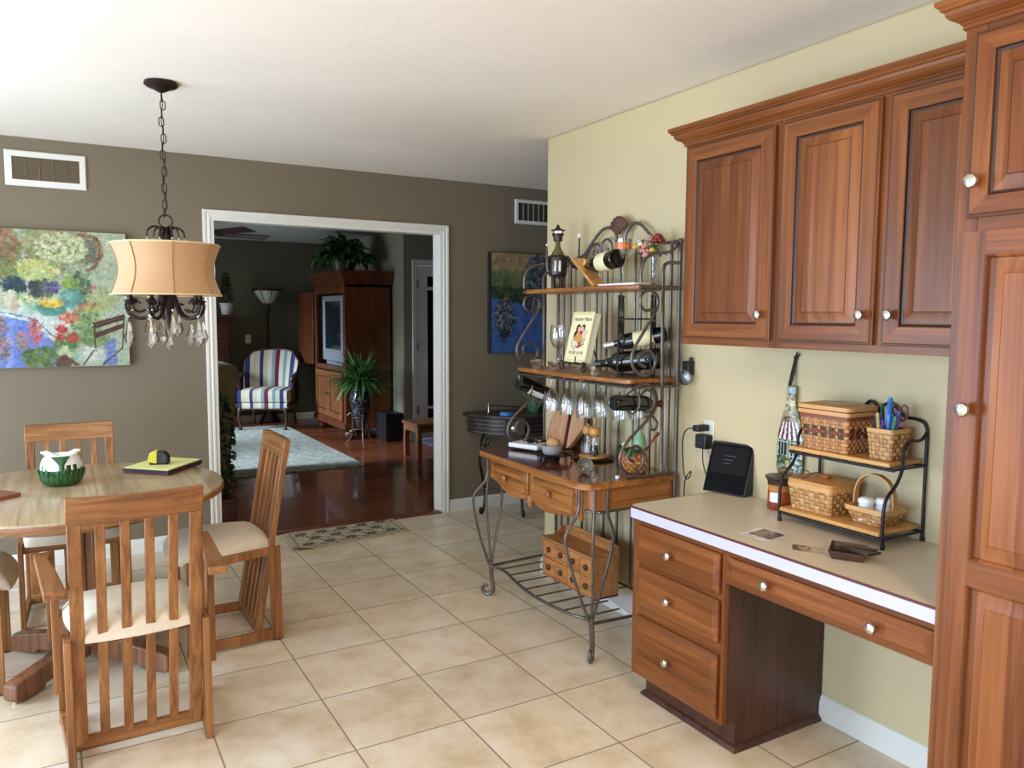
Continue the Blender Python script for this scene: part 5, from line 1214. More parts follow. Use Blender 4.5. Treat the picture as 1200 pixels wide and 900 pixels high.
for lo, hi, nm, mt in ((3.19, 3.325, 'board_body', wood('board_maple', rgb(196, 140, 104), rgb(222, 174, 136), axis='z', rough=.35)), (3.325, 3.355, 'dark_stripe', wood('board_purple', rgb(66, 26, 28), rgb(96, 42, 40), axis='z', rough=.35)), (3.355, 3.53, 'board_body', wood('board_maple_b', rgb(176, 116, 84), rgb(214, 160, 122), axis='z', rough=.35))):
    m = MB(); m.prism(strip(lo, hi), -.012, .012, ((2.272 - lean.x/lean.z*0, 0, T0 + .003 - .776*lean.z), (0, 1, 0), lean, nrm)); 
    off = -.776*lean.x; m.v = [(a + off, b, c) for a, b, c in m.v]; m.build(nm, mt, t, smooth=30)
# salt and pepper on a wooden tray
t = thing('lazy_susan', 'round pale wooden tray with a dowel handle under the salt and pepper shakers', 'tray', (2.235, 3.06, T0)); sx, sy = 2.225, 3.035
m = MB(); m.lathe([(0, 0), (.05, 0), (.098, .007), (.100, .010), (.094, .010), (0, .006)], (sx, sy, T0 + .0005), 36); m.build('saucer', M['bronze'], t)
m = MB(); m.lathe([(0, .010), (.068, .010), (.073, .014), (.073, .020), (.068, .023), (0, .023)], (sx, sy, T0), 36); m.build('disc', M['pine'], t)
m = MB(); m.lathe([(0, .023), (.006, .023), (.006, .17), (.0085, .175), (.0085, .198), (.005, .204), (0, .205)], (sx + .008, sy + .004, T0), 12); m.build('handle', M['pine'], t)
saltm = plain('salt_grains', rgb(236, 236, 236), .9, var=.05, scale=200); pepm = plain('peppercorns', rgb(52, 44, 42), .7, var=.6, scale=220)
for k, (dx, dy, nm, fill, lb) in enumerate(((-.006, .040, 'salt', saltm, 'wood-capped glass shaker filled with white salt'), (-.018, -.032, 'pepper', pepm, 'wood-capped glass shaker filled with dark peppercorns'))):
    c = (sx + dx, sy + dy, T0 + .0235); t = thing(nm + '_shaker', lb, 'shaker', c)
    m = MB(); m.lathe([(0, 0), (.022, 0), (.024, .004), (.024, .03), (.017, .085), (.018, .095), (.016, .095), (.0155, .085), (.0225, .03), (0, .003)], c, 20); m.build('glass_body', M['glass'], t, smooth=60)
    m = MB(); m.lathe([(0, .004), (.021, .004), (.0215, .03), (.019, .048), (0, .05)], c, 18); m.build('contents', fill, t)
    m = MB(); m.lathe([(0, .093), (.018, .093), (.026, .100), (.0285, .115), (.026, .130), (.016, .138), (0, .139)], c, 20); m.build('wooden_cap', M['pine'], t, smooth=60)
    m = MB(); m.ell((c[0], c[1], c[2] + .143), (.006, .006, .005), 10, 6); m.build('finial', M['nickel'], t)
# white trivet with iron scroll
t = thing('trivet', 'thick white ceramic tile trivet with dark iron scrolls on the rack table', 'trivet', (2.11, 3.42, T0))
U = Vector((.37, -.93, 0)).normalized(); V = Vector((.93, .37, 0)).normalized(); c0 = Vector((2.115, 3.425, 0))
m = MB(); m.prism([(-.094, -.085), (.094, -.085), (.094, .085), (-.094, .085)], T0 + .012, T0 + .036, (c0, U, V, Z)); m.build('tile', M['white_cer'], t, bevel=.006, seg=3)
m = MB(); m.prism([(-.09, -.081), (.09, -.081), (.09, .081), (-.09, .081)], T0 + .007, T0 + .012, (c0, U, V, Z))
for a in (-.08, .08):
    for b in (-.072, .072): m.tube([c0 + U*a + V*b + Z*T0, c0 + U*a + V*b + Z*(T0 + .008)], .007, 8)
m.build('stand', M['black_iron'], t)
m = MB()
for a, b, s in ((.01, -.02, 1), (-.03, .035, -1), (.05, .045, 1)): m.tube(spiral(c0 + U*a + V*b + Z*(T0 + .0395), U, V, .034, .006, 0, s*7, 34), .0044, 6)
m.tube(smooth_path([c0 + U*-.07 + V*.01 + Z*(T0 + .0375), c0 + U*-.02 + V*.0 + Z*(T0 + .0375), c0 + U*.05 + V*.02 + Z*(T0 + .0375)], 6), .0032, 6)
m.build('scroll', M['black_iron'], t)
# frosted candle bowl in an iron dish
t = thing('candle_dish', 'frosted glass candle bowl with a cork ball in a footed iron dish', 'candle holder', (2.02, 3.09, T0)); cx, cy = 2.02, 3.09
m = MB(); m.lathe([(0, .022), (.05, .022), (.080, .030), (.083, .034), (.078, .034), (.05, .027), (0, .027)], (cx, cy, T0), 30)
for k in range(3):
    a = 2*PI*k/3 - .5; d = Vector((math.cos(a), math.sin(a), 0)); o = Vector((cx, cy, T0)); m.tube([o + d*.07 + Z*.028, o + d*.092 + Z*.026, o + d*.095 + Z*.012, o + d*.088 + Z*.006], .0065, 8)
    m.tube(spiral(o + d*.066 + Z*.036, d, Vector((-d.y, d.x, 0)), .020, .006, 0, 6, 20), .003, 6)
m.lathe([(0, 0), (.035, 0), (.04, .022), (0, .024)], (cx, cy, T0), 20); m.build('dish', M['bronze'], t)
m = MB(); m.lathe([(0, .028), (.028, .028), (.043, .038), (.050, .056), (.051, .078), (.048, .078), (.046, .058), (.039, .042), (0, .034)], (cx, cy, T0), 28); m.build('frosted_bowl', M['frost'], t, smooth=60)
m = MB(); m.lathe([(0, .062), (.03, .064), (.034, .078), (.030, .096), (.02, .105), (0, .107)], (cx + .02, cy + .022, T0), 12); m.build('cork_ball', plain('cork', rgb(190, 150, 104), .8, var=.25, scale=40), t, smooth=40)
# little tipped glass dish, white cap
t = thing('glass_votive', 'small dark patterned glass votive tipped on its side near the table front', 'candle holder', (1.985, 2.765, T0))
a = Vector((-.35, -.75, .45)).normalized(); c = Vector((1.985, 2.775, T0 + .030))
m = MB(); m.lathe([(0, -.026), (.014, -.026), (.026, -.014), (.034, .012), (.036, .024), (.0335, .024), (.030, .010), (0, -.016)], c, 20, a); m.build('glass_body', plain('smoked_votive', rgb(112, 110, 92), .15, var=.35, scale=120), t, smooth=60)
m = MB(); m.ell(c + a*-.022 + Vector((-.012, -.012, -.004)), (.007, .007, .007), 8, 6); m.build('bead', M['white_cer'], t)
m = MB(); m.lathe([(0, 0), (.009, 0), (.010, .002), (.010, .010), (.008, .012), (0, .012)], (2.045, 2.615, T0 + .0005), 14); tag(m.build('small_white_cap', M['white_cer']), 'tiny white disc lying at the near edge of the rack table', 'white_cap')  # small white cap, not identified further

# ------------------------------------------------------------------ woven baskets
TAN = [rgb(196, 148, 92), rgb(188, 138, 82), rgb(204, 160, 104), rgb(180, 128, 74)]
def weave(m, fr, w0, d0, w1, d1, h, rows, nw, nd_, z0=0.0, colfn=None, bulge=.004, round_=.0, wave=0):
    """tapered rectangular basket wall: over/under splints; fr = (origin centre of base, U width, V depth)"""
    O, U, V = [Vector(x) for x in fr]; rr = random.Random(int(1e4*w0*d0) + rows)
    per = []
    for k in range(nw): per.append((0, k, nw))
    for k in range(nd_): per.append((1, k, nd_))
    for k in range(nw): per.append((2, k, nw))
    for k in range(nd_): per.append((3, k, nd_))
    def P(side, f, v, out):
        w = (w0 + (w1 - w0)*v)/2; d = (d0 + (d1 - d0)*v)/2
        if side == 0: a, b, n = -w + 2*w*f, -d, (0, -1)
        elif side == 1: a, b, n = w, -d + 2*d*f, (1, 0)
        elif side == 2: a, b, n = w - 2*w*f, d, (0, 1)
        else: a, b, n = -w, d - 2*d*f, (-1, 0)
        cr = min(f, 1 - f)*(2*w if side % 2 == 0 else 2*d)
        rd = .012
        if cr < rd:                                  # soften the corner
            e = rd - math.sqrt(max(0, rd*rd - (rd - cr)**2)); a -= n[0]*e; b -= n[1]*e
        return O + U*(a + n[0]*out) + V*(b + n[1]*out) + Vector((0, 0, z0 + h*v))
    for r in range(rows):
        for i, (side, k, n) in enumerate(per):
            over = (r + i) % 2 == 0; b = bulge if over else -bulge*.4
            col = colfn(side, k, n, r, over) if colfn else None
            if col is None:
                col = rr.choice(TAN); 
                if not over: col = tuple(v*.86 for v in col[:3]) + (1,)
            ids = []; g = 4
            for x in range(g + 1):
                row_ = []
                for y in range(3):
                    fx, fy = x/g, y/2; o = b*math.sin(PI*fx)**.6 if over else b
                    o *= (.55 + .45*math.sin(PI*fy)) if over else 1
                    row_.append(m.vert(P(side, (k + fx)/n, (r + .04 + .92*fy)/rows, o)))
                ids.append(row_)
            for x in range(g):
                for y in range(2): m.face([ids[x][y], ids[x+1][y], ids[x+1][y+1], ids[x][y+1]], col)
def ring_band(m, fr, w, d, z0, z1, th, col, rd=.014):
    O, U, V = [Vector(x) for x in fr]; o, i_ = [], []
    def rect(w, d, rd):
        P = []
        for cx, cy, a0 in ((w/2 - rd, -d/2 + rd, -90), (w/2 - rd, d/2 - rd, 0), (-w/2 + rd, d/2 - rd, 90), (-w/2 + rd, -d/2 + rd, 180)):
            for k in range(5): a = R(a0 + 22.5*k); P.append((cx + rd*math.cos(a), cy + rd*math.sin(a)))
        return P
    A, B = rect(w, d, rd), rect(w - 2*th, d - 2*th, max(.002, rd - th)); n = len(A)
    q = [[m.vert(O + U*x + V*y + Z*z) for x, y in pp] for pp, z in ((A, z0), (A, z1), (B, z1), (B, z0))]
    for k in range(n):
        for j in range(4): a, b = q[j], q[(j+1) % 4]; m.face([a[k], a[(k+1) % n], b[(k+1) % n], b[k]], col)
    return A
def slab_round(m, fr, w, d, z0, z1, col=None, rd=.02, crown=0):
    O, U, V = [Vector(x) for x in fr]; P = []
    for cx, cy, a0 in ((w/2 - rd, -d/2 + rd, -90), (w/2 - rd, d/2 - rd, 0), (-w/2 + rd, d/2 - rd, 90), (-w/2 + rd, -d/2 + rd, 180)):
        for k in range(6): a = R(a0 + 18*k); P.append((cx + rd*math.cos(a), cy + rd*math.sin(a)))
    lo = [m.vert(O + U*x + V*y + Z*z0) for x, y in P]; hi = [m.vert(O + U*x + V*y + Z*z1) for x, y in P]; n = len(P)
    for k in range(n): m.face([lo[k], lo[(k+1) % n], hi[(k+1) % n], hi[k]], col)
    m.face(lo[::-1], col)
    if crown:
        prev = hi
        for s, zz in ((.8, crown*.6), (.5, crown*.9)):
            cur = [m.vert(O + U*x*s + V*y*s + Z*(z1 + zz)) for x, y in P]
            for k in range(n): m.face([prev[k], prev[(k+1) % n], cur[(k+1) % n], cur[k]], col)
            prev = cur
        m.face(prev, col)
    else: m.face(hi, col)
# basket of greenery on the rack table
t = thing('woven_pot', 'round woven basket pot with ivy at the near end of the rack table', 'basket', (2.205, 2.70, T0)); cx, cy = 2.205, 2.70
m = MB(); n, rows = 22, 7
prf = lambda v: .046 + .012*math.sin(PI*min(1, v*.9 + .05))
for r in range(rows):
    for k in range(n):
        over = (r + k) % 2 == 0; col = rng.choice([rgb(196, 124, 62), rgb(210, 144, 78), rgb(178, 104, 50)])
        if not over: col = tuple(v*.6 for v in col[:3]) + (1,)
        ids = []
        for x in range(4):
            row_ = []
            for y in range(3):
                a = 2*PI*(k + x/3)/n; v = (r + .04 + .46*y)/rows; o = (.004*math.sin(PI*x/3) if over else -.0015); q = prf(v) + o
                row_.append(m.vert((cx + q*math.cos(a), cy + q*math.sin(a), T0 + .002 + .096*v)))
            ids.append(row_)
        for x in range(3):
            for y in range(2): m.face([ids[x][y], ids[x+1][y], ids[x+1][y+1], ids[x][y+1]], col)
m.lathe([(0, .002), (.047, .002), (.047, .004), (0, .004)], (cx, cy, T0), 22, col=rgb(120, 70, 36)); m.lathe([(.046, .094), (.051, .094), (.051, .104), (.046, .104), (.046, .094)], (cx, cy, T0), 26, col=rgb(186, 116, 58)); m.lathe([(0, .08), (.045, .085)], (cx, cy, T0), 22, col=rgb(40, 30, 20))
m.build('woven_body', M['weave'], t, smooth=50)
t2 = thing('green_bottle_vase', 'pale green bottle standing in the woven basket pot', 'vase', (2.235, 2.70, T0 + .088))
m = MB(); m.lathe([(0, 0), (.026, 0), (.030, .01), (.030, .05), (.022, .075), (.012, .092), (.012, .105), (.016, .107), (.016, .112), (0, .112)], (2.225, 2.69, T0 + .086), 20); m.build('glass_body', plain('celadon', rgb(120, 168, 128), .25), t2, smooth=50)
m = MB(); m.lathe([(0, .11), (.014, .111), (.012, .116), (.004, .120), (0, .121)], (2.225, 2.69, T0 + .086), 12); m.build('stopper', M['green_glaze'], t2)
t2 = thing('wooden_spoon', 'reddish wooden spoon handle sticking out of the woven basket pot', 'spoon', (2.235, 2.68, T0 + .087))
m = MB(); m.beam((2.24, 2.675, T0 + .088), (2.262, 2.640, T0 + .150), .010, .007, (0, 1, 0)); m.beam((2.262, 2.640, T0 + .150), (2.275, 2.622, T0 + .182), .012, .007, (0, 1, 0), .020, .009); m.build('handle', wood('red_wood', rgb(110, 46, 22), rgb(150, 74, 40), axis='z'), t2, bevel=.003)
m = MB(); LR = random.Random(5)
for k in range(20):
    a = PI + LR.uniform(-1.5, 1.5); b = (cx + .034*math.cos(a), cy + .034*math.sin(a), T0 + .098); leafblade(m, b, (math.cos(a), math.sin(a), .9), LR.uniform(.035, .065), .024, LR.uniform(.8, 2.4), rgb(54, 96 + LR.randint(-14, 20), 46))
tag(m.build('ivy_sprig', M['leaf']), 'sprig of green ivy spilling over the woven basket pot', 'plant')
m = MB(); m.ell((2.178, 2.735, T0 + .112), (.016, .016, .020), 12, 8); tag(m.build('white_egg', M['label']), 'cream egg-shaped ornament at the back of the woven pot', 'ornament')
# spice chest on the bottom shelf
t = thing('spice_chest', 'small wooden chest of eight little drawers on the bottom shelf of the rack', 'chest', (2.12, 3.02, SB + .008))
y0, y1, x0, x1, z0, z1 = 2.798, 3.238, 2.066, 2.205, SB + .008, SB + .194
m = MB(); m.box((x0 + .006, y0 + .001, z0 + .001), (x1, y1 - .001, z1 - .001)); m.box((x0 - .004, y0 - .004, z1), (x1, y1 + .004, z1 + .010)); m.box((x0, y0, z0), (x1, y0 + .010, z1)); m.box((x0, y1 - .010, z0), (x1, y1, z1)); m.box((x0, y0, z0), (x1, y1, z0 + .008)); m.build('carcass', M['box_wood'], t, bevel=.001)
m = MB(); prof = [(0, 0), (y1 - y0, 0), (y1 - y0, .040), (y1 - y0 - .03, .044), (y1 - y0 - .05, .052), (.05, .052), (.03, .044), (0, .040)]
m.prism(prof, 0, .010, ((x1 - .010, y0, z1 + .010), (0, 1, 0), (0, 0, 1), (1, 0, 0)))
for y in (y0, y1 - .008): m.prism([(x1 - .012, z1 + .01), (x1 - .012, z1 + .048), (x1 - .03, z1 + .046), (x1 - .045, z1 + .028), (x1 - .07, z1 + .022), (x1 - .075, z1 + .01)], y, y + .008, ((0, 0, 0), (1, 0, 0), (0, 0, 1), (0, 1, 0)))
m.build('gallery', M['box_wood'], t, bevel=.001)
w = (y1 - y0 - .02)/4; h = (z1 - z0 - .010)/2
for i in range(4):
    for j in range(2):
        a = y0 + .010 + w*i; b = z0 + .008 + h*j; m = MB(); m.box((x0 - .001, a + .002, b + .002), (x0 + .008, a + w - .002, b + h - .002)); d = m.build('drawer', M['box_wood'], t, bevel=.0015)
        m = MB(); m.lathe([(0, 0), (.009, 0), (.014, .004), (.014, .010), (.008, .014), (0, .015)], (x0 - .001, a + w/2, b + h/2), 14, (-1, 0, 0)); m.build('knob', M['walnut'], d, smooth=60)
m = MB(); m.prism([(2.10, 2.60), (2.29, 2.60), (2.32, 2.78), (2.13, 2.79)], SB + .009, SB + .013); tag(m.build('paper_sheet', plain('paper_white', rgb(232, 234, 240), .7, var=.01)), 'white paper lying on the bottom shelf wires beside the spice chest', 'paper')
# ------------------------------------------------------------------ on the desk
DZ = CZ
t = thing('smart_display', 'black wedge-shaped smart display on the desk by the wall', 'display', (2.25, 2.24, DZ), 0)
dv = Vector((2.328 - 2.282, 2.140 - 2.315, 0)).normalized(); nv = Vector((-dv.y, dv.x, 0)); nv = -nv if nv.x > 0 else nv
base = Vector((2.275, 2.325, DZ)); Wd = .190; Hh = .200
tilt = Vector((nv.x*-.075, nv.y*-.075, Hh)).normalized(); nrm = dv.cross(tilt); nrm = -nrm if nrm.x > 0 else nrm
base = base - nv*.0 + Vector((-.02, 0, .0008))
m = MB(); prof = [(0, 0), (-.075, Hh), (-.100, Hh - .006), (-.085, .06), (-.080, 0)]
m.prism([(a*-1, b) for a, b in prof], 0, Wd, (base, -nv, (0, 0, 1), dv)); m.build('housing', M['black'], t, bevel=.006, seg=3)
FO = lambda u, v: base + dv*u + Vector((-nv.x*.075/Hh*v, -nv.y*.075/Hh*v, v)) + nrm*.0006
def quad(name, u0, u1, v0, v1, mat, lift=.0, parent=None):
    m = MB(); m.face([m.vert(FO(u, v) + nrm*lift) for u, v in ((u0, v0), (u1, v0), (u1, v1), (u0, v1))]); return m.build(name, mat, parent)
quad('front_glass', .006, Wd - .006, .006, Hh - .008, M['blackglass'], .0008, t)
quad('screen', .014, Wd - .014, .078, Hh - .018, plain('dim_screen', rgb(24, 20, 22), .2, spec=.08), .0014, t)
m = MB()
for k in range(3): m.prism([(.07 + .0, .155 - k*.016), (.12 - k*.01, .155 - k*.016), (.12 - k*.01, .158 - k*.016), (.07, .158 - k*.016)], .0016, .0019, (base + nrm*.0006, dv, tilt, nrm))
m.build('screen_text', plain('screen_dim_text', rgb(52, 50, 62), .4), t)
t = thing('jar_candle', 'amber-to-red jar candle with dark wooden lid on the desk', 'candle', (2.292, 1.958, DZ)); c = (2.292, 1.962, DZ + .0005)
m = MB(); n = 32; prof = [(0, 0), (.041, 0), (.044, .004), (.042, .03), (.0405, .07), (.0405, .085), (.043, .092), (.040, .092), (0, .09)]
def cf(k, j):
    z = prof[k][1]; return rgb(138, 52, 24) if z < .03 else (rgb(176, 78, 34) if z < .07 else rgb(198, 128, 66))
m.lathe(prof, c, n, colfn=cf); m.build('glass_jar', vcol('amber_glass', .08, .5), t, smooth=60)
m = MB(); m.lathe([(0, .0925), (.043, .0925), (.0435, .105), (.050, .114), (.052, .120), (.050, .124), (0, .124)], c, 32); m.build('lid', M['walnut'], t, smooth=40)
N = Vector((-2.292, -1.962, 0)).normalized(); N = (N + Vector((-.25, .35, 0))).normalized(); U = Vector((N.y, -N.x, 0)); U = -U
m = MB(); m.grid(lambda u, v: Vector((c[0], c[1], c[2] + .030 + .036*v)) + (N*math.cos((u - .5)*.9) + U*math.sin((u - .5)*.9))*.0428, 6, 1); m.build('paper_label', M['white_cer'], t)
# flattened bottle with a painted shop front, hung by a black cord
t = thing('bottle_tray', 'flattened glass bottle tray painted with a striped awning, hung by a black cord', 'tray', (2.35, 1.975, .85))
bw = [(0, .860), (.03, .862), (.052, .872), (.060, .895), (.061, .98), (.057, 1.03), (.044, 1.085), (.027, 1.13), (.021, 1.16), (.021, 1.195), (.022, 1.20), (.022, 1.212), (0, 1.213)]
cyb = 1.972; pp = Pic(70, 196, (150, 146, 118)); G = lambda z: (1.213 - z)/(1.213 - .86)*196; Yx = lambda y: (y + .066)/.132*70
pp.r = np.random.RandomState(8)
pp.scat(35, 60, 30, 60, 160, 2.6, [(120, 124, 80), (176, 160, 120), (96, 80, 60), (190, 180, 140)]); pp.scat(35, 170, 36, 40, 120, 3, [(150, 140, 96), (112, 116, 76), (176, 164, 118)])
pp.poly([(22, 4), (48, 4), (48, 16), (22, 16)], (150, 170, 176)); pp.poly([(24, 30), (46, 30), (46, 40), (24, 40)], (200, 190, 150))
pp.poly([(0, 110), (70, 110), (70, 196), (0, 196)], (140, 134, 96))
for k in range(10):
    f = k/10; x0, x1 = 17 + 36*f, 17 + 36*(f + .1); X0, X1 = 3 + 64*f, 3 + 64*(f + .1); pp.poly([(x0, 76), (x1, 76), (X1, 112), (X0, 112)], (112, 46, 52) if k % 2 == 0 else (230, 224, 218))
for x0, x1 in ((9, 33), (40, 64)):
    pp.poly([(x0, 114), (x1, 114), (x1, 152), (x0, 152)], (36, 46, 48))
    for q in range(4): pp.line([(x0 + q*(x1 - x0)/3, 114), (x0 + q*(x1 - x0)/3, 152)], 1.6, (206, 220, 216))
    for q in range(3): pp.line([(x0, 118 + q*14), (x1, 118 + q*14)], 1.6, (206, 220, 216))
pp.scat(18, 160, 16, 12, 40, 3, [(40, 52, 40), (80, 100, 60), (150, 170, 170), (60, 80, 70)]); pp.scat(52, 162, 16, 14, 40, 3, [(40, 52, 46), (96, 120, 90), (190, 200, 200)]); pp.poly([(30, 156), (40, 156), (40, 196), (30, 196)], (176, 170, 110)); pp.ell(36, 186, 22, 8, (130, 90, 60))
pp.noise(.15, 2)
m = MB()
hw = [(z, r) for r, z in bw]; zs = np.linspace(.8602, 1.2128, 90); xs = 40
def wz(z): return np.interp(z, [a for a, b in hw], [b for a, b in hw])
rowsv = []
for z in zs:
    w_ = max(.001, wz(z)); rowsv.append([m.vert((2.352 - .011*math.sqrt(max(0, 1 - (2*i/xs - 1)**2)), cyb + w_*(1 - 2*i/xs), z)) for i in range(xs + 1)])
for a in range(len(zs) - 1):
    for i in range(xs):
        z = (zs[a] + zs[a+1])/2; y = -wz(z)*(1 - 2*(i + .5)/xs); px_, py_ = int(min(69, max(0, Yx(y)))), int(min(195, max(0, G(z)))); q = pp.a[py_, px_]
        m.face([rowsv[a][i], rowsv[a][i+1], rowsv[a+1][i+1], rowsv[a+1][i]], rgb(*(q*255)))
m.face([r_[0] for r_ in rowsv] + [r_[-1] for r_ in rowsv[::-1]], rgb(150, 160, 140))
m.build('painted_glass', M['vcol_gloss'], t, smooth=60)
m = MB(); m.tube([(2.342, cyb, 1.212), (2.352, cyb - .004, 1.26), (2.360, cyb - .006, 1.318)], .004, 8); m.tube([(2.342, cyb + .006, 1.212), (2.352, cyb + .004, 1.26), (2.360, cyb - .004, 1.318)], .004, 8)
m.ell((2.359, cyb - .006, 1.318), (.007, .009, .009), 8, 6); m.tube([(2.359, cyb - .004, 1.318), (2.355, cyb - .025, 1.330)], .003, 6); m.tube([(2.359, cyb - .006, 1.318), (2.356, cyb - .014, 1.338)], .003, 6)
m.build('hanging_cord', plain('black_cord', rgb(22, 22, 26), .7), t)
# outlet with two adapters
t = thing('wall_outlet', 'cream duplex outlet plate above the desk', 'outlet', (2.366, 2.405, .97))
m = MB(); m.prism([(2.375, .912), (2.437, .912), (2.437, 1.032), (2.375, 1.032)], -.001, .006, ((2.368, 0, 0), (0, 1, 0), (0, 0, 1), (-1, 0, 0))); m.build('plate', plain('ivory_plate', rgb(226, 222, 202), .4), t, bevel=.003)
m = MB()
for z in (.945, .998): m.prism([(2.39, z - .015), (2.422, z - .015), (2.422, z + .015), (2.39, z + .015)], .005, .008, ((2.368, 0, 0), (0, 1, 0), (0, 0, 1), (-1, 0, 0)))
m.build('socket', M['white_trim'], t, bevel=.002)
t = thing('power_adapter', 'upper black power adapter plugged into the outlet, its cord looping beside the rack', 'adapter', (2.33, 2.42, 1.0))
m = MB(); m.box((2.293, 2.398, .986), (2.3605, 2.432, 1.012)); m.build('adapter_body', M['black'], t, bevel=.004)
m = MB(); m.tube(smooth_path([(2.293, 2.415, .999), (2.275, 2.44, .995), (2.285, 2.478, .95), (2.300, 2.492, .86), (2.305, 2.485, .792), (2.30, 2.46, .775), (2.305, 2.445, .800), (2.315, 2.46, .806), (2.32, 2.49, .770), (2.325, 2.505, .70), (2.33, 2.51, .3)], 6), .0028, 7); m.build('cord', M['black'], t)
t = thing('power_adapter', 'lower square black power adapter plugged into the outlet', 'adapter', (2.33, 2.41, .94))
m = MB(); m.box((2.318, 2.378, .912), (2.3605, 2.442, .972)); m.build('adapter_body', M['black'], t, bevel=.006, seg=3)
m = MB(); m.tube(smooth_path([(2.335, 2.41, .913), (2.336, 2.408, .86), (2.340, 2.395, .81), (2.342, 2.375, .77), (2.345, 2.36, .7575)], 6), .0026, 7); m.tube(smooth_path([(2.345, 2.392, .913), (2.356, 2.385, .86), (2.36, 2.375, .80), (2.36, 2.345, .7585)], 6), .0011, 5); m.build('cord', M['black'], t)
t = thing('plug_in_light', 'black plug-in fixture with a round clear disc on the wall beside the rack', 'night light', (2.345, 2.54, 1.22))
m = MB(); m.box((2.332, 2.505, 1.215), (2.3675, 2.545, 1.275)); m.tube([(2.35, 2.512, 1.27), (2.35, 2.512, 1.292)], .008, 8); m.build('fixture_body', M['black'], t, bevel=.004)
m = MB(); m.lathe([(0, 0), (.030, 0), (.032, .005), (.030, .012), (.012, .016), (0, .016)], (2.335, 2.522, 1.205), 28, (-1, -.2, 0)); m.build('clear_disc', glassy('smoke_disc', (.6, .6, .6, 1), .25, .06), t, smooth=40)
m = MB(); m.lathe([(.028, .002), (.033, .004), (.033, .011), (.028, .013), (.028, .002)], (2.335, 2.522, 1.205), 28, (-1, -.2, 0)); m.build('rim', M['iron'], t)
# two-tier rack
NX, BX2, YA, YB = 2.155, 2.356, 1.840, 1.446
t = thing('two_tier_rack', 'black wire two-tier rack with honey wood shelves on the desk', 'rack', (2.26, 1.65, DZ)); K = M['black_iron']
for y in (YA, YB):
    m = MB()
    m.tube(smooth_path([(NX, y, DZ + .004), (NX - .004, y, DZ + .09), (NX + .008, y, DZ + .155), (NX + .055, y, DZ + .197), (NX + .082, y, DZ + .245), (NX + .080, y, DZ + .285), (NX + .098, y, DZ + .318), (NX + .125, y, DZ + .328), (NX + .155, y, DZ + .326), (NX + .180, y, DZ + .332), (BX2, y, DZ + .350)], 6), .0052, 8)
    m.lathe([(0, 0), (.007, 0), (.0075, .012), (.005, .016), (0, .016)], (NX, y, DZ + .0005), 10); m.build('front_leg', K, t)
    m = MB(); m.tube([(BX2, y, DZ + .004), (BX2, y, DZ + .345)], .0052, 8); m.lathe([(0, 0), (.007, 0), (.0075, .012), (.005, .016), (0, .016)], (BX2, y, DZ + .0005), 10); m.build('rear_leg', K, t)
m = MB(); m.tube(smooth_path([(BX2, YB, DZ + .335), (BX2, YB + .002, DZ + .360), (BX2, YB + .014, DZ + .380), (BX2, YB + .045, DZ + .388), (BX2, YB + .078, DZ + .390), (BX2, YB + .102, DZ + .412), (BX2, YB + .128, DZ + .430), (BX2, YB + .152, DZ + .422), (BX2, YB + .168, DZ + .400)], 6), .005, 8)
m.tube(smooth_path([(BX2, YA, DZ + .335), (BX2, YA - .002, DZ + .360), (BX2, YA - .014, DZ + .380), (BX2, YA - .06, DZ + .388), (BX2, YA - .12, DZ + .390), (BX2, YB + .228, DZ + .412), (BX2, YB + .204, DZ + .430), (BX2, YB + .184, DZ + .422), (BX2, YB + .168, DZ + .400)], 6), .005, 8); m.build('crest', K, t)
UPZ, LOZ = DZ + .250, DZ + .038
for z, x0 in ((UPZ, 2.188), (LOZ, 2.150)):
    m = MB(); m.tube([(x0 + .008, YA, z - .006), (BX2, YA, z - .006)], .0045, 7); m.tube([(x0 + .008, YB, z - .006), (BX2, YB, z - .006)], .0045, 7); m.tube([(x0 + .008, YA, z - .008), (x0 + .008, YB, z - .008)], .0055, 7); m.tube([(BX2, YA, z - .008), (BX2, YB, z - .008)], .0045, 7)
    for y in (YB + .04, YB + .12, YB + .20, YB + .28, YB + .36): m.tube([(x0 + .012, y, z - .010), (BX2, y, z - .010)], .0035, 6)
    m.build('shelf_wires', K, t)
    m = MB(); m.box((x0 - .004, YB + .008, z), (BX2 - .008, YA - .004, z + .014)); m.build('shelf', M['pine'], t, bevel=.004)
us, ls = UPZ + .0145, LOZ + .0145
# lidded stitched basket on the upper shelf
CY = (0, -1, 0); CX = (1, 0, 0)
def basket_frame(x, y, z): return ((x, y, z), (0, -1, 0), (1, 0, 0))
t = thing('lidded_basket', 'large lidded basket with dark dashes on the upper shelf of the desk rack', 'basket', (2.268, 1.722, us)); F = basket_frame(2.262, 1.706, us)
DK = rgb(74, 52, 34); RD = rgb(140, 70, 44)
def cfn(side, k, n, r, over):
    if r in (4, 5) and (k % 4) in (1, 2) and side in (0, 1, 2, 3) and over is not None:
        if (k % 4) in (1, 2): return DK
    if r == 3 and False: return RD
    return None
T2 = [rgb(186, 130, 80), rgb(196, 142, 90), rgb(176, 120, 72)]
def cfn2(side, k, n, r, over):
    if r in (4, 6) and (k % 3) != 0: return DK
    if r == 5: return RD if over else rgb(118, 60, 38)
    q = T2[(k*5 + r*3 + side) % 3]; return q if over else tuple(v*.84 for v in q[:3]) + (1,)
m = MB(); weave(m, F, .170, .120, .192, .145, .118, 10, 16, 11, colfn=cfn2, bulge=.003); slab_round(m, F, .164, .115, .001, .004, rgb(150, 100, 60), .01); m.build('woven_body', M['weave'], t, smooth=50)
m = MB(); ring_band(m, F, .199, .152, .110, .124, .004, rgb(126, 66, 44)); m.build('rim_band', M['weave'], t)
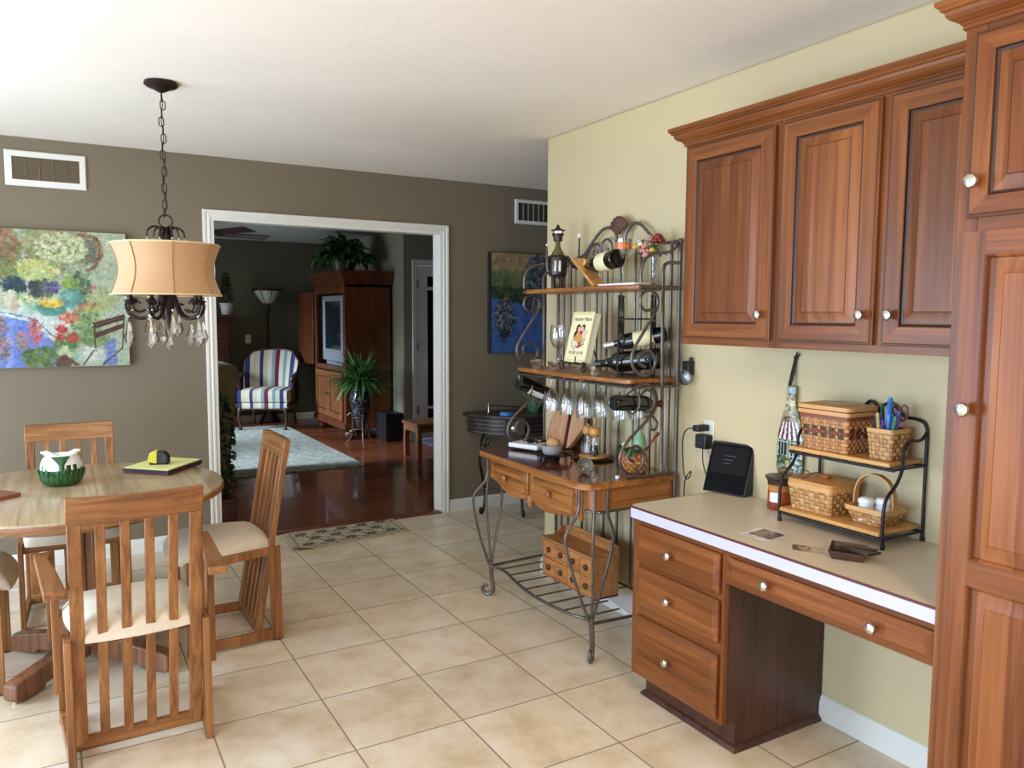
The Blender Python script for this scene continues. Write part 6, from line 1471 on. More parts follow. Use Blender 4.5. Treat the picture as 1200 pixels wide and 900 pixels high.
m = MB(); ring_band(m, F, .206, .159, .123, .136, .006, rgb(204, 150, 92)); ring_band(m, F, .202, .155, .136, .140, .006, rgb(90, 50, 30)); slab_round(m, F, .212, .165, .140, .153, rgb(206, 152, 92), .024, .004); m.build('lid', M['weave'], t, smooth=40)
pl = Pic(60, 36, (226, 226, 222)); pl.poly([(4, 4), (56, 4), (56, 32), (4, 32)], (150, 170, 172)); pl.scat(30, 24, 26, 8, 60, 3, [(60, 90, 80), (40, 70, 66), (90, 110, 80)]); pl.ell(24, 14, 12, 5, (70, 110, 120)); pl.ell(40, 16, 10, 6, (86, 96, 90))
pl.mesh('lid_picture', ((2.225, 1.750, us + .1576), (.10, -1, 0) if False else (0, -1, 0), (1, 0, 0), (0, 0, 1)), .105, .060, M['vcol_gloss'], t)
# pen basket
t = thing('pen_basket', 'square woven basket holding pens on the upper rack shelf', 'basket', (2.262, 1.515, us)); F = basket_frame(2.262, 1.515, us)
m = MB(); weave(m, F, .074, .084, .090, .098, .094, 7, 6, 6); slab_round(m, F, .070, .080, .001, .004, rgb(140, 94, 52), .01); m.build('woven_body', M['weave'], t, smooth=50)
m = MB(); ring_band(m, F, .096, .104, .085, .098, .006, rgb(204, 156, 92)); m.build('rim_band', M['weave'], t)
def pen(label, x, y, tx, ty, L, r, col, cap=None, tip=None):
    x, y = PX + (x - PX)*.75, PY + (y - PY)*.55
    b = Vector((x, y, us + .006)); q = Vector((x + tx, y + ty, us + .006 + math.sqrt(max(.0004, L*L - tx*tx - ty*ty)))); a = (q - b).normalized()
    t = thing('pen', label, 'pen', b, 0)
    m = MB(); m.lathe([(0, 0), (r*.4, .002), (r, .02), (r, L*.62), (0, L*.62)], b, 10, a); m.build('barrel', plain('pen_barrel', col, .35), t, smooth=50)
    m = MB(); m.lathe([(0, L*.615), (r*1.12, L*.615), (r*1.12, L*.96), (r*.7, L), (0, L)], b, 10, a); m.build('pen_cap', plain('pen_cap', cap or col, .35), t, smooth=50)
    s = Vector((-a.y, a.x, 0)) if abs(a.x) + abs(a.y) > .01 else Vector((1, 0, 0)); s = Vector((-1, -.3, 0))
    m = MB(); m.tube([b + a*L*.95 + s*r*.8, b + a*L*.93 + s*(r*1.7), b + a*L*.72 + s*(r*1.5)], r*.22, 5); m.build('clip', plain('pen_clip', cap or col, .3), t)
PX, PY = 2.262, 1.518
pen('purple pen with white barrel end, leftmost front in the pen basket', PX - .025, PY + .022, -.008, .014, .135, .0048, rgb(72, 60, 120), rgb(66, 54, 112))
pen('white pen with bright yellow cap in the pen basket', PX - .030, PY + .012, -.006, .012, .140, .0042, rgb(214, 210, 220), rgb(222, 206, 80))
pen('fat dark violet marker beside the yellow-capped pen', PX - .020, PY + .004, -.004, .012, .140, .0068, rgb(60, 46, 96), rgb(66, 50, 110))
pen('dark green pen standing tall in the pen basket', PX - .002, PY + .018, .004, .016, .168, .0052, rgb(28, 84, 54), rgb(30, 90, 60))
pen('green pen with white tip behind the violet marker', PX + .008, PY + .026, .004, .014, .166, .0046, rgb(60, 112, 70), rgb(206, 214, 200))
pen('black pen in the middle of the pen basket', PX + .012, PY + .004, .004, .008, .168, .0046, rgb(30, 32, 36), rgb(24, 60, 62))
pen('short violet pen low at the front of the pen basket', PX - .034, PY - .002, -.004, -.002, .118, .0044, rgb(150, 140, 190), rgb(84, 66, 140))
pen('bright blue highlighter with white top, tallest in the pen basket', PX - .022, PY - .016, .004, -.004, .190, .0072, rgb(52, 120, 206), rgb(60, 128, 210))
pen('silver pen beside the blue highlighter', PX + .002, PY - .020, .004, -.008, .150, .0042, rgb(180, 180, 186), rgb(120, 110, 150))
pen('brown marker leaning right in the pen basket', PX - .018, PY - .028, -.002, -.012, .140, .0046, rgb(96, 60, 50), rgb(60, 50, 56))
pen('white pen with teal cap leaning right in the pen basket', PX - .028, PY - .036, -.002, -.020, .135, .0050, rgb(206, 222, 214), rgb(70, 140, 120))
pen('dark purple marker at the right of the pen basket', PX - .008, PY - .040, .0, -.020, .152, .0058, rgb(58, 48, 110), rgb(84, 72, 150))
t = thing('scissors', 'brown-handled scissors standing handles-up in the pen basket', 'scissors', (PX + .012, PY - .022, us + .006))
m = MB(); m.beam((PX + .012, PY - .022, us + .006), (PX + .014, PY - .028, us + .115), .010, .002); m.build('blade', M['nickel'], t)
for s in (-1, 1):
    m = MB(); c = Vector((PX + .012, PY - .030 + s*.012, us + .148)); m.tube([c + Vector((0, .013*math.cos(2*PI*k/20) + s*.002*math.sin(2*PI*k/20), .024*math.sin(2*PI*k/20))) for k in range(20)], .0042, 7, closed=True); m.build('handle_loop', plain('scissor_brown', rgb(104, 62, 44), .4), t)
# lower basket with lid, glasses on top
t = thing('lidded_basket', 'plain woven basket with a flat lid and square knob on the lower rack shelf', 'basket', (2.25, 1.745, ls)); F = basket_frame(2.243, 1.735, ls)
m = MB(); weave(m, F, .156, .130, .174, .150, .084, 6, 8, 8, bulge=.004); slab_round(m, F, .150, .125, .001, .004, rgb(150, 100, 56), .01); m.build('woven_body', M['weave'], t, smooth=50)
m = MB(); ring_band(m, F, .181, .157, .078, .094, .005, rgb(206, 156, 92)); m.build('rim_band', M['weave'], t)
m = MB(); slab_round(m, F, .186, .162, .0945, .106, rgb(196, 138, 76), .026, .002); m.build('lid', M['weave'], t, smooth=40)
m = MB(); m.box((2.245, 1.722, ls + .1075), (2.275, 1.752, ls + .119)); m.build('lid_knob', plain('knob_wood', rgb(170, 96, 54), .4), t, bevel=.003)
t = thing('eyeglasses', 'dark-framed eyeglasses resting on the lid of the lower basket', 'glasses', (2.185, 1.80, ls + .110)); gz = ls + .1095; gm = plain('tortoise_frame', rgb(52, 36, 30), .3)
ga = Vector((.35, -1, 0)).normalized(); gb = Vector((ga.y*-1, ga.x, 0)); c0 = Vector((2.168, 1.795, gz + .014))
if gb.x < 0: gb = -gb
m = MB()
for s in (-1, 1):
    c = c0 + ga*s*.030; m.tube([c + ga*.024*math.cos(2*PI*k/22) + Z*(.013*math.sin(2*PI*k/22) + .002) + gb*.003*math.sin(2*PI*k/22) for k in range(22)], .0016, 6, closed=True)
m.tube([c0 - ga*.008 + Z*.006, c0 + Z*.010, c0 + ga*.008 + Z*.006], .0016, 6); m.build('rims', gm, t)
m = MB()
for s in (-1, 1): m.tube(smooth_path([c0 + ga*s*.054 + Z*.004, c0 + ga*s*.056 + gb*.03 + Z*.004, c0 + ga*s*.048 + gb*.085 - Z*.004, c0 + ga*s*.044 + gb*.11 - Z*.010], 4), .0015, 6)
m.build('temples', gm, t)
m = MB()
for s in (-1, 1):
    c = c0 + ga*s*.030; ids = [m.vert(c + ga*.023*math.cos(2*PI*k/18) + Z*(.0125*math.sin(2*PI*k/18) + .002)) for k in range(18)]; m.face(ids)
m.build('lenses', M['glass'], t)
# handled basket with shakers
t = thing('handled_basket', 'small open basket with an arched handle on the lower rack shelf', 'basket', (2.25, 1.545, ls)); F = basket_frame(2.245, 1.537, ls)
m = MB(); weave(m, F, .094, .086, .138, .122, .048, 4, 7, 6, bulge=.004); slab_round(m, F, .10, .09, .001, .005, rgb(170, 118, 66), .012); m.build('woven_body', M['weave'], t, smooth=50)
m = MB(); ring_band(m, F, .144, .128, .042, .056, .005, rgb(206, 156, 94)); m.build('rim_band', M['weave'], t)
m = MB(); pth = [(0, -.069, .035), (0, -.069, .06), (0, -.066, .10), (0, -.050, .135), (0, -.022, .152), (0, 0, .155), (0, .022, .152), (0, .050, .135), (0, .066, .10), (0, .069, .06), (0, .069, .035)]
sp = smooth_path(pth, 5); prev = None
for k, p in enumerate(sp):
    q = sp[min(k + 1, len(sp) - 1)] - sp[max(k - 1, 0)]; q.normalize(); nn = Vector((0, -q.z, q.y)); cur = [m.vert(Vector((2.245, 1.540, ls)) + Vector((a*.011, p.y*1.0 + nn.y*b*.0025, p.z + nn.z*b*.0025))) for a, b in ((-1, -1), (1, -1), (1, 1), (-1, 1))]
    if prev:
        for j in range(4): m.face([prev[j], prev[(j+1) % 4], cur[(j+1) % 4], cur[j]], rgb(196, 146, 88))
    prev = cur
m.build('handle', M['weave'], t, smooth=40)
for x, y, lb in ((2.225, 1.556, 'white ceramic shaker at the front left inside the handled basket'), (2.262, 1.522, 'white ceramic shaker at the back right inside the handled basket')):
    c = (x, y, ls + .0055); t = thing('ceramic_shaker', lb, 'shaker', c)
    m = MB(); m.lathe([(0, 0), (.024, 0), (.028, .006), (.028, .030), (.0235, .044), (.022, .052), (.0235, .058)], c, 24); m.build('body', M['white_cer'], t, smooth=50)
    m = MB(); m.lathe([(.0235, .058), (.0255, .062), (.0255, .068), (.018, .075), (0, .077)], c, 24); m.build('top', M['white_cer'], t, smooth=50)
# papers and dish on the desk
def card(name, label, corners, z, pic, cat, mat=M['vcol_gloss']):
    a, b, c, d = [Vector((*q, z)) for q in corners]; U = b - a; V = d - a
    o = pic.mesh(name, (a, U.normalized(), V.normalized(), (0, 0, 1)), U.length, V.length, mat); return tag(o, label, cat)
pc = Pic(60, 44, (232, 230, 226)); pc.poly([(9, 4), (57, 4), (57, 33), (9, 33)], (52, 50, 48)); pc.scat(33, 18, 20, 10, 50, 3, [(150, 130, 110), (90, 80, 70), (176, 160, 140), (120, 70, 50)]); pc.line([(10, 37), (44, 37)], 1.4, (150, 150, 148)); pc.line([(10, 40), (36, 40)], 1.2, (166, 166, 164))
card('photo_card', 'white-bordered photo card lying on the desk near the front edge', [(2.034, 1.809), (2.040, 1.699), (1.905, 1.675), (1.898, 1.790)], DZ + .0012, pc, 'card')
pc = Pic(50, 30, (176, 168, 150)); pc.poly([(0, 0), (22, 0), (14, 30), (0, 30)], (70, 56, 46)); pc.scat(22, 15, 14, 14, 40, 2.4, [(96, 82, 70), (190, 182, 168), (140, 128, 112)])
card('small_card', 'small brown and grey card half a hand from the leather tray', [(1.962, 1.622), (2.012, 1.548), (1.976, 1.524), (1.918, 1.585)], DZ + .0012, pc, 'card')
t = thing('valet_tray', 'dark brown leather tray lying on the desk', 'tray', (1.985, 1.44, DZ)); lt = plain('dark_leather', rgb(74, 48, 36), .4, var=.2, scale=30, bump=.2, bscale=250)
co = [Vector((2.018, 1.552)), Vector((2.082, 1.455)), Vector((2.000, 1.385)), Vector((1.938, 1.430))]; cc = sum(co, Vector((0, 0)))/4
co = [Vector((2.035, 1.535)), Vector((2.085, 1.445)), Vector((1.985, 1.380)), Vector((1.930, 1.468))]; cc = sum(co, Vector((0, 0)))/4
m = MB(); inn = [cc + (q - cc)*.80 for q in co]; outr = [cc + (q - cc)*1.0 for q in co]
A = [m.vert((*q, DZ + .0008)) for q in inn]; B2 = [m.vert((*q, DZ + .026)) for q in outr]; C2 = [m.vert((*(cc + (q - cc)*.96), DZ + .026)) for q in co]; D2 = [m.vert((*(cc + (q - cc)*.76), DZ + .004)) for q in co]
m.face(A[::-1])
for p_, q_ in ((A, B2), (B2, C2), (C2, D2)):
    for k in range(4): m.face([p_[k], p_[(k+1) % 4], q_[(k+1) % 4], q_[k]])
m.face(D2); m.build('tray_body', lt, t, bevel=.002)
t2 = thing('key_wallet', 'black folded key wallet lying across the leather tray', 'wallet', (2.01, 1.42, DZ + .02))
m = MB(); m.beam((2.012, 1.475, DZ + .026), (1.998, 1.362, DZ + .033), .052, .007, (0, 0, 1)); m.beam((2.02, 1.44, DZ + .033), (2.03, 1.375, DZ + .038), .018, .004, (0, 0, 1)); m.build('wallet_body', plain('black_leather', rgb(40, 32, 28), .35), t2, bevel=.002)

# ------------------------------------------------------------------ dark console behind the rack, at the far wall
t = thing('console_table', 'dark half-round iron and wood console table against the wall behind the rack', 'table', (2.98, 4.95, 0)); ck = plain('aged_dark_wood', rgb(52, 40, 34), .35, .1, var=.3, scale=14)
cxx, cyy = 3.00, 5.175
def half(r, n=28): return [(cxx + r*math.cos(PI + PI*k/n), cyy + r*.98*math.sin(PI + PI*k/n)*(1.15)) for k in range(n + 1)]
m = MB(); m.prism(half(.42), .725, .750); m.build('tabletop', ck, t, bevel=.006)
m = MB(); m.prism(half(.375), .600, .725); m.build('apron', ck, t, smooth=40)
m = MB()
for z in (.615, .645, .675, .705):
    m.tube([(x, y, z) for x, y in half(.380, 40)], .006, 6)
m.build('ribbing', M['iron'], t)
m = MB(); m.prism([(-.075, .61), (.075, .61), (.075, .715), (-.075, .715)], 0, .02, ((cxx - .19, cyy - .385, 0), Vector((.86, -.5, 0)), (0, 0, 1), Vector((-.5, -.86, 0)))); d = m.build('drawer', ck, t, bevel=.003)
m = MB(); m.lathe([(0, 0), (.020, 0), (.020, .006), (.008, .012), (0, .013)], (cxx - .205, cyy - .402, .66), 16, (-.5, -.86, 0)); m.build('pull', M['nickel'], d)
for px_, py_ in ((2.66, 4.98), (2.86, 4.76), (3.16, 4.76), (3.33, 4.98)):
    m = MB(); d = Vector((px_ - cxx, py_ - cyy, 0)).normalized(); q = Vector((px_, py_, 0))
    m.tube(smooth_path([q + Z*.60, q + d*.05 + Z*.54, q + d*.06 + Z*.42, q + d*.015 + Z*.28, q - d*.02 + Z*.16, q + Z*.06, q + d*.03 + Z*.022, q + d*.05 + Z*.045, q + d*.035 + Z*.065], 6), .011, 8)
    for r0, a0 in ((.05, 0),): m.tube(spiral(q + d*.02 + Z*.47, d, Z, .058, .012, 1.5, 7.5, 30), .006, 7)
    m.tube(spiral(q - d*.05 + Z*.53, d, Z, .045, .012, 3, -3.5, 26), .005, 7); m.build('leg', M['bronze'], t)
m = MB(); m.tube([(2.66, 4.98, .20), (2.86, 4.76, .20), (3.16, 4.76, .20), (3.33, 4.98, .20)], .008, 7); m.build('stretcher', M['bronze'], t)
m = MB(); m.lathe([(0, 0), (.05, 0), (.055, .006), (.05, .022), (.046, .024), (0, .024)], (2.775, 4.84, .7505), 24); tag(m.build('blue_dish', plain('bright_blue', rgb(56, 120, 196), .4)), 'bright blue dish on the dark console table', 'dish')
t = thing('model_wire_figure', 'small dark wire ornament with a silver post on the dark console table', 'ornament', (2.74, 4.95, .7505))
m = MB(); m.lathe([(0, 0), (.02, 0), (.022, .006), (.008, .012), (.007, .05), (.012, .056), (.004, .075), (0, .076)], (2.70, 4.98, .7505), 14); m.build('post', M['nickel'], t)
m = MB(); m.tube([(2.70, 4.98, .815), (2.80, 4.93, .808), (2.93, 4.90, .795), (2.95, 4.90, .755)], .004, 6); m.build('wire_arm', M['bronze'], t)
t = thing('green_vase', 'tall green vase on the dark console table, seen between the iron scrolls', 'vase', (3.06, 4.93, .7505)); c = (3.06, 4.93, .7505)
m = MB(); m.lathe([(0, 0), (.045, 0), (.052, .03), (.058, .10), (.054, .16), (.044, .20), (.042, .22), (.048, .232), (.044, .232), (.040, .21), (0, .2)], c, 24); m.build('body', plain('green_glass_vase', rgb(66, 104, 64), .2), t, smooth=50)
t = thing('candlestick', 'dark scrolled candlestick beside the green vase on the console table', 'candlestick', (3.20, 4.95, .7505))
m = MB(); m.lathe([(0, 0), (.04, 0), (.042, .008), (.012, .02), (.010, .12), (.024, .13), (.024, .14), (0, .142)], (3.20, 4.95, .7505), 18); m.tube(spiral((3.20, 4.93, .84), (1, 0, 0), (0, 0, 1), .045, .01, 0, 7, 28), .006, 7); m.build('body', M['bronze'], t)
# ------------------------------------------------------------------ living room
# area rug
def rug_mat():
    mt, nt, b, out = new_mat('wool_rug'); tc = nd(nt, 'ShaderNodeTexCoord')
    n = nd(nt, 'ShaderNodeTexNoise', Scale=16.0, Detail=5.0, Roughness=.7, Distortion=1.2); nt.links.new(tc.outputs['Object'], n.inputs['Vector'])
    r = ramp(nt, [(.38, rgb(116, 124, 122)), (.5, rgb(158, 160, 148)), (.62, rgb(184, 182, 166))]); nt.links.new(n.outputs['Fac'], r.inputs[0]); nt.links.new(r.outputs[0], b.inputs['Base Color']); b.inputs['Roughness'].default_value = .95
    bp = nd(nt, 'ShaderNodeBump', Strength=.3, Distance=.01); nt.links.new(n.outputs['Fac'], bp.inputs['Height']); nt.links.new(bp.outputs[0], b.inputs['Normal'])
    return mt
m = MB(); m.box((-.6, 7.22, .001), (2.54, 10.35, .016)); tag(m.build('area_rug', rug_mat(), bevel=.004), 'large pale grey-blue rug on the living room wood floor', 'rug')
# striped armchair
t = thing('wing_armchair', 'armchair in blue, red and cream stripes with dark carved legs in the living room', 'armchair', (2.325, 10.27, 0), R(-27)); t.scale = (.93, .93, 1)
SP = [rgb(34, 44, 96), rgb(196, 180, 146), rgb(196, 188, 168), rgb(34, 44, 92), rgb(186, 172, 146), rgb(196, 190, 172), rgb(120, 146, 146), rgb(104, 22, 42), rgb(198, 190, 172), rgb(112, 140, 140), rgb(190, 182, 162), rgb(40, 54, 100), rgb(200, 194, 176)]
def stripe(f): return SP[int(f*12.99) % len(SP)]
W_ = M['walnut']
def cush(m, x0, x1, y0, y1, z0, z1, n=26, puff=.02):
    def top(u, v): e = max(abs(2*u - 1), abs(2*v - 1)); return (x0 + (x1 - x0)*u, y0 + (y1 - y0)*v, z1 - puff + puff*(1 - e**6))
    m.grid(top, 48, 10, lambda i, j: stripe(i/48)); m.grid(lambda u, v: (x0 + (x1 - x0)*u, y0 - .012*math.sin(PI*v), z0 + (z1 - puff - z0)*v), 48, 4, lambda i, j: stripe(i/48)); m.grid(lambda u, v: (x0 - .01*math.sin(PI*v), y0 + (y1 - y0)*u, z0 + (z1 - puff - z0)*v), 4, 4, lambda i, j: SP[0]); m.grid(lambda u, v: (x1 + .01*math.sin(PI*v), y0 + (y1 - y0)*u, z0 + (z1 - puff - z0)*v), 4, 4, lambda i, j: SP[5])
m = MB(); cush(m, -.33, .33, -.36, .22, .37, .53); m.build('seat_cushion', M['fabric'], t, world=False, smooth=50)
m = MB(); cush(m, -.325, .325, -.345, .22, .27, .375, puff=.01); m.build('seat_front', M['fabric'], t, world=False, smooth=50)
m = MB()                                          # wrapped, arched back
def back(off):
    def f(u, v):
        a = (u*2 - 1); x = a*(.335 + .035*v); wrap = abs(a)**2.4; top = 1.0 - .05*a*a - .10*max(0, abs(a) - .72)/.28
        z = .50 + (top - .50)*v; y = .22 + .13*v - wrap*.22*(1 - .25*v) + off - .04*math.cos(a*PI/2)*math.sin(PI*v)
        return (x, y, z)
    return f
m.grid(back(0), 48, 12, lambda i, j: stripe(i/48)); m.build('back_cushion', M['fabric'], t, world=False, smooth=60)
m = MB(); m.grid(back(.07), 24, 8, lambda i, j: rgb(40, 44, 70)); 
for k in range(24):
    pass
m.build('outside_back', M['fabric'], t, world=False, smooth=60)
m = MB(); pts = [Vector(back(.03)(k/30, 1)) + Vector((0, 0, .006)) for k in range(31)]; m.tube([Vector(back(.03)(0, v/6)) for v in range(6)] + pts + [Vector(back(.03)(1, 1 - v/6)) for v in range(1, 7)], .022, 8); m.build('carved_frame', W_, t, world=False, smooth=60)
for s in (-1, 1):
    m = MB(); m.tube(smooth_path([(s*.355, .10, .70), (s*.375, -.02, .69), (s*.385, -.16, .675), (s*.375, -.22, .655), (s*.37, -.20, .63)], 5), [.026, .03, .034, .034, .034] * 4 + [.034], 8, flat=.8); m.tube(smooth_path([(s*.372, -.18, .65), (s*.36, -.15, .55), (s*.345, -.13, .42), (s*.34, -.14, .36)], 5), .026, 8); m.build('arm', W_, t, world=False, smooth=60)
    m = MB(); m.tube(smooth_path([(s*.30, -.32, .30), (s*.315, -.345, .22), (s*.31, -.34, .12), (s*.295, -.33, .05), (s*.305, -.36, .018)], 5), [.036, .036, .034, .030, .026, .022, .020, .019, .018, .017, .016, .016, .016, .017, .018, .019, .02, .022, .026, .028, .026][:21], 8); m.build('leg', W_, t, world=False, smooth=60)
    m = MB(); m.tube([(s*.28, .24, .34), (s*.285, .27, .15), (s*.29, .33, .01)], [.024, .02, .018], 8); m.build('leg', W_, t, world=False, smooth=60)
    m = MB(); m.box((s*.335 - .02, -.34, .29), (s*.335 + .02, .26, .345)); m.build('side_rail', W_, t, world=False, bevel=.01)
    if s > 0:
        m = MB(); m.grid(lambda u, v: (.352 + .015*math.sin(PI*v), -.12 + .36*u, .33 + .32*v), 6, 4, lambda i, j: rgb(34, 32, 44)); m.build('arm_panel', M['fabric'], t, world=False)
m = MB(); m.grid(lambda u, v: (-.33 + .66*u, -.352, .255 + .03*v + .022*math.sin(PI*u)), 20, 2); m.box((-.33, -.35, .268), (.33, -.31, .30)); m.build('front_rail', W_, t, world=False)
# torchiere
t = thing('floor_lamp', 'dark torchiere floor lamp with a pale leaded-glass bowl shade behind the striped chair', 'lamp', (2.455, 10.80, 0)); c = (2.455, 10.80, 0)
m = MB(); n = 6; m.lathe([(0, 0), (.14, 0), (.145, .02), (.12, .06), (.07, .14), (.045, .20), (.03, .26), (0, .27)], c, 8); m.build('base', M['bronze'], t, smooth=20)
m = MB(); m.lathe([(.014, .25), (.014, 1.48), (.03, 1.50), (.035, 1.55), (.02, 1.60), (0, 1.61)], c, 12); m.build('pole', M['bronze'], t)
m = MB()
pf = [(.03, 1.60), (.07, 1.62), (.12, 1.68), (.17, 1.755), (.19, 1.79)]
m.lathe(pf, c, 40, colfn=lambda k, j: rgb(120, 124, 112) if (j % 5 == 0 or k == 0) else (rgb(196, 198, 180) if j % 2 else rgb(176, 182, 166))); m.build('lamp_shade', M['vcol_gloss'], t, smooth=50)
m = MB(); m.tube([(c[0] + .19*math.cos(2*PI*k/40), c[1] + .19*math.sin(2*PI*k/40), 1.793 + .008*math.cos(k*PI)) for k in range(40)], .012, 6, closed=True); m.build('shade_rim', M['bronze'], t)
# mantel, topiary
t = thing('fireplace_mantel', 'dark mahogany fireplace mantel on the living room back wall', 'mantel', (1.3, LBY, 0))
m = MB(); m.box((.25, 10.48, 1.42), (1.98, LBY, 1.46)); m.box((.29, 10.53, 1.37), (1.94, LBY, 1.42)); m.box((.32, 10.57, 1.15), (1.91, LBY, 1.37)); m.build('shelf', M['mahogany'], t, bevel=.008)
for a in (1.66, .33):
    m = MB(); m.box((a, 10.59, 0), (a + .24, LBY, 1.15)); m.box((a - .015, 10.575, 0), (a + .255, LBY, .16)); m.box((a - .01, 10.58, 1.09), (a + .25, LBY, 1.15)); m.build('pilaster', M['mahogany'], t, bevel=.006)
    m = MB(); m.box((a + .045, 10.583, .22), (a + .195, 10.592, 1.03)); m.build('pilaster_panel', M['mahogany'], t, bevel=.006)
m = MB(); m.box((.57, 10.80, 0), (1.66, LBY, 1.15)); m.build('firebox', M['black'], t)
def foliage(m, c, r, n, L, w, cols, rr, up=.3, inner=.55):
    c = Vector(c)
    for k in range(n):
        z = rr.uniform(-1, 1); a = rr.uniform(0, 2*PI); q = math.sqrt(1 - z*z); d = Vector((q*math.cos(a), q*math.sin(a), z)); f = rr.uniform(inner, 1)
        b = c + Vector((d.x*r[0]*f, d.y*r[1]*f, d.z*r[2]*f)); col = cols[rr.randrange(len(cols))]; s = rr.uniform(.75, 1.25)
        leafblade(m, b, d + Vector((rr.uniform(-.5, .5), rr.uniform(-.5, .5), up)), L*s, w*s, rr.uniform(.2, 1.2), tuple(v*rr.uniform(.7, 1.25) for v in col[:3]) + (1,), 3)
DG = [rgb(34, 66, 36), rgb(44, 84, 44), rgb(28, 54, 30), rgb(60, 98, 52)]; PR = random.Random(9)
t = thing('topiary', 'small cone topiary in a white pot on the mantel', 'plant', (1.905, 10.66, 1.46)); c = (1.90, 10.66, 1.4605)
m = MB(); m.lathe([(0, 0), (.06, 0), (.08, .13), (.088, .135), (.088, .15), (.07, .15), (0, .14)], c, 24); m.build('pot', M['terracotta'], t, smooth=40)
m = MB()
for k in range(9): f = k/8; foliage(m, (c[0], c[1], c[2] + .19 + .32*f), (.095 - .06*f, .095 - .06*f, .05), 46, .035, .020, DG, PR)
m.build('foliage', M['leaf'], t); m = MB(); m.tube([(c[0], c[1], c[2] + .13), (c[0], c[1], c[2] + .5)], .01, 7); m.build('stem', M['walnut'], t)
t = thing('light_switch', 'white switch plate on the living room back wall', 'switch', (2.22, LBY, 1.13)); m = MB(); m.box((2.183, LBY - .007, 1.075), (2.256, LBY + .001, 1.192)); m.build('plate', M['white_trim'], t, bevel=.003); m = MB(); m.box((2.213, LBY - .014, 1.118), (2.226, LBY - .006, 1.148)); m.build('toggle', M['white_trim'], t, bevel=.002)
# armoire
AX0, AX1, AY0, AY1 = 2.865, 3.445, 8.79, 10.02
t = thing('armoire', 'tall cherry armoire with ball feet and open upper doors in the living room', 'armoire', (3.15, 9.4, 0)); A = M['armoire_x']
m = MB(); m.box((AX0 + .02, AY0, .12), (AX1, AY0 + .03, 1.83)); m.box((AX0 + .02, AY1 - .03, .12), (AX1, AY1, 1.83)); m.box((AX1 - .02, AY0, .12), (AX1, AY1, 1.83)); m.box((AX0 + .01, AY0, .12), (AX1, AY1, .20)); m.box((AX0 + .01, AY0 + .03, .80), (AX1 - .02, AY1 - .03, .845)); m.box((AX0 + .02, AY0, 1.79), (AX1, AY1, 1.83)); m.build('carcass', A, t, bevel=.004)
m = MB(); pr = [(0, 0), (.012, 0), (.014, .025), (.022, .028), (.024, .05), (.04, .075), (.044, .10), (.056, .12), (.062, .122), (.062, .16), (0, .16)]
m.sweep(pr, [(AX1, AY0, 1.82, 0, -1), (AX0 + .01, AY0, 1.82, -1, -1), (AX0 + .01, AY1, 1.82, -1, 1), (AX1, AY1, 1.82, 0, 1)]); m.box((AX0, AY0, 1.93), (AX1, AY1, 1.975)); m.build('cornice', A, t, smooth=25)
m = MB(); m.sweep([(0, 0), (.03, 0), (.03, .05), (.012, .08), (0, .085)], [(AX1, AY0, .12, 0, -1), (AX0 + .01, AY0, .12, -1, -1), (AX0 + .01, AY1, .12, -1, 1), (AX1, AY1, .12, 0, 1)]); m.build('base_moulding', A, t, smooth=25)
m = MB()
for y in (AY0, AY1 - .07): m.box((AX0, y, .20), (AX0 + .03, y + .07, 1.82))
m.box((AX0, AY0 + .07, .79), (AX0 + .03, AY1 - .07, .855)); m.box((AX0, AY0 + .07, 1.72), (AX0 + .03, AY1 - .07, 1.82)); m.build('face_frame', A, t, bevel=.005)
ac = wood('armoire_front', rgb(92, 52, 27), rgb(138, 86, 50), axis='z', rough=.35)
for k in range(2):
    y0 = AY0 + .075 + k*(AY1 - AY0 - .15)/2; y1 = y0 + (AY1 - AY0 - .15)/2 - .004; m = MB(); I = lambda i, d: (i, i, y1 - y0 - i, .565 - i, d)
    z0_, z3_ = (0, 0, 0, 0), (1, 1, 1, 1); m.loft([I(0, 0), I(0, .015), I(.004, .02), I(.075, .02), I(.08, .012), I(.087, .012), I(.12, .019), I(.125, .019)], ((AX0, y1, .215), (0, -1, 0), (0, 0, 1), (-1, 0, 0)), [z0_]*4 + [z3_]*2 + [z0_]*2); d = m.build('lower_door', [ac, M['mahogany']], t, smooth=20)
    m = MB(); m.lathe([(0, 0), (.006, 0), (.006, .012), (.014, .02), (.010, .03), (0, .031)], (AX0 - .02, y1 - .035 if k == 0 else y0 + .035, .50), 12, (-1, 0, 0)); m.build('knob', M['bronze'], d)
m = MB(); m.obox((AX0 - .040, AY1 + .225, 1.29), (.44, .025, .93), (0, 0, R(99))); d = m.build('upper_door', A, t, bevel=.006)
m = MB(); m.box((AX0 + .01, AY0 + .035, .86), (AX0 + .50, AY0 + .062, 1.72)); d = m.build('upper_door', A, t, bevel=.006)
m = MB(); m.lathe([(0, 0), (.006, 0), (.006, .014), (.012, .02), (0, .026)], (AX0 + .012, AY0 + .075, 1.22), 12, (0, 1, 0)); m.build('knob', M['nickel'], d)
for x in (AX0 + .07, AX1 - .08):
    for y in (AY0 + .07, AY1 - .08): m = MB(); m.lathe([(0, 0), (.035, 0), (.045, .01), (.068, .05), (.06, .09), (.035, .105), (.05, .122), (0, .122)], (x, y, 0), 18); m.build('ball_foot', A, t, smooth=50)
t = thing('television', 'silver-framed tube television inside the open armoire', 'television', (3.1, 9.45, .846)); tv = plain('tv_silver', rgb(138, 142, 150), .4)
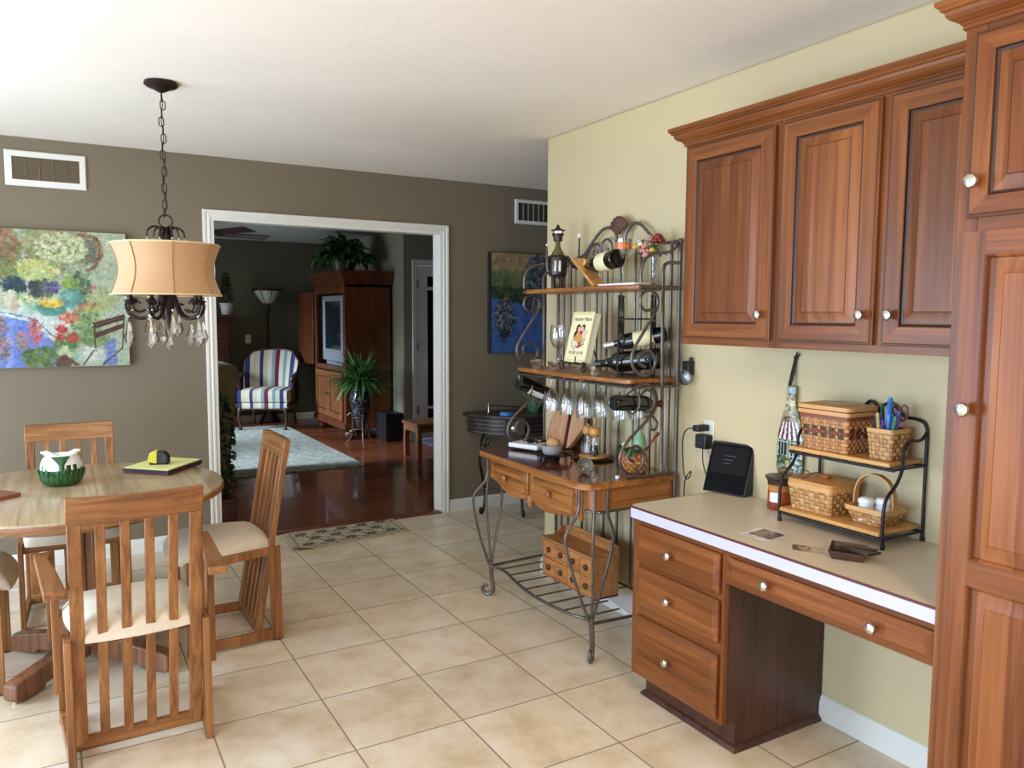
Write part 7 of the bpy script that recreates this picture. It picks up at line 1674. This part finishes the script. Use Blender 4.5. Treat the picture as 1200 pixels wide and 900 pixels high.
m = MB(); m.loft([(9.02, .90, 9.82, 1.70, 0), (9.02, .90, 9.82, 1.70, .10), (9.03, .91, 9.81, 1.69, .11), (9.085, 1.03, 9.755, 1.645, .11), (9.10, 1.045, 9.74, 1.63, .098)], ((3.02, 0, 0), (0, 1, 0), (0, 0, 1), (-1, 0, 0))); m.box((3.02, 9.15, .95), (3.40, 9.70, 1.60)); m.build('bezel', tv, t, smooth=30)
m = MB(); m.grid(lambda u, v: (2.9205 - .008*math.sin(PI*u)*math.sin(PI*v), 9.10 + .64*u, 1.045 + .585*v), 12, 12); m.build('screen', plain('tv_glass', rgb(30, 38, 46), .08), t)
m = MB(); m.box((2.93, 9.10, .846), (3.35, 9.74, .90)); m.build('speaker_base', plain('tv_grey', rgb(120, 126, 140), .5), t, bevel=.01)
# plant on the armoire
t = thing('potted_plant', 'leafy green plant spreading over the top of the armoire', 'plant', (3.1, 9.2, 1.98)); c = Vector((3.0, 9.22, 1.976)); PR = random.Random(21)
m = MB(); m.lathe([(0, 0), (.12, 0), (.15, .13), (.14, .13), (0, .11)], c, 20); m.build('pot', M['walnut'], t)
m = MB(); G3 = [rgb(46, 92, 46), rgb(58, 112, 54), rgb(34, 70, 38), rgb(90, 140, 70)]
for k in range(300):
    a = PR.uniform(0, 2*PI); e = PR.uniform(.1, 1.35); d = Vector((math.cos(a)*1.0, math.sin(a), 0)); R0 = PR.uniform(.04, .25); h = .10 + .30*math.sin(e)*PR.uniform(.5, 1); b = c + d*R0*math.cos(e)*1.15 + Z*(h - .10*(R0 > .28))
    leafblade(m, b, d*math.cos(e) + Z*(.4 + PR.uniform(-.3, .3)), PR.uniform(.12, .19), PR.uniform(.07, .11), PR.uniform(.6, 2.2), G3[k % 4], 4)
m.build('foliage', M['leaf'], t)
m = MB()
for k in range(16): a = 2*PI*k/16; d = Vector((math.cos(a), math.sin(a), 0)); m.tube([c + Z*.1, c + d*.10 + Z*.25, c + d*.26 + Z*.28], .005, 5)
m.build('stems', plain('plant_stem', rgb(60, 96, 50), .5), t)
# vase stand with spider plant
t = thing('metal_plant_stand', 'curled wire plant stand holding the black vase', 'stand', (2.89, 8.33, 0)); c = Vector((2.89, 8.33, 0))
m = MB(); 
for k in range(3):
    a = R(-100) + 2*PI*k/3; d = Vector((math.cos(a), math.sin(a), 0)); m.tube(smooth_path([c + d*.16 + Z*.34, c + d*.13 + Z*.37, c + d*.10 + Z*.34, c + d*.10 + Z*.22, c + d*.12 + Z*.10, c + d*.19 + Z*.006], 5), .008, 7)
    m.tube(spiral(c + d*.09 + Z*.14, d, Z, .05, .012, 0, 5, 20), .005, 6)
for z, r in ((.33, .10), (.20, .085)): m.tube([c + Vector((r*math.cos(2*PI*k/24), r*math.sin(2*PI*k/24), z)) for k in range(24)], .006, 6, closed=True)
m.build('frame', M['iron'], t)
t = thing('tall_vase', 'black mosaic vase holding a spider plant beside the armoire', 'vase', c + Z*.2)
def mosaic():
    mt, nt, b, out = new_mat('mosaic_black'); tc = nd(nt, 'ShaderNodeTexCoord'); v = nd(nt, 'ShaderNodeTexVoronoi', Scale=42.0); nt.links.new(tc.outputs['Object'], v.inputs['Vector']); r = ramp(nt, [(0.0, rgb(18, 18, 24)), (.6, rgb(34, 34, 44)), (.9, rgb(110, 110, 120))]); nt.links.new(v.outputs['Distance'], r.inputs[0]); nt.links.new(r.outputs[0], b.inputs['Base Color']); b.inputs['Roughness'].default_value = .15; return mt
m = MB(); m.lathe([(0, .205), (.045, .205), (.05, .22), (.075, .33), (.115, .47), (.122, .53), (.105, .60), (.075, .66), (.070, .70), (.082, .735), (.072, .735), (0, .70)], c, 28); m.build('body', mosaic(), t, smooth=50)
t = thing('spider_plant', 'arching spider plant growing from the black vase', 'plant', c + Z*.72); PR = random.Random(31); m = MB()
for k in range(230):
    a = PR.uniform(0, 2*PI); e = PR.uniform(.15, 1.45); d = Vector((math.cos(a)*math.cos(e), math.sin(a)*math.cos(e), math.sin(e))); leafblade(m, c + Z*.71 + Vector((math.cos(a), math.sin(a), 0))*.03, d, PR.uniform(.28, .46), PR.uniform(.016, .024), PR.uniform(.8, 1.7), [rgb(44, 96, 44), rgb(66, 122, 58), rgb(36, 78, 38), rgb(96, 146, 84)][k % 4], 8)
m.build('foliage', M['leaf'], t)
m = MB(); m.lathe([(0, 0), (.055, 0), (.05, .02), (0, .03)], c + Z*.705, 16); m.build('root_crown', M['green_glaze'], t)
# subwoofer, bench, plug strip
t = thing('subwoofer', 'black box speaker on the floor beside the armoire', 'speaker', (3.34, 8.62, 0)); m = MB(); m.box((3.225, 8.462, .012), (3.448, 8.75, .325)); m.build('cabinet', M['black'], t, bevel=.008)
m = MB(); m.box((3.236, 8.454, .03), (3.437, 8.464, .31)); m.build('grille', plain('speaker_cloth', rgb(16, 16, 20), .9), t, bevel=.003)
m = MB()
for x in (3.245, 3.43):
    for y in (8.49, 8.72): m.lathe([(0, 0), (.012, 0), (.012, .013), (0, .013)], (x, y, 0), 10)
m.build('foot', M['black'], t)
t = thing('wooden_bench', 'brown wooden bench entering at the right of the doorway', 'bench', (3.5, 7.35, 0)); wbm = wood('bench_wood', rgb(96, 56, 32), rgb(140, 88, 54), axis='x')
m = MB(); m.box((3.07, 7.18, .345), (4.20, 7.58, .375)); m.build('seat', wbm, t, bevel=.005)
m = MB(); m.box((3.10, 7.20, .28), (4.17, 7.22, .345)); m.box((3.10, 7.54, .28), (4.17, 7.56, .345)); m.box((3.09, 7.2, .28), (3.11, 7.56, .345)); m.build('apron', wbm, t, bevel=.003)
for x in (3.085, 4.135):
    for y in (7.19, 7.52): m = MB(); m.box((x, y, 0), (x + .05, y + .05, .345)); m.build('leg', wbm, t, bevel=.004)
m = MB(); m.box((3.60, 7.95, .001), (4.3, 8.32, .014)); tag(m.build('entry_mat', plain('slate_mat', rgb(70, 82, 104), .9)), 'blue-grey mat on the wood floor by the white door', 'mat')
# slip-covered chair in profile and the ivy before it
t = thing('slipcovered_chair', 'olive slip-covered chair seen from its side just through the doorway', 'chair', (1.05, 7.3, 0)); sm = plain('olive_slipcover', rgb(112, 104, 76), .95, var=.08, scale=10, bump=.15, bscale=200)
m = MB()
def slip(u, v): 
    x = .98 + (.36 + .03*math.sin(v*3))*u + .04*v; return x
BK = [(1.13, .30), (1.245, .30), (1.29, .62), (1.325, .98), (1.30, 1.035), (1.12, 1.035), (1.07, .98), (1.05, .5)]
m.prism(BK, 6.95, 7.55, ((0, 0, 0), (1, 0, 0), (0, 0, 1), (0, 1, 0))); m.build('back', sm, t, bevel=.02, seg=3)
m = MB(); m.box((.60, 6.95, .30), (1.17, 7.55, .48)); m.build('seat', sm, t, bevel=.03, seg=3)
m = MB(); m.prism([(.62, 0.012), (1.235, 0.012), (1.25, .31), (.60, .31)], 6.96, 7.54, ((0, 0, 0), (1, 0, 0), (0, 0, 1), (0, 1, 0))); m.build('skirt', sm, t, bevel=.01)
for x in (.66, 1.20):
    for y in (6.98, 7.50): m = MB(); m.lathe([(0, 0), (.018, 0), (.022, .03), (0, .03)], (x, y, 0), 10); m.build('leg', M['walnut'], t)
t = thing('plant_cabinet', 'dark wooden plant pedestal just inside the doorway', 'pedestal', (.92, 5.68, 0)); m = MB(); m.box((.78, 5.53, 0), (1.035, 5.80, .03)); m.box((.79, 5.54, .03), (1.025, 5.79, .17)); m.box((.775, 5.525, .17), (1.04, 5.805, .195)); m.build('body', M['mahogany'], t, bevel=.006)
t = thing('potted_ivy', 'trailing dark ivy on the pedestal, half hidden by the door casing', 'plant', (.90, 5.66, .196)); PR = random.Random(41); c = Vector((.90, 5.66, .196))
m = MB(); m.lathe([(0, 0), (.08, 0), (.105, .16), (.10, .16), (0, .14)], c, 18); m.build('pot', M['walnut'], t)
m = MB()
for k in range(420):
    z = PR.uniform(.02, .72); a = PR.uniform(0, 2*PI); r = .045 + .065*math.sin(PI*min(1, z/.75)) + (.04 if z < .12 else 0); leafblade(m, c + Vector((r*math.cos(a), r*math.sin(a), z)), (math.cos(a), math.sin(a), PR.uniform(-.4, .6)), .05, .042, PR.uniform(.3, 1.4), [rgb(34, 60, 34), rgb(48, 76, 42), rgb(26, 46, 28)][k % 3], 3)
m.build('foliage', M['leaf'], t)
m = MB()
for k in range(6): a = k; m.tube([c + Z*.12, c + Vector((.05*math.cos(a), .05*math.sin(a), .4)), c + Vector((.08*math.cos(a), .08*math.sin(a), .70))], .004, 5)
m.build('stems', M['walnut'], t)
# ceiling fan
t = thing('ceiling_fan', 'brown-bladed ceiling fan partly seen through the doorway', 'fan', (1.12, 7.56, 2.2)); hb = Vector((1.13, 7.53, 0))
m = MB(); m.lathe([(0, 2.10), (.06, 2.10), (.10, 2.14), (.11, 2.22), (.08, 2.26), (.02, 2.28), (.018, 2.42), (.06, 2.43), (.065, 2.459), (0, 2.46)], hb, 24); m.build('motor', M['bronze'], t)
for k in range(5):
    a = R(12 + 72*k); d = Vector((math.cos(a), math.sin(a), 0)); s = Vector((-d.y, d.x, 0)); m = MB(); m.beam(hb + d*.09 + Z*2.185, hb + d*.20 + Z*2.185, .05, .008, (0, 0, 1)); ir = m.build('blade_iron', M['bronze'], t)
    m = MB(); up = (Z + s*.22).normalized(); m.beam(hb + d*.17 + Z*2.192, hb + d*.64 + Z*2.192, .11, .008, up, .14, .008); m.build('blade', M['mahogany'], t, bevel=.003)
m = MB(); m.lathe([(0, 2.03), (.05, 2.04), (.08, 2.07), (.09, 2.10), (0, 2.10)], hb, 20); m.build('light_bowl', M['frost'], t)

# ------------------------------------------------------------------ light, world, camera
def area(name, loc, rot, size, size_y, power, col, spread=180):
    l = bpy.data.lights.new(name, 'AREA'); l.shape = 'RECTANGLE'; l.size = size; l.size_y = size_y; l.energy = power; l.color = col; l.spread = R(spread)
    o = bpy.data.objects.new(name, l); COL.objects.link(o); o.location = loc; o.rotation_euler = tuple(R(v) for v in rot); return o
COOL, WARM = (.62, .79, 1.0), (1.0, .72, .42)
area('patio_door_light', (-1.9, 3.55, 1.1), (90, 0, -90), 1.7, 1.9, 130, COOL)
area('window_light_left', (-1.9, .5, 1.05), (90, 0, -90), 2.2, 1.7, 138, (.53, .73, 1.0))
area('window_light_back', (.4, -3.1, 1.4), (90, 0, 0), 2.4, 1.3, 18, (.80, .90, 1.0))
l = bpy.data.lights.new('added_warm_light', 'POINT'); l.energy = 70; l.color = WARM; l.shadow_soft_size = .18  # added unseen lamp: warms the upper right wall, brightens the ceiling
o = bpy.data.objects.new('added_warm_light', l); COL.objects.link(o); o.location = (.75, -.5, 1.98)
area('living_window_light', (-.9, 7.85, 1.9), (0, -62, 0), 1.0, .40, 20, (.66, .82, 1.0), 42)
area('living_window_light', (-.9, 9.75, 1.9), (0, -62, 0), 1.0, .6, 20, (.66, .82, 1.0), 42)
area('living_room_fill', (-2.4, 8.6, 1.4), (90, 0, -90), 2.4, 1.6, 84, (.78, .88, 1.0))
w = bpy.data.worlds.new('World'); SC.world = w; w.use_nodes = True
w.node_tree.nodes['Background'].inputs[0].default_value = (.75, .85, 1, 1); w.node_tree.nodes['Background'].inputs[1].default_value = 0.4
cam = bpy.data.cameras.new('Camera'); co = bpy.data.objects.new('Camera', cam); COL.objects.link(co); SC.camera = co
cam.sensor_width = 36; cam.lens = 912.9354/1200*36; cam.clip_start = .02; cam.clip_end = 60
yw, pt, rl = R(30.1722), R(5.0083), R(0.2981)
fw = Vector((math.sin(yw)*math.cos(pt), math.cos(yw)*math.cos(pt), -math.sin(pt))); rt = Vector((math.cos(yw), -math.sin(yw), 0)); up = rt.cross(fw)
r2 = rt*math.cos(rl) + up*math.sin(rl); u2 = up*math.cos(rl) - rt*math.sin(rl)
co.matrix_world = Matrix.Translation((0, 0, 1.4665)) @ Matrix((r2, u2, -fw)).transposed().to_4x4()
SC.view_settings.view_transform = 'Standard'; SC.view_settings.look = 'None'; SC.view_settings.exposure = 0.0; SC.view_settings.gamma = 1.0
cy = SC.cycles; cy.use_denoising = True; cy.max_bounces = 8; cy.diffuse_bounces = 5; cy.glossy_bounces = 4; cy.transparent_max_bounces = 24; cy.transmission_bounces = 4; cy.caustics_reflective = False; cy.caustics_refractive = False; cy.sample_clamp_indirect = 6.0
